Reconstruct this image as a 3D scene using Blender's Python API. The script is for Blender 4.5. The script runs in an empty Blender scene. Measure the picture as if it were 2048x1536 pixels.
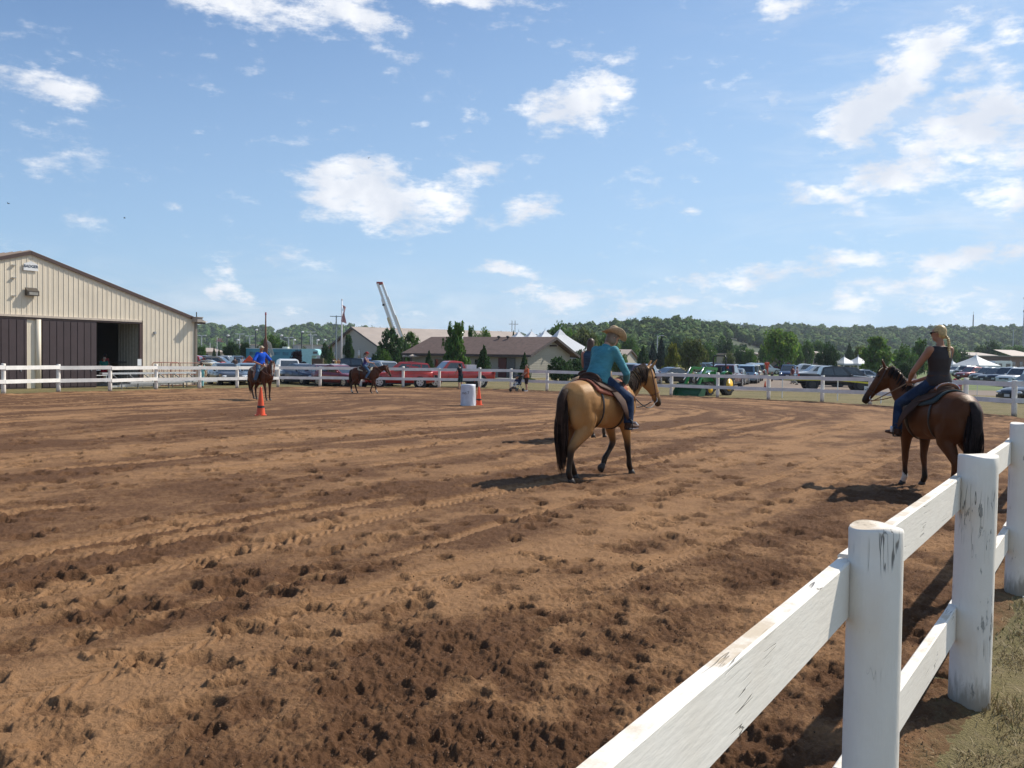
import bpy, bmesh, math, random
import numpy as np
from mathutils import Vector, Matrix
random.seed(7); RNG = np.random.RandomState(7)
sc = bpy.context.scene
# ------------------------------------------------------------------ camera
F, H = 1725.0, 1.95                       # focal length in pixels of the 2048 px photograph, eye height
PITCH, ROLL = math.atan(55/1725), math.radians(0.85)
cd = bpy.data.cameras.new('camera'); cam = bpy.data.objects.new('camera', cd)
sc.collection.objects.link(cam); sc.camera = cam
RC = Matrix.Rotation(math.pi/2-PITCH, 3, 'X') @ Matrix.Rotation(ROLL, 3, 'Z')
cam.matrix_world = Matrix.Translation((0, 0, H)) @ RC.to_4x4()
cd.sensor_width = 36; cd.lens = F/2048*36; cd.clip_start = 0.05; cd.clip_end = 9000
# ------------------------------------------------------------------ sun and sky
SUN = Vector((.60, .36, .70)).normalized()
SUN_EL = math.asin(SUN.z); SUN_AZ = math.atan2(SUN.x, SUN.y)
sl = bpy.data.lights.new('sun', 'SUN'); sl.energy = 5.0; sl.angle = math.radians(.53); sl.color = (1, .93, .82)
so = bpy.data.objects.new('sun', sl); sc.collection.objects.link(so)
so.rotation_euler = SUN.to_track_quat('Z', 'Y').to_euler()
sc.view_settings.view_transform = 'Standard'; sc.view_settings.look = 'None'
sc.view_settings.gamma = 1; sc.view_settings.exposure = 0.12; sc.view_settings.use_curve_mapping = False
sc.cycles.max_bounces = 6; sc.cycles.transparent_max_bounces = 6; sc.cycles.volume_bounces = 0
SKY_STRENGTH = .118

class NT:
    """small helper for node trees"""
    def __init__(s, nt): s.t = nt; s.n = nt.nodes; s.l = nt.links
    def node(s, kind, **kw):
        n = s.n.new(kind)
        for k, v in kw.items(): setattr(n, k, v)
        return n
    def put(s, sock, v):
        if isinstance(v, bpy.types.NodeSocket): s.l.new(v, sock)
        else: sock.default_value = v
    def math(s, op, a, b=0.0, c=None, clamp=False):
        n = s.node('ShaderNodeMath', operation=op, use_clamp=clamp)
        s.put(n.inputs[0], a); s.put(n.inputs[1], b)
        if c is not None: s.put(n.inputs[2], c)
        return n.outputs[0]
    def noise(s, vec, scale, detail=4, rough=.55, out='Fac', dist=0.0):
        n = s.node('ShaderNodeTexNoise'); n.inputs['Scale'].default_value = scale
        n.inputs['Detail'].default_value = detail; n.inputs['Roughness'].default_value = rough
        n.inputs['Distortion'].default_value = dist
        if vec is not None: s.l.new(vec, n.inputs['Vector'])
        return n.outputs[out]
    def remap(s, v, a, b, c=0.0, d=1.0, smooth=True):
        n = s.node('ShaderNodeMapRange', interpolation_type='SMOOTHSTEP' if smooth else 'LINEAR')
        s.put(n.inputs['Value'], v)
        for k, x in zip(('From Min', 'From Max', 'To Min', 'To Max'), (a, b, c, d)): s.put(n.inputs[k], x)
        return n.outputs[0]
    def mix(s, f, a, b, blend='MIX'):
        n = s.node('ShaderNodeMix', data_type='RGBA', blend_type=blend)
        s.put(n.inputs[0], f); s.put(n.inputs[6], a); s.put(n.inputs[7], b)
        return n.outputs[2]
    def scale(s, vec, sx, sy, sz):
        n = s.node('ShaderNodeMapping'); s.l.new(vec, n.inputs[0]); n.inputs['Scale'].default_value = (sx, sy, sz)
        return n.outputs[0]

def pray(px, py):
    d = RC @ Vector(((px-1024)/F, -(py-768)/F, -1.0)); return d
def world():
    w = bpy.data.worlds.new('World'); sc.world = w; w.use_nodes = True
    t = NT(w.node_tree); bg = w.node_tree.nodes['Background']
    sky = t.node('ShaderNodeTexSky', sky_type='NISHITA'); sky.sun_disc = False
    sky.sun_elevation = SUN_EL; sky.sun_rotation = SUN_AZ
    sky.altitude = 250; sky.air_density = 1.0; sky.dust_density = .7; sky.ozone_density = 2.8
    tc = t.node('ShaderNodeTexCoord'); sep = t.node('ShaderNodeSeparateXYZ'); t.l.new(tc.outputs['Generated'], sep.inputs[0])
    az = t.math('ARCTAN2', sep.outputs[0], sep.outputs[1]); el = t.math('ARCSINE', sep.outputs[2])
    cmb = t.node('ShaderNodeCombineXYZ'); t.l.new(az, cmb.inputs[0]); t.l.new(el, cmb.inputs[1])
    P = cmb.outputs[0]
    stretch = t.scale(P, 1.0, 1.9, 1)
    n1 = t.noise(stretch, 9, 10, .62); n2 = t.noise(t.scale(P, 1, 2.4, 1), 26, 8, .65)
    wv = t.node('ShaderNodeVectorMath', operation='MULTIPLY_ADD')
    nz = t.noise(stretch, 7, 6, .6, out='Color'); t.l.new(nz, wv.inputs[0]); wv.inputs[1].default_value = (.10, .05, 0)
    sub = t.node('ShaderNodeVectorMath', operation='SUBTRACT'); t.l.new(P, sub.inputs[0]); sub.inputs[1].default_value = (.05, .025, 0)
    t.l.new(sub.outputs[0], wv.inputs[2]); PW = wv.outputs[0]
    edge = t.math('ADD', t.math('MULTIPLY', t.math('SUBTRACT', n1, .5), 1.9), t.math('MULTIPLY', t.math('SUBTRACT', n2, .5), 1.5))
    # clouds of the photograph: centre px, half axes px, tilt, opacity
    blobs = [(745,385,150,62,8,1.0),(650,395,75,45,0,.9),(880,400,85,50,-12,.95),(930,345,85,28,-14,.7),(1035,425,85,26,-20,.8),(715,340,60,30,0,.8),
             (1155,215,95,48,-14,1.05),(1110,235,52,45,0,1.0),(1205,185,50,32,0,1.0),(835,245,42,15,-25,.55),(945,235,30,22,-10,.6),(1025,208,22,14,0,.4),
             (130,190,95,32,8,.85),(60,148,80,24,0,.7),(215,145,30,25,0,.45),(75,345,45,18,0,.4),(368,410,30,11,0,.5),
             (700,15,110,42,10,.95),(480,5,190,45,0,.75),(920,0,160,22,0,.7),(640,40,60,35,0,.6),
             (1770,175,170,50,-34,1.05),(1680,235,90,30,-10,.8),(1865,95,70,25,-28,.95),(1950,250,170,75,-25,1.0),(1880,330,210,55,-10,.85),(1990,150,100,70,-20,.75),
             (1620,395,130,26,16,.75),(1500,335,70,8,22,.4),(1395,415,26,14,0,.5),(1400,355,22,8,0,.35),(1575,5,60,25,0,.75),
             (1600,540,180,24,-8,.85),(1680,525,80,16,-8,.8),(1960,520,150,28,-3,.85),(1830,575,110,28,-4,.85),(1700,600,90,24,0,.6),(1970,600,150,32,0,.75),
             (1000,540,95,20,0,.8),(960,530,50,14,0,.5),(485,592,85,22,0,.85),(600,620,70,18,0,.7),(440,552,32,10,0,.4),(1130,600,150,30,0,.7),(1240,590,120,30,0,.6),
             (1320,610,140,26,-3,.75),(1460,610,70,14,0,.7),(1200,570,60,12,0,.5),(1035,585,70,14,0,.5),(1610,465,30,9,0,.4),(1790,470,90,6,3,.35),(780,630,140,14,0,.35),
             (2200,300,200,120,-10,.9),(-300,120,200,60,0,.9),(-250,420,150,50,0,.8),(400,-300,300,70,10,.9),(1500,-400,350,90,-10,.8)]
    dens = None
    for (x, y, a, b, tilt, op) in blobs:
        d = pray(x, y).normalized(); A = math.atan2(d.x, d.y); E = math.asin(d.z)
        sub = t.node('ShaderNodeVectorMath', operation='SUBTRACT'); t.l.new(PW, sub.inputs[0]); sub.inputs[1].default_value = (A, E, 0)
        mp = t.node('ShaderNodeMapping', vector_type='TEXTURE'); t.l.new(sub.outputs[0], mp.inputs[0])
        mp.inputs['Rotation'].default_value = (0, 0, math.radians(-tilt)-ROLL); mp.inputs['Scale'].default_value = (a/F*1.55, b/F*1.6, 1)
        ln = t.node('ShaderNodeVectorMath', operation='LENGTH'); t.l.new(mp.outputs[0], ln.inputs[0])
        v = t.math('MULTIPLY', t.math('SUBTRACT', 1.0, ln.outputs['Value'], clamp=True), op)
        dens = v if dens is None else t.math('SMOOTH_MAX', dens, v, .22)
    # thinner clouds over the rest of the sky, outside the photograph's field
    n3 = t.noise(t.scale(tc.outputs['Generated'], 1, 1, 2.2), 2.6, 8, .6)
    back = t.remap(n3, .55, .78, 0, .6); outside = t.remap(sep.outputs[1], .45, .1)
    dens = t.math('MAXIMUM', dens, t.math('MULTIPLY', back, outside))
    dd = t.math('ADD', dens, t.math('MULTIPLY', t.remap(dens, 0.0, .22), edge))
    alpha = t.remap(dd, .25, .84)
    alpha = t.math('MULTIPLY', alpha, .93)
    # wispy veil on the right and low over the horizon
    wis = t.noise(t.scale(P, 1, 4.5, 1), 7, 8, .62, dist=.6)
    side = t.remap(az, .12, .5); veil = t.math('MULTIPLY', t.math('MULTIPLY', t.remap(wis, .42, .72), side), .38)
    low = t.math('MULTIPLY', t.remap(el, .13, .0), t.math('MULTIPLY', t.remap(wis, .3, .7), .55))
    alpha = t.math('MAXIMUM', alpha, t.math('MAXIMUM', veil, low), clamp=True)
    s = 1/SKY_STRENGTH
    shade = t.remap(t.noise(P, 14, 5, .5), .35, .7, 0, 1)
    ccol = t.mix(shade, (.72*s, .76*s, .84*s, 1), (1.05*s, 1.05*s, 1.06*s, 1))
    # moist summer air lightens the sky as a whole and more towards the right, where the sun stands
    haze = t.math('ADD', t.remap(el, .45, .0, .06, .66, smooth=False), t.remap(az, -.5, .6, .0, .34, smooth=False))
    skyc = t.mix(haze, t.mix(1.0, sky.outputs[0], (.50, .70, .93, 1), blend='MULTIPLY'), (.50*s, .70*s, .90*s, 1))
    fin = t.mix(alpha, skyc, ccol)
    t.l.new(fin, bg.inputs['Color']); bg.inputs['Strength'].default_value = SKY_STRENGTH
world()

# ------------------------------------------------------------------ terrain and picking points
def sstep(a, b, x):
    t = np.clip((np.asarray(x, float)-a)/(b-a), 0, 1); return t*t*(3-2*t)
def tz(x, y): return -0.30*sstep(18, 55, y)
def at(px, py):
    d = pray(px, py); z = 0.0
    for _ in range(12):
        t = (z-H)/d.z; z = float(tz(d.x*t, d.y*t))
    return Vector((d.x*t, d.y*t, z))
def aty(px, py, Y):
    d = pray(px, py); t = Y/d.y; return Vector((d.x*t, Y, H+d.z*t))
def gx(px, Y): return aty(px, 720, Y).x
def gp(px, Y): x = gx(px, Y); return Vector((x, Y, float(tz(x, Y))))

# ------------------------------------------------------------------ numpy noise
def _hash(ix, iy, seed):
    h = (ix.astype(np.int64)*374761393 + iy.astype(np.int64)*668265263 + seed*2147483647) & 0xffffffff
    h = ((h ^ (h >> 13))*1274126177) & 0xffffffff; h = h ^ (h >> 16)
    return (h & 0xffff)/65535.0
def vnoise(x, y, seed=0):
    ix = np.floor(x); iy = np.floor(y); fx = x-ix; fy = y-iy
    fx = fx*fx*fx*(fx*(fx*6-15)+10); fy = fy*fy*fy*(fy*(fy*6-15)+10)
    a = _hash(ix, iy, seed); b = _hash(ix+1, iy, seed); c = _hash(ix, iy+1, seed); d = _hash(ix+1, iy+1, seed)
    return (a*(1-fx)+b*fx)*(1-fy)+(c*(1-fx)+d*fx)*fy
def fbm(x, y, o=4, seed=0, g=.5):
    s = 0; a = 1; n = 0
    for k in range(o):
        c, q = math.cos(.6*k+.3), math.sin(.6*k+.3)
        s = s+a*vnoise((x*c-y*q)*2**k+17.3*k, (x*q+y*c)*2**k-9.1*k, seed+k); n += a; a *= g
    return s/n

# ------------------------------------------------------------------ materials
def lin(c):
    return tuple(((v/255)/12.92 if v/255 <= .04045 else ((v/255+.055)/1.055)**2.4) for v in c)
_mats = {}
def M(name, rgb, rough=.6, metal=0.0, var=.12, vs=6.0, bump=0.0, bs=40.0, spec=.5, coat=0.0, island=0.0, alpha_dark=None, stretch=(1,1,1), dirt=None, trans=0.0, hue=0.0):
    """procedural surface: linear base colour broken up by noise, optional bump, dirt and per-piece variation"""
    if name in _mats: return _mats[name]
    m = bpy.data.materials.new(name); m.use_nodes = True; t = NT(m.node_tree); b = m.node_tree.nodes['Principled BSDF']
    tc = t.node('ShaderNodeTexCoord'); P = t.scale(tc.outputs['Object'], *stretch)
    col = (*rgb, 1)
    n = t.noise(P, vs, 5, .6)
    c = t.mix(t.math('MULTIPLY', t.remap(n, .3, .7), 1.0), (*[v*(1-var) for v in rgb], 1), (*[min(1, v*(1+var)) for v in rgb], 1))
    if island:
        g = t.node('ShaderNodeNewGeometry')
        hs = t.node('ShaderNodeHueSaturation'); t.l.new(c, hs.inputs['Color'])
        t.l.new(t.math('MULTIPLY_ADD', g.outputs['Random Per Island'], island*2, 1-island), hs.inputs['Value'])
        if hue:
            r2 = t.math('FRACT', t.math('MULTIPLY', g.outputs['Random Per Island'], 37.7))
            t.l.new(t.math('MULTIPLY_ADD', r2, hue*2, .5-hue), hs.inputs['Hue'])
        c = hs.outputs[0]
    if dirt is not None:
        d = t.remap(t.noise(P, vs*.35, 8, .7), .52, .68, 0, dirt[1]); c = t.mix(d, c, (*dirt[0], 1))
    t.l.new(c, b.inputs['Base Color'])
    b.inputs['Roughness'].default_value = rough; b.inputs['Metallic'].default_value = metal
    b.inputs['Specular IOR Level'].default_value = spec
    if coat: b.inputs['Coat Weight'].default_value = coat; b.inputs['Coat Roughness'].default_value = .04
    if bump:
        bp = t.node('ShaderNodeBump'); bp.inputs['Strength'].default_value = 1.0; bp.inputs['Distance'].default_value = bump
        t.l.new(t.noise(P, bs, 5, .6), bp.inputs['Height']); t.l.new(bp.outputs[0], b.inputs['Normal'])
    if trans:
        tr = t.node('ShaderNodeBsdfTranslucent'); t.l.new(c, tr.inputs['Color']); ms = t.node('ShaderNodeMixShader'); ms.inputs[0].default_value = trans
        t.l.new(b.outputs[0], ms.inputs[1]); t.l.new(tr.outputs[0], ms.inputs[2]); t.l.new(ms.outputs[0], m.node_tree.nodes['Material Output'].inputs['Surface'])
    _mats[name] = m; return m

# ------------------------------------------------------------------ mesh building
C = sc.collection
class MB:
    def __init__(s): s.v = []; s.f = []; s.m = []
    def add(s, vs, fs, mi=0):
        o = len(s.v); s.v += [tuple(v) for v in vs]; s.f += [tuple(i+o for i in f) for f in fs]; s.m += [mi]*len(fs); return s
    def box(s, c, size, R=None, mi=0, taper=1.0):
        hx, hy, hz = size[0]/2, size[1]/2, size[2]/2; vs = []
        for z in (-hz, hz):
            k = taper if z > 0 else 1
            for x, y in ((-hx, -hy), (hx, -hy), (hx, hy), (-hx, hy)): vs.append(Vector((x*k, y*k, z)))
        if R is not None: vs = [R @ v for v in vs]
        c = Vector(c); return s.add([v+c for v in vs], [(3,2,1,0),(4,5,6,7),(0,1,5,4),(1,2,6,5),(2,3,7,6),(3,0,4,7)], mi)
    def beam(s, p, q, w, h, mi=0, up=(0,0,1)):
        p, q = Vector(p), Vector(q); d = q-p; L = d.length
        if L < 1e-6: return s
        x = d/L; y = Vector(up).cross(x)
        if y.length < 1e-4: y = Vector((0,1,0)).cross(x)
        y.normalize(); z = x.cross(y); R = Matrix((x, y, z)).transposed()
        return s.box((p+q)/2, (L, w, h), R, mi)
    def loft(s, secs, n=16, mi=0, cap=True, power=1.0):
        """secs: (centre, side vector*halfwidth, up vector*halfheight)"""
        vs = []; fs = []
        for c, a, b in secs:
            for k in range(n):
                t = 2*math.pi*k/n; ct, st = math.cos(t), math.sin(t)
                if power != 1: ct = math.copysign(abs(ct)**power, ct); st = math.copysign(abs(st)**power, st)
                vs.append(Vector(c)+Vector(a)*ct+Vector(b)*st)
        for i in range(len(secs)-1):
            for k in range(n):
                a0 = i*n+k; a1 = i*n+(k+1) % n; fs.append((a0, a1, a1+n, a0+n))
        if cap: fs.append(tuple(range(n-1, -1, -1))); fs.append(tuple(range((len(secs)-1)*n, len(secs)*n)))
        return s.add(vs, fs, mi)
    def tube(s, pts, rad, n=8, mi=0, side=None, cap=True):
        """rad: number, list, or list of (lateral, other) half widths; side: preferred lateral axis"""
        pts = [Vector(p) for p in pts]
        if not isinstance(rad, list): rad = [rad]*len(pts)
        secs = []; prev = None
        for i, p in enumerate(pts):
            d = (pts[min(i+1, len(pts)-1)]-pts[max(i-1, 0)]).normalized()
            if side is not None: a = Vector(side)
            elif prev is not None: a = prev
            else: a = Vector((1, 0, 0)) if abs(d.x) < .8 else Vector((0, 1, 0))
            a = (a-d*a.dot(d)).normalized(); prev = a; b = d.cross(a)
            r = rad[i]; ra, rb = r if isinstance(r, (list, tuple)) else (r, r)
            secs.append((p, a*ra, b*rb))
        return s.loft(secs, n, mi, cap)
    def ball(s, c, r, n=12, m=8, mi=0, R=None):
        if not isinstance(r, (list, tuple)): r = (r, r, r)
        vs = []; fs = []; c = Vector(c)
        for i in range(1, m):
            ph = math.pi*i/m
            for k in range(n):
                th = 2*math.pi*k/n; v = Vector((math.sin(ph)*math.cos(th)*r[0], math.sin(ph)*math.sin(th)*r[1], math.cos(ph)*r[2]))
                vs.append(c+(R @ v if R is not None else v))
        top = Vector((0, 0, r[2])); 
        if R is not None: top = R @ top
        vs += [c+top, c-top]; T, B = len(vs)-2, len(vs)-1
        for i in range(m-2):
            for k in range(n): fs.append((i*n+k, (i+1)*n+k, (i+1)*n+(k+1) % n, i*n+(k+1) % n))
        for k in range(n): fs.append((T, k, (k+1) % n)); fs.append((B, (m-2)*n+(k+1) % n, (m-2)*n+k))
        return s.add(vs, fs, mi)
    def prism(s, poly, axis_from, axis_to, mi=0):
        """poly: list of 3D points of one end; extruded by axis_to-axis_from"""
        d = Vector(axis_to)-Vector(axis_from); n = len(poly); vs = [Vector(p) for p in poly]+[Vector(p)+d for p in poly]
        fs = [tuple(range(n-1, -1, -1)), tuple(range(n, 2*n))]+[(i, (i+1) % n, (i+1) % n+n, i+n) for i in range(n)]
        return s.add(vs, fs, mi)
    def xform(s, Mx): s.v = [tuple(Mx @ Vector(v)) for v in s.v]; return s
    def mesh(s, name, smooth=False, shift=None):
        me = bpy.data.meshes.new(name)
        v = s.v if shift is None else [(a-shift[0], b-shift[1], c-shift[2]) for a, b, c in s.v]
        me.from_pydata(v, [], s.f)
        if any(s.m): me.polygons.foreach_set('material_index', s.m)
        if smooth: me.polygons.foreach_set('use_smooth', [True]*len(me.polygons))
        me.update(); return me
    def build(s, name, mats, parent=None, smooth=False, shift=None):
        return mk(name, s.mesh(name, smooth, shift), mats, parent)
def mk(name, me, mats, parent=None):
    if not isinstance(mats, (list, tuple)): mats = [mats]
    if not me.materials:
        for m in mats: me.materials.append(m)
    o = bpy.data.objects.new(name, me); C.objects.link(o)
    if parent is not None: o.parent = parent
    return o
def tag(o, label=None, cat=None, group=None, kind=None):
    if label: o['label'] = label
    if cat: o['category'] = cat
    if group: o['group'] = group
    if kind: o['kind'] = kind
    return o
def thing(name, label, cat, loc=(0,0,0), rz=0.0, group=None):
    o = bpy.data.objects.new(name, None); C.objects.link(o); o.empty_display_size = .2
    o.location = loc; o.rotation_euler = (0, 0, rz); return tag(o, label, cat, group)
def copy_tree(o, parent=None, label=None, loc=None, rz=None, mat=None):
    c = o.copy(); C.objects.link(c); c.parent = parent
    if label: c['label'] = label
    if loc is not None: c.location = loc
    if rz is not None: c.rotation_euler = (0, 0, rz)
    for ch in list(o.children): copy_tree(ch, c)
    return c
def setmat(o, m, slot=0):
    o.material_slots[slot].link = 'OBJECT'; o.material_slots[slot].material = m
def blend(mb, voxel, smooth=6, name='body'):
    """weld overlapping pieces into one continuous skin"""
    me = mb.mesh(name); o = bpy.data.objects.new(name, me); C.objects.link(o)
    r = o.modifiers.new('r', 'REMESH'); r.mode = 'VOXEL'; r.voxel_size = voxel
    s = o.modifiers.new('s', 'SMOOTH'); s.factor = .5; s.iterations = smooth
    dg = bpy.context.evaluated_depsgraph_get(); out = bpy.data.meshes.new_from_object(o.evaluated_get(dg))
    bpy.data.objects.remove(o); bpy.data.meshes.remove(me)
    out.materials.clear(); out.name = name
    out.polygons.foreach_set('use_smooth', [True]*len(out.polygons)); return out
# ------------------------------------------------------------------ arena outline
NF = Vector((.567, .824, 0)).normalized()          # direction of the near fence
P1 = Vector((1.218, 2.85, 0))
near_posts = [P1+Vector((-.548,-.836,0))*5.2, P1+Vector((-.548,-.836,0))*2.55, P1, Vector((2.65, 4.89, 0)), Vector((4.32, 7.27, 0))]
q = near_posts[-1]
for k in range(9): q = q+NF*2.75; near_posts.append(q.copy())
far_px = [(7,790),(117,785.5),(220,784),(312,780.5),(399,779),(474,777.5),(556,775),(640,774.5),(721,774.8),(806,776),(878,776.8),(959,778),(1022,779.2),(1094,783),
          (1176,786),(1258,789),(1342,792.3),(1435,796),(1537,800.5),(1644,805.3),(1740,811),(1833,818),(1930,826),(2028,834)]
far_posts = [at(*p) for p in far_px]
corner = [Vector((20.9, 33.0, 0))]
left_posts = [Vector((-25.5, 34.2, 0)), Vector((-27.0, 31.2, 0)), Vector((-28, 28, 0))]
AR = np.array([(p.x, p.y) for p in near_posts[:-1]]+[(p.x, p.y) for p in reversed(far_posts)]+[(-25.5,34.2),(-28,28),(-30,15),(-26,-2),(-12,-9),(-5,-5.5)])
def poly_field(x, y):
    """signed distance (inside > 0), arc length of the nearest outline point"""
    best = np.full(x.shape, 1e9); arc = np.zeros(x.shape); inside = np.zeros(x.shape, bool); s = 0.0; n = len(AR)
    for i in range(n):
        a = AR[i]; b = AR[(i+1) % n]; d = b-a; L = math.hypot(*d)
        t = np.clip(((x-a[0])*d[0]+(y-a[1])*d[1])/(L*L), 0, 1)
        dist = np.hypot(x-a[0]-t*d[0], y-a[1]-t*d[1]); m = dist < best
        best[m] = dist[m]; arc[m] = s+t[m]*L; s += L
        cr = ((a[1] > y) != (b[1] > y))
        with np.errstate(divide='ignore', invalid='ignore'):
            xi = (b[0]-a[0])*(y-a[1])/(b[1]-a[1])+a[0]
        inside ^= cr & (x < xi)
    return np.where(inside, best, -best), arc

def grid_mesh(name, X, Y, Z, keep=None, attrs=None, smooth=True):
    nr, nc = X.shape; co = np.stack([X, Y, Z], -1).reshape(-1, 3)
    idx = np.arange(nr*nc).reshape(nr, nc)
    q = np.stack([idx[:-1, :-1], idx[:-1, 1:], idx[1:, 1:], idx[1:, :-1]], -1).reshape(-1, 4)
    if keep is not None:
        k = keep.reshape(-1); q = q[k[q].any(1)]
        used = np.zeros(nr*nc, bool); used[q.reshape(-1)] = True
        re = np.cumsum(used)-1; q = re[q]; co = co[used]
        if attrs: attrs = {n: a.reshape(-1)[used] for n, a in attrs.items()}
    elif attrs: attrs = {n: a.reshape(-1) for n, a in attrs.items()}
    me = bpy.data.meshes.new(name); me.vertices.add(len(co)); me.vertices.foreach_set('co', co.reshape(-1).astype(np.float32))
    me.loops.add(len(q)*4); me.loops.foreach_set('vertex_index', q.reshape(-1).astype(np.int32))
    me.polygons.add(len(q)); me.polygons.foreach_set('loop_start', np.arange(0, len(q)*4, 4, dtype=np.int32))
    me.polygons.foreach_set('use_smooth', np.full(len(q), smooth))
    me.update(calc_edges=True)
    if attrs:
        for n, a in attrs.items(): me.attributes.new(n, 'FLOAT', 'POINT').data.foreach_set('value', a.astype(np.float32))
    return me

def arena():
    # rings spaced with distance from the viewing spot: finer soil where one stands
    r1 = 1.35*np.exp(np.arange(0, 2000)*.0027); r1 = r1[r1 < 8.5]; r = np.concatenate([r1, r1[-1]*np.exp(np.arange(1, 900)*.0043)]); r = r[r < 66]
    th = np.radians(np.linspace(-40, 43, 800))
    R, T = np.meshgrid(r, th, indexing='ij'); X = R*np.sin(T); Y = R*np.cos(T)
    u, v = poly_field(X, Y)
    ss = X*NF.x+Y*NF.y                                   # along the near fence
    wob = (fbm(X*.28, Y*.28, 3, 5)-.5)*1.3+(fbm(X*1.3, Y*1.3, 3, 6)-.5)*.9
    uw = u+wob
    # damp / dry bands left by the drag and the traffic
    cp = [(-1,.55),(0,.6),(.5,.45),(1.0,.48),(1.6,.56),(2.2,.58),(3.0,.46),(3.9,.24),(4.4,.34),(4.9,.55),(5.4,.24),(6.4,.12),(6.9,.85),(7.8,.9),(8.2,.2),(9.0,.25),(9.4,.8),(10.2,.75),(10.8,.1),(12.2,.35),(12.8,.8),(13.8,.7),(14.4,.2),(16,.35),(17,.75),(19,.3),(22,.6)]
    moist = np.interp(uw, [a for a, b in cp], [b for a, b in cp])
    far = sstep(15, 30, Y)
    st = fbm(uw*1.1+3, v*.07, 4, 11)                      # long streaks
    st2 = fbm(uw*3.3, v*.22+7, 4, 21)
    moist = moist*(1-.55*far)+far*.55*.5
    moist = moist+(st-.5)*(.9+.6*far)+(st2-.5)*(.7+.9*far)+(fbm(X*1.7, Y*1.7, 4, 31)-.5)*(.5+1.1*np.clip(1.25-np.abs(uw-1.7)/1.9, 0, 1))
    moist = moist-.35*np.exp(-((X+2.6)/1.6)**2-((Y-4.4)/1.9)**2)
    moist = np.clip(moist+.12+.10*far+(fbm(X*.75, Y*.75, 4, 33)-.5)*.75, 0, 1)
    churn = np.clip(1.25-np.abs(uw-1.7)/1.9, 0, 1)        # heavily trodden rail path
    churn = np.maximum(churn, .45*np.clip(1-np.abs(uw-7.3)/1.2, 0, 1))
    lod = np.clip(1.0-(R-8)/45, .25, 1)
    z = (fbm(X*.55, Y*.55, 3, 41)-.5)*.05
    z += (fbm(X*3.1, Y*3.1, 4, 51)-.5)*(.009+.015*churn)
    clod = fbm(X*8, Y*8, 3, 61, .6); z += (clod-.5)*(.014+.030*churn+.01*moist); z += (np.abs(fbm(X*21, Y*21, 3, 63, .6)-.5))*(.016+.020*churn+.016*moist)
    fine = (.55+.75*churn+.5*moist)*(1-.55*sstep(12, 30, R)); z += (fbm(X*22, Y*22, 3, 69)-.5)*.011*fine+np.maximum(fbm(X*42, Y*42, 2, 71)-.52, 0)*.028*fine+(fbm(X*85, Y*85, 2, 73)-.5)*.007*fine
    # tyre tracks with lugged tread
    track = np.zeros_like(z)
    for uc, w, dep, s0, s1 in ((6.25,.20,.018,-2,30),(4.15,.16,.012,1,22),(8.05,.20,.016,-4,34),(7.35,.17,.012,4,30),(9.75,.20,.014,-6,34),(11.4,.2,.014,-6,36),(2.75,.15,.010,6,26),(13.2,.2,.012,0,40),(5.3,.1,.010,3,28),(15.1,.2,.012,0,40)):
        uu = u-uc-.25*np.sin(ss*.16+uc*2)-.06*np.sin(ss*.9+uc); inb = np.clip((w-np.abs(uu))/.03, 0, 1)
        fade = sstep(s0-1, s0+1, ss)*(1-sstep(s1-3, s1+3, ss))*sstep(.22, .42, fbm(X*.5+uc, Y*.5, 2, 81))
        saw = (v+np.abs(uu)*1.1) % .115; lug = (np.clip((saw-.045)/.012, 0, 1)-np.clip((saw-.10)/.012, 0, 1))*(np.abs(uu) > .02)
        k = inb*fade; z = z*(1-.65*k)-k*dep*(.3+lug*1.5); z += np.exp(-((np.abs(uu)-w-.03)/.03)**2)*fade*dep*.8
        moist = moist*(1-.85*k)+k*(.02+.25*lug); track = np.maximum(track, k)
    # hoof prints
    rs = np.random.RandomState(3); lr0 = math.log(1.35); dth = th[1]-th[0]; n = 0
    holes = np.zeros_like(z); hd_ = np.zeros_like(z); rm_ = np.zeros_like(z)
    for k in range(17000):
        rr = 1.6+28*rs.rand()**1.7; tt = math.radians(-40+83*rs.rand()); x0 = rr*math.sin(tt); y0 = rr*math.cos(tt)
        i0 = int(np.searchsorted(r, rr)); j0 = int((tt-th[0])/dth)
        if not (0 < i0 < len(r)-1 and 0 < j0 < len(th)-1) or u[i0, j0] < .15: continue
        c = churn[i0, j0]
        if rs.rand() > (.16+.03*c*c+.02*moist[i0, j0])*(.35+1.3*float(vnoise(np.array(x0*.45), np.array(y0*.45), 55))): continue
        a = rs.uniform(.055, .115); b = a*rs.uniform(.75, 1.25); dep = rs.uniform(.028, .060)*(1-.42*c)
        rad = a*3.2; di = int(rad/rr/(.0027 if rr < 8 else .0043))+2; dj = int(rad/rr/dth)+2
        sl = (slice(max(0, i0-di), i0+di), slice(max(0, j0-dj), j0+dj))
        dx = X[sl]-x0; dy = Y[sl]-y0; an = rs.rand()*3.14 if rs.rand() < .5 else math.atan2(NF.y, NF.x)+rs.normal()*.4
        e = (dx*math.cos(an)+dy*math.sin(an))/a; f = (-dx*math.sin(an)+dy*math.cos(an))/b
        d = np.sqrt(e*e+f*f)*(1+.55*(vnoise(X[sl]*16, Y[sl]*16, k % 50)-.5)+.35*(vnoise(X[sl]*41, Y[sl]*41, k % 50)-.5))
        bowl = 1/(1+np.exp((d-1)*7.5)); rim = np.exp(-((d-1.45)/.38)**2)*(.55+.6*np.clip(e/(d+.1), -1, 1)*rs.choice((-1, 1)))
        hd_[sl] = np.maximum(hd_[sl], bowl*dep); rm_[sl] = np.maximum(rm_[sl], rim*dep*.55*(.35+1.2*vnoise(X[sl]*38, Y[sl]*38, 9))); n += 1
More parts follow.
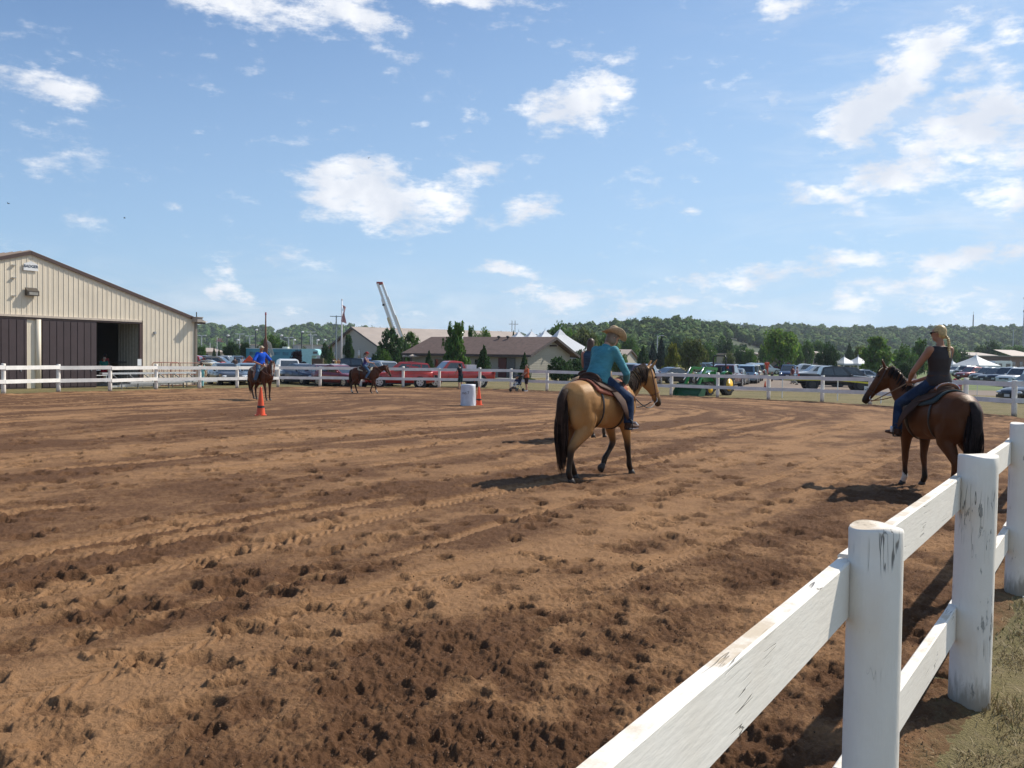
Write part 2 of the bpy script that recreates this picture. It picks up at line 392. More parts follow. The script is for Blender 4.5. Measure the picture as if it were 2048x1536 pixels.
        moist[sl] = np.clip(moist[sl]+bowl*.28+rim*.10, 0, 1)
        holes[sl] = np.maximum(holes[sl], bowl)
    z = z+rm_*(1-np.clip(holes*1.2, 0, 1))-hd_+(fbm(X*30, Y*30, 3, 77)-.5)*.012*np.clip(rm_/.02+holes, 0, 1)
    # edge: the soil ends in a low lip outside the rails
    e = u+.12*(fbm(X*2, Y*2, 2, 91)-.5)
    lip = sstep(-.05, .35, e)*(1-sstep(.35, 1.1, e))*.05*sstep(10, 20, Y)
    z = z+lip+.012; z = z*sstep(-.3, .25, e)-.10*(1-sstep(-.35, .1, e))
    Z = z+tz(X, Y)
    me = grid_mesh('arena_ground', X, Y, Z, keep=(u > -.45), attrs={'moist': moist, 'edge': np.clip(e, -1, 3), 'track': track, 'hole': holes})
    m = bpy.data.materials.new('arena_soil'); m.use_nodes = True; t = NT(m.node_tree); b = m.node_tree.nodes['Principled BSDF']
    at_ = t.node('ShaderNodeAttribute', attribute_name='moist'); tc = t.node('ShaderNodeTexCoord'); P = tc.outputs['Object']
    f1 = t.noise(P, 9, 8, .7); f2 = t.noise(P, 60, 6, .7); f3 = t.noise(P, 260, 3, .6)
    mo = t.math('ADD', at_.outputs['Fac'], t.math('MULTIPLY', t.math('SUBTRACT', f1, .5), 1.1)); mo = t.math('ADD', mo, t.math('MULTIPLY', t.math('SUBTRACT', f2, .5), .9))
    k = t.remap(mo, -.02, .98)
    c = t.mix(k, (.335, .186, .090, 1), (.108, .052, .025, 1))
    c = t.mix(t.remap(f3, .3, .7, 0, .35), c, (.16, .088, .048, 1))
    bits = t.remap(t.noise(P, 120, 2, .5), .70, .76, 0, .7); c = t.mix(bits, c, (.48, .34, .22, 1))
    ed = t.node('ShaderNodeAttribute', attribute_name='edge'); gr = t.remap(t.math('ADD', ed.outputs['Fac'], t.math('MULTIPLY', t.math('SUBTRACT', f1, .5), .9)), .25, -.15)
    c = t.mix(gr, c, (.13, .095, .045, 1))
    t.l.new(c, b.inputs['Base Color']); b.inputs['Roughness'].default_value = .95; b.inputs['Specular IOR Level'].default_value = .15
    bp = t.node('ShaderNodeBump'); bp.inputs['Distance'].default_value = .022; bp.inputs['Strength'].default_value = .9
    hsum = t.math('ADD', t.math('MULTIPLY', f2, .8), t.math('MULTIPLY', f3, .22)); hsum = t.math('ADD', hsum, t.math('MULTIPLY', t.noise(P, 26, 5, .65), .9)); t.l.new(hsum, bp.inputs['Height']); t.l.new(bp.outputs[0], b.inputs['Normal'])
    o = mk('arena_ground', me, m); tag(o, 'reddish brown arena dirt with hoof prints and tyre tracks inside the white fence', None, None, 'structure')
arena()

def ground():
    r = np.concatenate([1.2*np.exp(np.arange(0, 230)*.018), np.array([90,110,140,180,240,330,450,700,1100,1800,2600])])
    th = np.radians(np.linspace(-180, 180, 181)); R, T = np.meshgrid(r, th, indexing='ij'); X = R*np.sin(T); Y = R*np.cos(T)
    u, v = poly_field(X, Y); Z = tz(X, Y)-.35*sstep(.3, .9, u)+.03*(fbm(X*.8, Y*.8, 3, 2)-.5)*(R < 80)
    me = grid_mesh('ground', X, Y, Z)
    m = bpy.data.materials.new('dry_lawn'); m.use_nodes = True; t = NT(m.node_tree); b = m.node_tree.nodes['Principled BSDF']
    tc = t.node('ShaderNodeTexCoord'); P = tc.outputs['Object']
    n1 = t.noise(P, .35, 6, .6); n2 = t.noise(P, 4, 6, .65); n3 = t.noise(P, 70, 4, .6)
    c = t.mix(t.remap(n1, .4, .62), (.215, .175, .075, 1), (.150, .132, .050, 1))
    c = t.mix(t.remap(n2, .42, .66, 0, .75), c, (.26, .20, .11, 1)); c = t.mix(t.remap(n3, .35, .7, 0, .45), c, (.10, .08, .035, 1))
    t.l.new(c, b.inputs['Base Color']); b.inputs['Roughness'].default_value = .9; b.inputs['Specular IOR Level'].default_value = .2
    bp = t.node('ShaderNodeBump'); bp.inputs['Distance'].default_value = .03; t.l.new(t.math('ADD', n3, n2), bp.inputs['Height']); t.l.new(bp.outputs[0], b.inputs['Normal'])
    tag(mk('ground', me, m), 'dry lawn around the arena reaching to the horizon', None, None, 'structure')
ground()

def sheet(name, pts, mat, label, lift=.004, seg=1):
    mb = MB(); vs = [(p[0], p[1], float(tz(p[0], p[1]))+lift) for p in pts]; mb.add(vs, [tuple(range(len(vs)))])
    return tag(mb.build(name, mat), label, None, None, 'structure')

# near grass: blades on the strip outside the rail, thinning into the dirt
def blades():
    rs = np.random.RandomState(5); N = 520000
    t_ = rs.rand(N)**1.25; s = 1.2+t_*16; off = rs.uniform(-.5, 6.5, N)
    X = -.4+NF.x*s+NF.y*off; Y = 1.6+NF.y*s-NF.x*off
    rr = np.hypot(X, Y); u, v = poly_field(X, Y)
    ok = (u < .25) & (Y > 1.2) & (X/np.maximum(Y, .1) < .75) & (rr < 17)
    dens = fbm(X*2.2, Y*2.2, 3, 4); ok &= rs.rand(N) < np.clip((dens-.30)*3.2, .07, 1)*np.where(u > -.05, .28, 1)
    X, Y, rr, dens = X[ok], Y[ok], rr[ok], dens[ok]; n = len(X)
    hgt = rs.uniform(.010, .040, n)*(.7+.8*fbm(X*3, Y*3, 2, 8)); w = rs.uniform(.0010, .0022, n)*(1+rr*.14)
    a = rs.rand(n)*6.283; lx = rs.normal(size=n)*.8*hgt; ly = rs.normal(size=n)*.8*hgt; z0 = tz(X, Y)-.012+.0*X
    near = np.min([np.hypot(X-p.x, Y-p.y) for p in near_posts], 0); hgt = hgt*(1+1.6*np.exp(-(near/.22)**2)*rs.rand(n)+.8*(rs.rand(n) > .985))
    dx = np.cos(a)*w; dy = np.sin(a)*w
    P = np.zeros((n, 5, 3)); P[:, 0] = np.stack([X-dx, Y-dy, z0], 1); P[:, 1] = np.stack([X+dx, Y+dy, z0], 1)
    P[:, 2] = np.stack([X+dx*.8+lx*.35, Y+dy*.8+ly*.35, z0+hgt*.7], 1); P[:, 3] = np.stack([X-dx*.8+lx*.35, Y-dy*.8+ly*.35, z0+hgt*.7], 1)
    P[:, 4] = np.stack([X+lx, Y+ly, z0+hgt*1.1], 1)
    base = np.arange(n)*5; quads = np.stack([base, base+1, base+2, base+3], 1); tris = np.stack([base+3, base+2, base+4], 1)
    me = bpy.data.meshes.new('grass'); me.vertices.add(n*5); me.vertices.foreach_set('co', P.reshape(-1).astype(np.float32))
    me.loops.add(n*7); me.loops.foreach_set('vertex_index', np.concatenate([quads.reshape(-1), tris.reshape(-1)]).astype(np.int32))
    me.polygons.add(n*2); me.polygons.foreach_set('loop_start', np.concatenate([np.arange(n)*4, n*4+np.arange(n)*3]).astype(np.int32)); me.update(calc_edges=True)
    m = bpy.data.materials.new('grass_blade'); m.use_nodes = True; t = NT(m.node_tree); b = m.node_tree.nodes['Principled BSDF']
    g = t.node('ShaderNodeNewGeometry'); tc = t.node('ShaderNodeTexCoord'); f = t.noise(tc.outputs['Object'], 2.0, 4, .6)
    k = t.math('ADD', g.outputs['Random Per Island'], t.math('MULTIPLY_ADD', t.math('SUBTRACT', f, .5), 3.0, -.24))
    cr = t.node('ShaderNodeValToRGB'); t.l.new(k, cr.inputs[0]); e = cr.color_ramp.elements
    e[0].position = .15; e[0].color = (.36, .27, .14, 1); e[1].position = .95; e[1].color = (.12, .15, .035, 1)
    x = e.new(.5); x.color = (.27, .18, .08, 1); x = e.new(.72); x.color = (.13, .14, .045, 1)
    t.l.new(cr.outputs[0], b.inputs['Base Color']); b.inputs['Roughness'].default_value = .7
    tag(mk('grass', me, m), 'short dry and green grass blades outside the near fence', None, None, 'stuff')
    # clover heads
    mb = MB()
    for k in range(26):
        s_ = rs.uniform(1.5, 9); o_ = rs.uniform(.3, 3.0); x = .2+NF.x*s_+NF.y*o_; y = 2+NF.y*s_-NF.x*o_
        mb.ball((x, y, float(tz(x, y))+.04), (.009, .009, .008), 6, 4); mb.tube([(x, y, -.01), (x+.004, y, .035)], .0015, 4)
    tag(mb.build('clover', M('clover_white', (.62, .60, .54), .8), None, True), 'tiny white clover heads scattered in the near grass', None, None, 'stuff')
blades()
# soil crumbs lying about near the viewer
def crumbs():
    rs = np.random.RandomState(8); base = [(1,0,0),(-1,0,0),(0,1,0),(0,-1,0),(0,0,1),(0,0,-1)]; fcs = [(0,2,4),(2,1,4),(1,3,4),(3,0,4),(2,0,5),(1,2,5),(3,1,5),(0,3,5)]
    n = 9000; rr = 1.7+11*rs.rand(n)**1.5; tt = np.radians(rs.uniform(-36, 36, n)); X = rr*np.sin(tt); Y = rr*np.cos(tt); u, v = poly_field(X, Y)
    ok = (u > .1) & (rs.rand(n) < np.clip(1.2-np.abs(u-1.7)/2.6, .12, 1)); X, Y = X[ok], Y[ok]; n = len(X)
    V = np.array(base, float)[None]*rs.uniform(.002, .009, (n, 1, 1))*rs.uniform(.6, 1.3, (n, 6, 3)); zz = (fbm(X*.55, Y*.55, 3, 41)-.5)*.05+(fbm(X*3.1, Y*3.1, 4, 51)-.5)*.04+.022
    V += np.stack([X, Y, zz+tz(X, Y)], 1)[:, None, :]
    f = (np.array(fcs)[None]+np.arange(n)[:, None, None]*6).reshape(-1, 3)
    me = bpy.data.meshes.new('soil_crumbs'); me.from_pydata(V.reshape(-1, 3).tolist(), [], f.tolist())
    tag(mk('soil_crumbs', me, M('crumb', (.17, .092, .048), .95, island=.35)), 'loose dirt crumbs kicked up on the arena floor', None, None, 'stuff')
crumbs()
# ------------------------------------------------------------------ painted timber
def paint_wood(name, vertical):
    m = bpy.data.materials.new(name); m.use_nodes = True; t = NT(m.node_tree); b = m.node_tree.nodes['Principled BSDF']
    tc = t.node('ShaderNodeTexCoord'); oi = t.node('ShaderNodeObjectInfo'); ad = t.node('ShaderNodeVectorMath', operation='ADD'); t.l.new(tc.outputs['Object'], ad.inputs[0])
    cm = t.node('ShaderNodeCombineXYZ'); 
    for i in range(3): t.l.new(t.math('MULTIPLY', oi.outputs['Random'], 23.0+i), cm.inputs[i])
    t.l.new(cm.outputs[0], ad.inputs[1]); P = ad.outputs[0]
    if vertical: g = t.scale(P, 48, 48, 9.0); g2 = t.scale(P, 34, 34, 2.2); g3 = t.scale(P, 60, 60, 14)
    else: g = t.scale(P, 4, 30, 30); g2 = t.scale(P, 1.6, 26, 34); g3 = t.scale(P, 9, 60, 60)
    flake = t.math('ADD', t.noise(g, 1, 7, .7), t.math('MULTIPLY', t.math('SUBTRACT', t.noise(P, 4, 2, .5), .5), .75))
    fl = t.remap(flake, (.66 if vertical else .83), (.70 if vertical else .87), 0, 1); crack = t.noise(g2, 1, 2, .5, dist=.3)
    ck = t.math('MULTIPLY', t.remap(t.math('ABSOLUTE', t.math('SUBTRACT', crack, .5)), .012, .004), t.remap(t.noise(P, 3.3, 2, .5), .56 if vertical else .60, .66))
    grime = t.remap(t.noise(P, 2.5, 6, .7), .35, .75, 0, .22)
    c = t.mix(grime, (.84, .79, .71, 1), (.60, .50, .38, 1)); c = t.mix(t.math('MULTIPLY', fl, .85), c, (.27, .27, .25, 1)); c = t.mix(t.math('MULTIPLY', ck, .8), c, (.06, .055, .05, 1))
    nrm = t.node('ShaderNodeNewGeometry'); sp = t.node('ShaderNodeSeparateXYZ'); t.l.new(nrm.outputs['Normal'], sp.inputs[0])
    # dust settled on upward faces
    dust = t.math('MULTIPLY', t.remap(sp.outputs[2], .7, .95), t.remap(t.noise(P, 3.2, 7, .7), .45, .62, 0, .75)); c = t.mix(dust, c, (.52, .40, .26, 1))
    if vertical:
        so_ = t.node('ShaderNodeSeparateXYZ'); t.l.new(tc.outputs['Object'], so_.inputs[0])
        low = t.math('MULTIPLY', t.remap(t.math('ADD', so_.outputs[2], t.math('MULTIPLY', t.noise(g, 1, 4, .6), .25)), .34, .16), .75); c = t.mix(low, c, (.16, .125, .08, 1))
    t.l.new(c, b.inputs['Base Color']); b.inputs['Roughness'].default_value = .62; b.inputs['Specular IOR Level'].default_value = .3
    bp = t.node('ShaderNodeBump'); bp.inputs['Distance'].default_value = .004; bp.inputs['Strength'].default_value = .9
    hh = t.math('SUBTRACT', t.math('MULTIPLY', t.noise(g3, 1, 4, .6), .5), t.math('ADD', t.math('MULTIPLY', fl, .35), t.math('MULTIPLY', ck, 1.2)))
    t.l.new(hh, bp.inputs['Height']); t.l.new(bp.outputs[0], b.inputs['Normal']); return m
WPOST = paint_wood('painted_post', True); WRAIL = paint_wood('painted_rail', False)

def near_post(r, h, lean, seed):
    rs = np.random.RandomState(seed); mb = MB(); n = 40; rows = list(np.linspace(-.3, h-.012, 34))+[h]; vs = []; fs = []
    for i, z in enumerate(rows):
        rr = r*(1.04-.03*z)*(1 if i < len(rows)-1 else .955)
        for k in range(n):
            a = 2*math.pi*k/n; w = 1+.022*math.sin(3*a+seed)+.012*math.sin(7*a+z*1.7+seed)+.010*(float(vnoise(np.array(a*4.0), np.array(z*7.0), seed))-.5)*2
            vs.append((rr*w*math.cos(a)+lean[0]*z, rr*w*math.sin(a)+lean[1]*z, z+(.006*math.sin(2*a+seed) if i == len(rows)-1 else 0)))
    for i in range(len(rows)-1):
        for k in range(n): fs.append((i*n+k, i*n+(k+1) % n, (i+1)*n+(k+1) % n, (i+1)*n+k))
    m0 = (len(rows)-1)*n; vs.append((lean[0]*h, lean[1]*h, h-.002)); c = len(vs)-1
    for k in range(n): fs.append((m0+k, m0+(k+1) % n, c))
    mb.add(vs, fs); me = mb.mesh('post'); 
    sm = [True]*len(me.polygons)
    for i in range(n): sm[-1-i] = False
    me.polygons.foreach_set('use_smooth', sm); return me
def rail_mesh(L, hh, th, seed, segs=26):
    mb = MB(); vs = []; fs = []; b = .006; prof = [(-th/2+b,-hh/2),(th/2-b,-hh/2),(th/2,-hh/2+b),(th/2,hh/2-b),(th/2-b,hh/2),(-th/2+b,hh/2),(-th/2,hh/2-b),(-th/2,-hh/2+b)]; n = 8
    for i in range(segs+1):
        x = L*(i/segs-.5); dy = .004*math.sin(x*1.9+seed); dz = .006*math.sin(x*1.3+seed*2)
        for y, z in prof: vs.append((x, y+dy, z+dz))
    for i in range(segs):
        for k in range(n): fs.append((i*n+k, i*n+(k+1) % n, (i+1)*n+(k+1) % n, (i+1)*n+k))
    fs.append(tuple(range(n-1, -1, -1))); fs.append(tuple(range(segs*n, segs*n+n))); mb.add(vs, fs); return mb.mesh('rail')
IN = Vector((-NF.y, NF.x, 0))                       # towards the arena
def near_fence():
    t = thing('rail_fence', 'weathered white post and rail fence running close by in the lower right corner', 'fence', (P1.x, P1.y, 0))
    O = t.location
    specs = {2: (.085, 1.405, (0,0)), 3: (.104, 1.43, (.006,.0)), 4: (.098, 1.45, (.0,.0))}
    for i, p in enumerate(near_posts):
        if i in (0,): continue
        r, h, ln = specs.get(i, (.096, 1.42, (0,0)))
        o = mk('post', near_post(r, h, ln, 11+i*3), WPOST, t); o.location = (p.x-O.x, p.y-O.y, float(tz(p.x, p.y)))
        q = near_posts[i-1]; d = p-q; L = d.length; mid = (p+q)/2+IN*.098
        for (zc, hh, sd) in ((1.203-(-.012 if False else .014 if i == 2 else 0), .192, i), (.462, .19, i+50)):
            o = mk('rail', rail_mesh(L-.03, hh, .05, sd, 26 if i < 6 else 4), WRAIL, t)
            o.location = (mid.x-O.x, mid.y-O.y, zc+float(tz(mid.x, mid.y))); o.rotation_euler = (0, -.004 if i == 2 else 0, math.atan2(d.y, d.x))
near_fence()
def far_fence():
    pts = left_posts[::-1]+far_posts+corner
    t = thing('rail_fence', 'far white post and rail fence curving round the back of the arena', 'fence', (0, 55, -.3))
    O = t.location; pm = None; cen = Vector((-3, 25, 0))
    for i, p in enumerate(pts):
        z0 = float(tz(p.x, p.y)); k = 1+.04*math.sin(i*2.3)
        if i % 3 == 0 or pm is None:
            mb = MB(); mb.tube([(0,0,-.3),(.004,0,.5),(.0,.003,1.40),(0,0,1.43)], [.105,.10,.097,.09], 12); pm = mb.mesh('post', True); pm.materials.append(WPOST)
        o = bpy.data.objects.new('post', pm); C.objects.link(o); o.parent = t; o.location = (p.x-O.x, p.y-O.y, z0-O.z); o.scale = (1, 1, k); o.rotation_euler = (.01*math.sin(i*5), .012*math.sin(i*3.1), i)
        if i:
            q = pts[i-1]; d = p-q; L = d.length; inn = Vector((-d.y, d.x, 0)).normalized()
            if inn.dot(cen-p) < 0: inn = -inn
            for zc, hh in ((1.285, .19), (.63, .185)):
                a = q+inn*.11; b = p+inn*.11
                za, zb = float(tz(q.x, q.y)), float(tz(p.x, p.y)); w = .02*math.sin(i*7+zc)
                mb = MB(); mb.beam((a.x-O.x, a.y-O.y, za+zc+w-O.z), (b.x-O.x, b.y-O.y, zb+zc-w-O.z), .045, hh); mb.build('rail', M('rail_paint', (.74,.72,.68), .7, var=.10, vs=2), t)
far_fence()

# ------------------------------------------------------------------ metal sided barn
TAN = M('tan_siding', (.74, .65, .51), .55, var=.05, vs=.6, dirt=((.45,.40,.30), .25)); BRN = M('brown_trim', (.070, .040, .032), .5, var=.12)
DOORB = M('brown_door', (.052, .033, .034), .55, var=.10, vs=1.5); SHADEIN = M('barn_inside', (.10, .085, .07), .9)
WHITE = M('white_paint', (.74, .74, .73), .5, var=.05); ALU = M('aluminium', (.62, .62, .61), .38, .6, var=.08); BLACK = M('black_plastic', (.02,.02,.02), .5); STEEL = M('grey_steel', (.30,.31,.32), .45, .5)
def text_mesh(txt, size, mat, parent, loc, rot, name='lettering', ext=.004, bold=0):
    cu = bpy.data.curves.new(name, 'FONT'); cu.body = txt; cu.size = size; cu.extrude = ext; cu.align_x = 'CENTER'; cu.align_y = 'CENTER'; cu.offset = bold
    o = bpy.data.objects.new(name, cu); C.objects.link(o); dg = bpy.context.evaluated_depsgraph_get(); me = bpy.data.meshes.new_from_object(o.evaluated_get(dg)); bpy.data.objects.remove(o)
    o = mk(name, me, mat, parent); o.location = loc; o.rotation_euler = rot; return o
def barn():
    c0 = at(390, 770); c1 = aty(0, 779.5, 47.6); d = Vector((c1.x-c0.x, c1.y-c0.y, 0)).normalized()   # from right corner to the left
    zb = -.32; ang = math.atan2(-d.y, -d.x)
    t = thing('barn', 'tan metal sided barn with dark brown sliding doors at the left edge', 'barn', (c0.x, c0.y, zb), ang)
    # local frame: +x to the right along the gable wall (corner at 0, wall runs to -22.2), +y into the barn
    W = 22.2; ev = 4.45; pk = 7.72; dep = 32.0
    def top(x): return ev+(pk-ev)*(1-abs(x+W/2)/(W/2))
    sx = lambda px: -(lambda A: A)(0) 
    def lx(px):       # local x of a photograph column on the gable wall
        dr = pray(px, 740); # intersect ray direction with wall line
        a = math.atan2(dr.x, dr.y); tx, ty = math.tan(a), 1.0
        # c0 + s*d = k*(tx,1)
        den = d.x-tx*d.y; s = (tx*c0.y-c0.x)/den; return -s
    door_l, col_r, op_l, op_r = lx(54), lx(81), lx(192), lx(283)
    HD = 4.08
    def wall_panel(xa, xb, z0f, z1f, name='siding_panel', mat=TAN, y=0.0, par=t):
        mb = MB(); x = xa
        pts = [(xa, z0f(xa)), (xb, z0f(xb)), (xb, z1f(xb)), (xa, z1f(xa))]
        xm = (xa+xb)/2
        poly = [(p[0], y, p[1]) for p in pts]
        if xa < -W/2 < xb: poly.insert(3, (-W/2, y, z1f(-W/2)))
        mb.prism(poly, (0,0,0), (0,.05,0)); mb.box((xa+.012, y-.012, (z0f(xa)+z1f(xa))/2), (.03, .024, z1f(xa)-z0f(xa)-.01))
        for k in (.33, .66): mb.box((xa+(xb-xa)*k, y-.003, (z0f(xm)+z1f(xm))/2), (.02, .006, min(z1f(xa), z1f(xb))-z0f(xm)-.02))
        return mb.build(name, mat, par)
    step = .305; x = 0.0
    while x > -W+.01:
        xa = max(-W, x-step)
        # part of the wall above the door header, or down to the ground
        over = xa < op_r-.02 
        if not over: wall_panel(xa, x, lambda q: .05, top)
        else:
            wall_panel(xa, x, lambda q: HD+.12, top)
        x = xa
    # right strip next to the opening is handled above; mullion between the doors
    for a, b in ((door_l, door_l+.42), (door_l+.42, door_l+.84)): wall_panel(a, b, lambda q: .05, lambda q: HD-.1, y=.02)
    mb = MB(); mb.tube([(col_r-.14, -.02, 0), (col_r-.14, -.02, HD-.1)], .15, 10); mb.build('column', TAN, t, True)
    mb = MB(); mb.box(((-W+op_r)/2-.05, -.05, HD+.07), (W+op_r, .14, .12)); mb.build('door_track', M('track_tan', (.50,.42,.34), .6), t)
    mb = MB(); mb.box(((-W+op_r)/2-.05, -.03, HD-.05), (W+op_r, .10, .09)); mb.build('header_trim', BRN, t)
    mb = MB(); mb.box((op_r-.09, -.02, HD/2-.05), (.2, .13, HD-.1)); mb.build('door_jamb', BRN, t)
    # doors of vertical ribbed sheets
    def door(xa, xb):
        mb = MB(); mb.box(((xa+xb)/2, -.03, HD/2-.04), (xb-xa, .05, HD-.12)); fr = mb.build('sliding_door', DOORB, t)
        k = xa+.02
        while k < xb-.05:
            e = min(k+.42, xb-.02); m2 = MB(); m2.box(((k+e)/2, -.066, HD/2-.04), (e-k-.045, .022, HD-.3)); m2.box((k+.03, -.07, HD/2-.04), (.03, .04, HD-.25)); m2.build('door_sheet', DOORB, fr); k = e
        m2 = MB(); m2.box((xb-.35, -.09, 1.1), (.05, .04, .16)); m2.build('handle', STEEL, fr)
    door(col_r+.05, op_l); door(-W+.6, door_l-.03)
    # side walls, floor of the opening, inner partition, back
    for xx in (0, -W):
        mb = MB(); mb.box((xx+(.025 if xx == 0 else -.025), dep/2, ev/2+.02), (.05, dep, ev)); 
        for k in range(52): mb.box((xx+(.06 if xx == 0 else -.06), .3+k*.61, ev/2), (.02, .03, ev))
        mb.build('side_wall', TAN, t)
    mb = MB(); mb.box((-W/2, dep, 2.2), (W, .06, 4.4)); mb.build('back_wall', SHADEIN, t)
    mb = MB(); mb.box((op_r+.1, 1.4, HD/2), (.04, 2.3, HD)); 
    for k in range(8): mb.box((op_r+.07, .4+k*.3, HD/2), (.03, .05, HD))
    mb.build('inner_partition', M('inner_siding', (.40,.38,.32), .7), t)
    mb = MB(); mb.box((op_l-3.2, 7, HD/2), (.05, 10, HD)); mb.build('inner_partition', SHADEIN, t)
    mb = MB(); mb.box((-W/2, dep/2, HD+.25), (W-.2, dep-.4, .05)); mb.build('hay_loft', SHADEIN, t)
    mb = MB(); mb.box((-W/2, 1.2+(dep-1.6)/2, .14), (W-.4, dep-1.9, .30)); mb.build('floor_slab', M('slab', (.20,.18,.16), .9), t)
    # roof slabs with ribs, rake and eave trim
    sl = math.atan2(pk-ev, W/2); ov = .75
    for sgn in (1, -1):
        a = Vector((-W/2, -.06, pk+.10)); b = Vector((-W/2+sgn*(W/2+ov), -.06, pk+.10-(W/2+ov)*math.tan(sl)))
        mb = MB(); mb.prism([a, b, b+Vector((0,0,.05)), a+Vector((0,0,.05))], (0,0,0), (0, dep+.7, 0)); n = 36
        for k in range(n):
            yy = -.2+k*(dep+.4)/n; mb.beam(a+Vector((0, yy+.35, .065)), b+Vector((0, yy+.35, .065)), .04, .03)
        mb.build('roof', M('roof_tan', (.36,.27,.21), .5, .2, var=.06), t)
        mb = MB(); mb.beam(a+Vector((0,-.03,-.08)), b+Vector((0,-.03,-.08)), .06, .19); mb.build('rake_trim', BRN, t)
        mb = MB(); mb.beam(b+Vector((sgn*.02,0,-.05)), b+Vector((sgn*.02,dep+.7,-.05)), .05, .2); mb.build('fascia', BRN, t)
        if sgn == 1:
            mb = MB(); mb.prism([(0.04,-.3,ev-.16),(ov+.02,-.3,ev-.16),(ov+.02,-.3,ev-.11),(.04,-.3,ev-.11)], (0,0,0), (0,dep,0)); mb.build('soffit', TAN, t)
    mb = MB(); mb.box((.03,-.03,ev/2),(.16,.12,ev-.1)); mb.build('corner_trim', M('corner_grey', (.20,.17,.14), .6), t)
    # gable sign, lamps and brackets
    s = MB(); s.prism([(-W/2-.42,-.09,6.72),(-W/2+.40,-.09,6.72),(-W/2+.40,-.09,7.08),(-W/2,-.09,7.26),(-W/2-.42,-.09,7.08)], (0,0,0), (0,.03,0)); sg = s.build('sign_board', WHITE, t)
    text_mesh('BADGER', .215, M('sign_navy', (.03,.05,.09), .6), sg, (-W/2-.01,-.098,6.96), (math.pi/2,0,0), ext=.003, bold=.004)
    mb = MB(); mb.box((-W/2-.02,-.17,5.45),(.58,.24,.26)); mb.prism([(-W/2-.34,-.06,5.30),(-W/2-.34,-.34,5.30),(-W/2-.34,-.34,5.56),(-W/2-.34,-.06,5.76)],(0,0,0),(.66,0,0)); mb.build('flood_light', M('bronze', (.09,.075,.06), .4, .5), t)
    mb = MB(); mb.box((-W/2+.0,-.345,5.42),(.5,.02,.16)); mb.build('light_lens', M('lens', (.30,.28,.24), .2), t)
    for z in (6.95, 6.25, 5.25):
        mb = MB(); mb.box((-W/2-.95,-.08,z),(.22,.12,.03)); mb.build('bracket', STEEL, t)
    mb = MB(); mb.box((-.12,-.36,ev-.03),(.42,.6,.30)); mb.box((-.12,-.40,ev+.14),(.46,.62,.04)); mb.build('eave_light', M('eave_box', (.34,.30,.26), .5), t)
    mb = MB(); mb.tube([(-.05,-.2,ev+.15),(-.05,-.2,ev+.5)], .035, 6); mb.build('vent_pipe', BLACK, t)
    mb = MB(); mb.box((lx(310)-.05,-.05,3.45),(.12,.1,.16)); mb.build('wall_outlet', STEEL, t)
    mb = MB(); mb.box((op_r-.22,-.11,1.55),(.28,.01,.42)); mb.build('notice', WHITE, t)
    t['_'] = 0; del t['_']
    return t, lx, c0, d, ang, zb, op_l, op_r
BARN = barn()
def barn_pt(px, dep=0.0, z=0.0):
    t, lx, c0, d, ang, zb, *_ = BARN; x = lx(px); n = Vector((-math.sin(ang), math.cos(ang), 0)); p = c0+Vector((math.cos(ang), math.sin(ang), 0))*x+n*dep
    return Vector((p.x, p.y, zb+z))
# tubular red gates leaning against the barn wall, bleachers and tables in front of it
def gates():
    red = M('rust_red', (.24,.075,.05), .6, var=.2)
    for i, (pa, pb, h0) in enumerate(((298, 352, 1.55), (330, 392, 1.52))):
        a = barn_pt(pa, -.45-.2*i); b = barn_pt(pb, -.45-.2*i); L = (b-a).length; ang = math.atan2(b.y-a.y, b.x-a.x)
        t = thing('livestock_gate', ['red tubular gate leaning on the barn wall beside the open doorway', 'red tubular gate leaning on the barn wall next to its right corner'][i], 'gate', a, ang, 'red gates stored against the barn')
        mb = MB(); mb.tube([(0,0,.05),(0,.12,h0-.12),(.12,.13,h0),(L-.12,.13,h0),(L,.12,h0-.12),(L,0,.05),(0,0,.05)], .025, 6); mb.build('frame', red, t, True)
        for k in range(5):
            mb = MB(); z = .28+k*.24; mb.tube([(0,.12*z/h0,z),(L,.12*z/h0,z)], .016, 5); mb.build('bar', red, t)
        for k in range(1, 3):
            mb = MB(); mb.tube([(L*k/3,.0,.05),(L*k/3,.13,h0)], .018, 5); mb.build('upright', red, t)
gates()
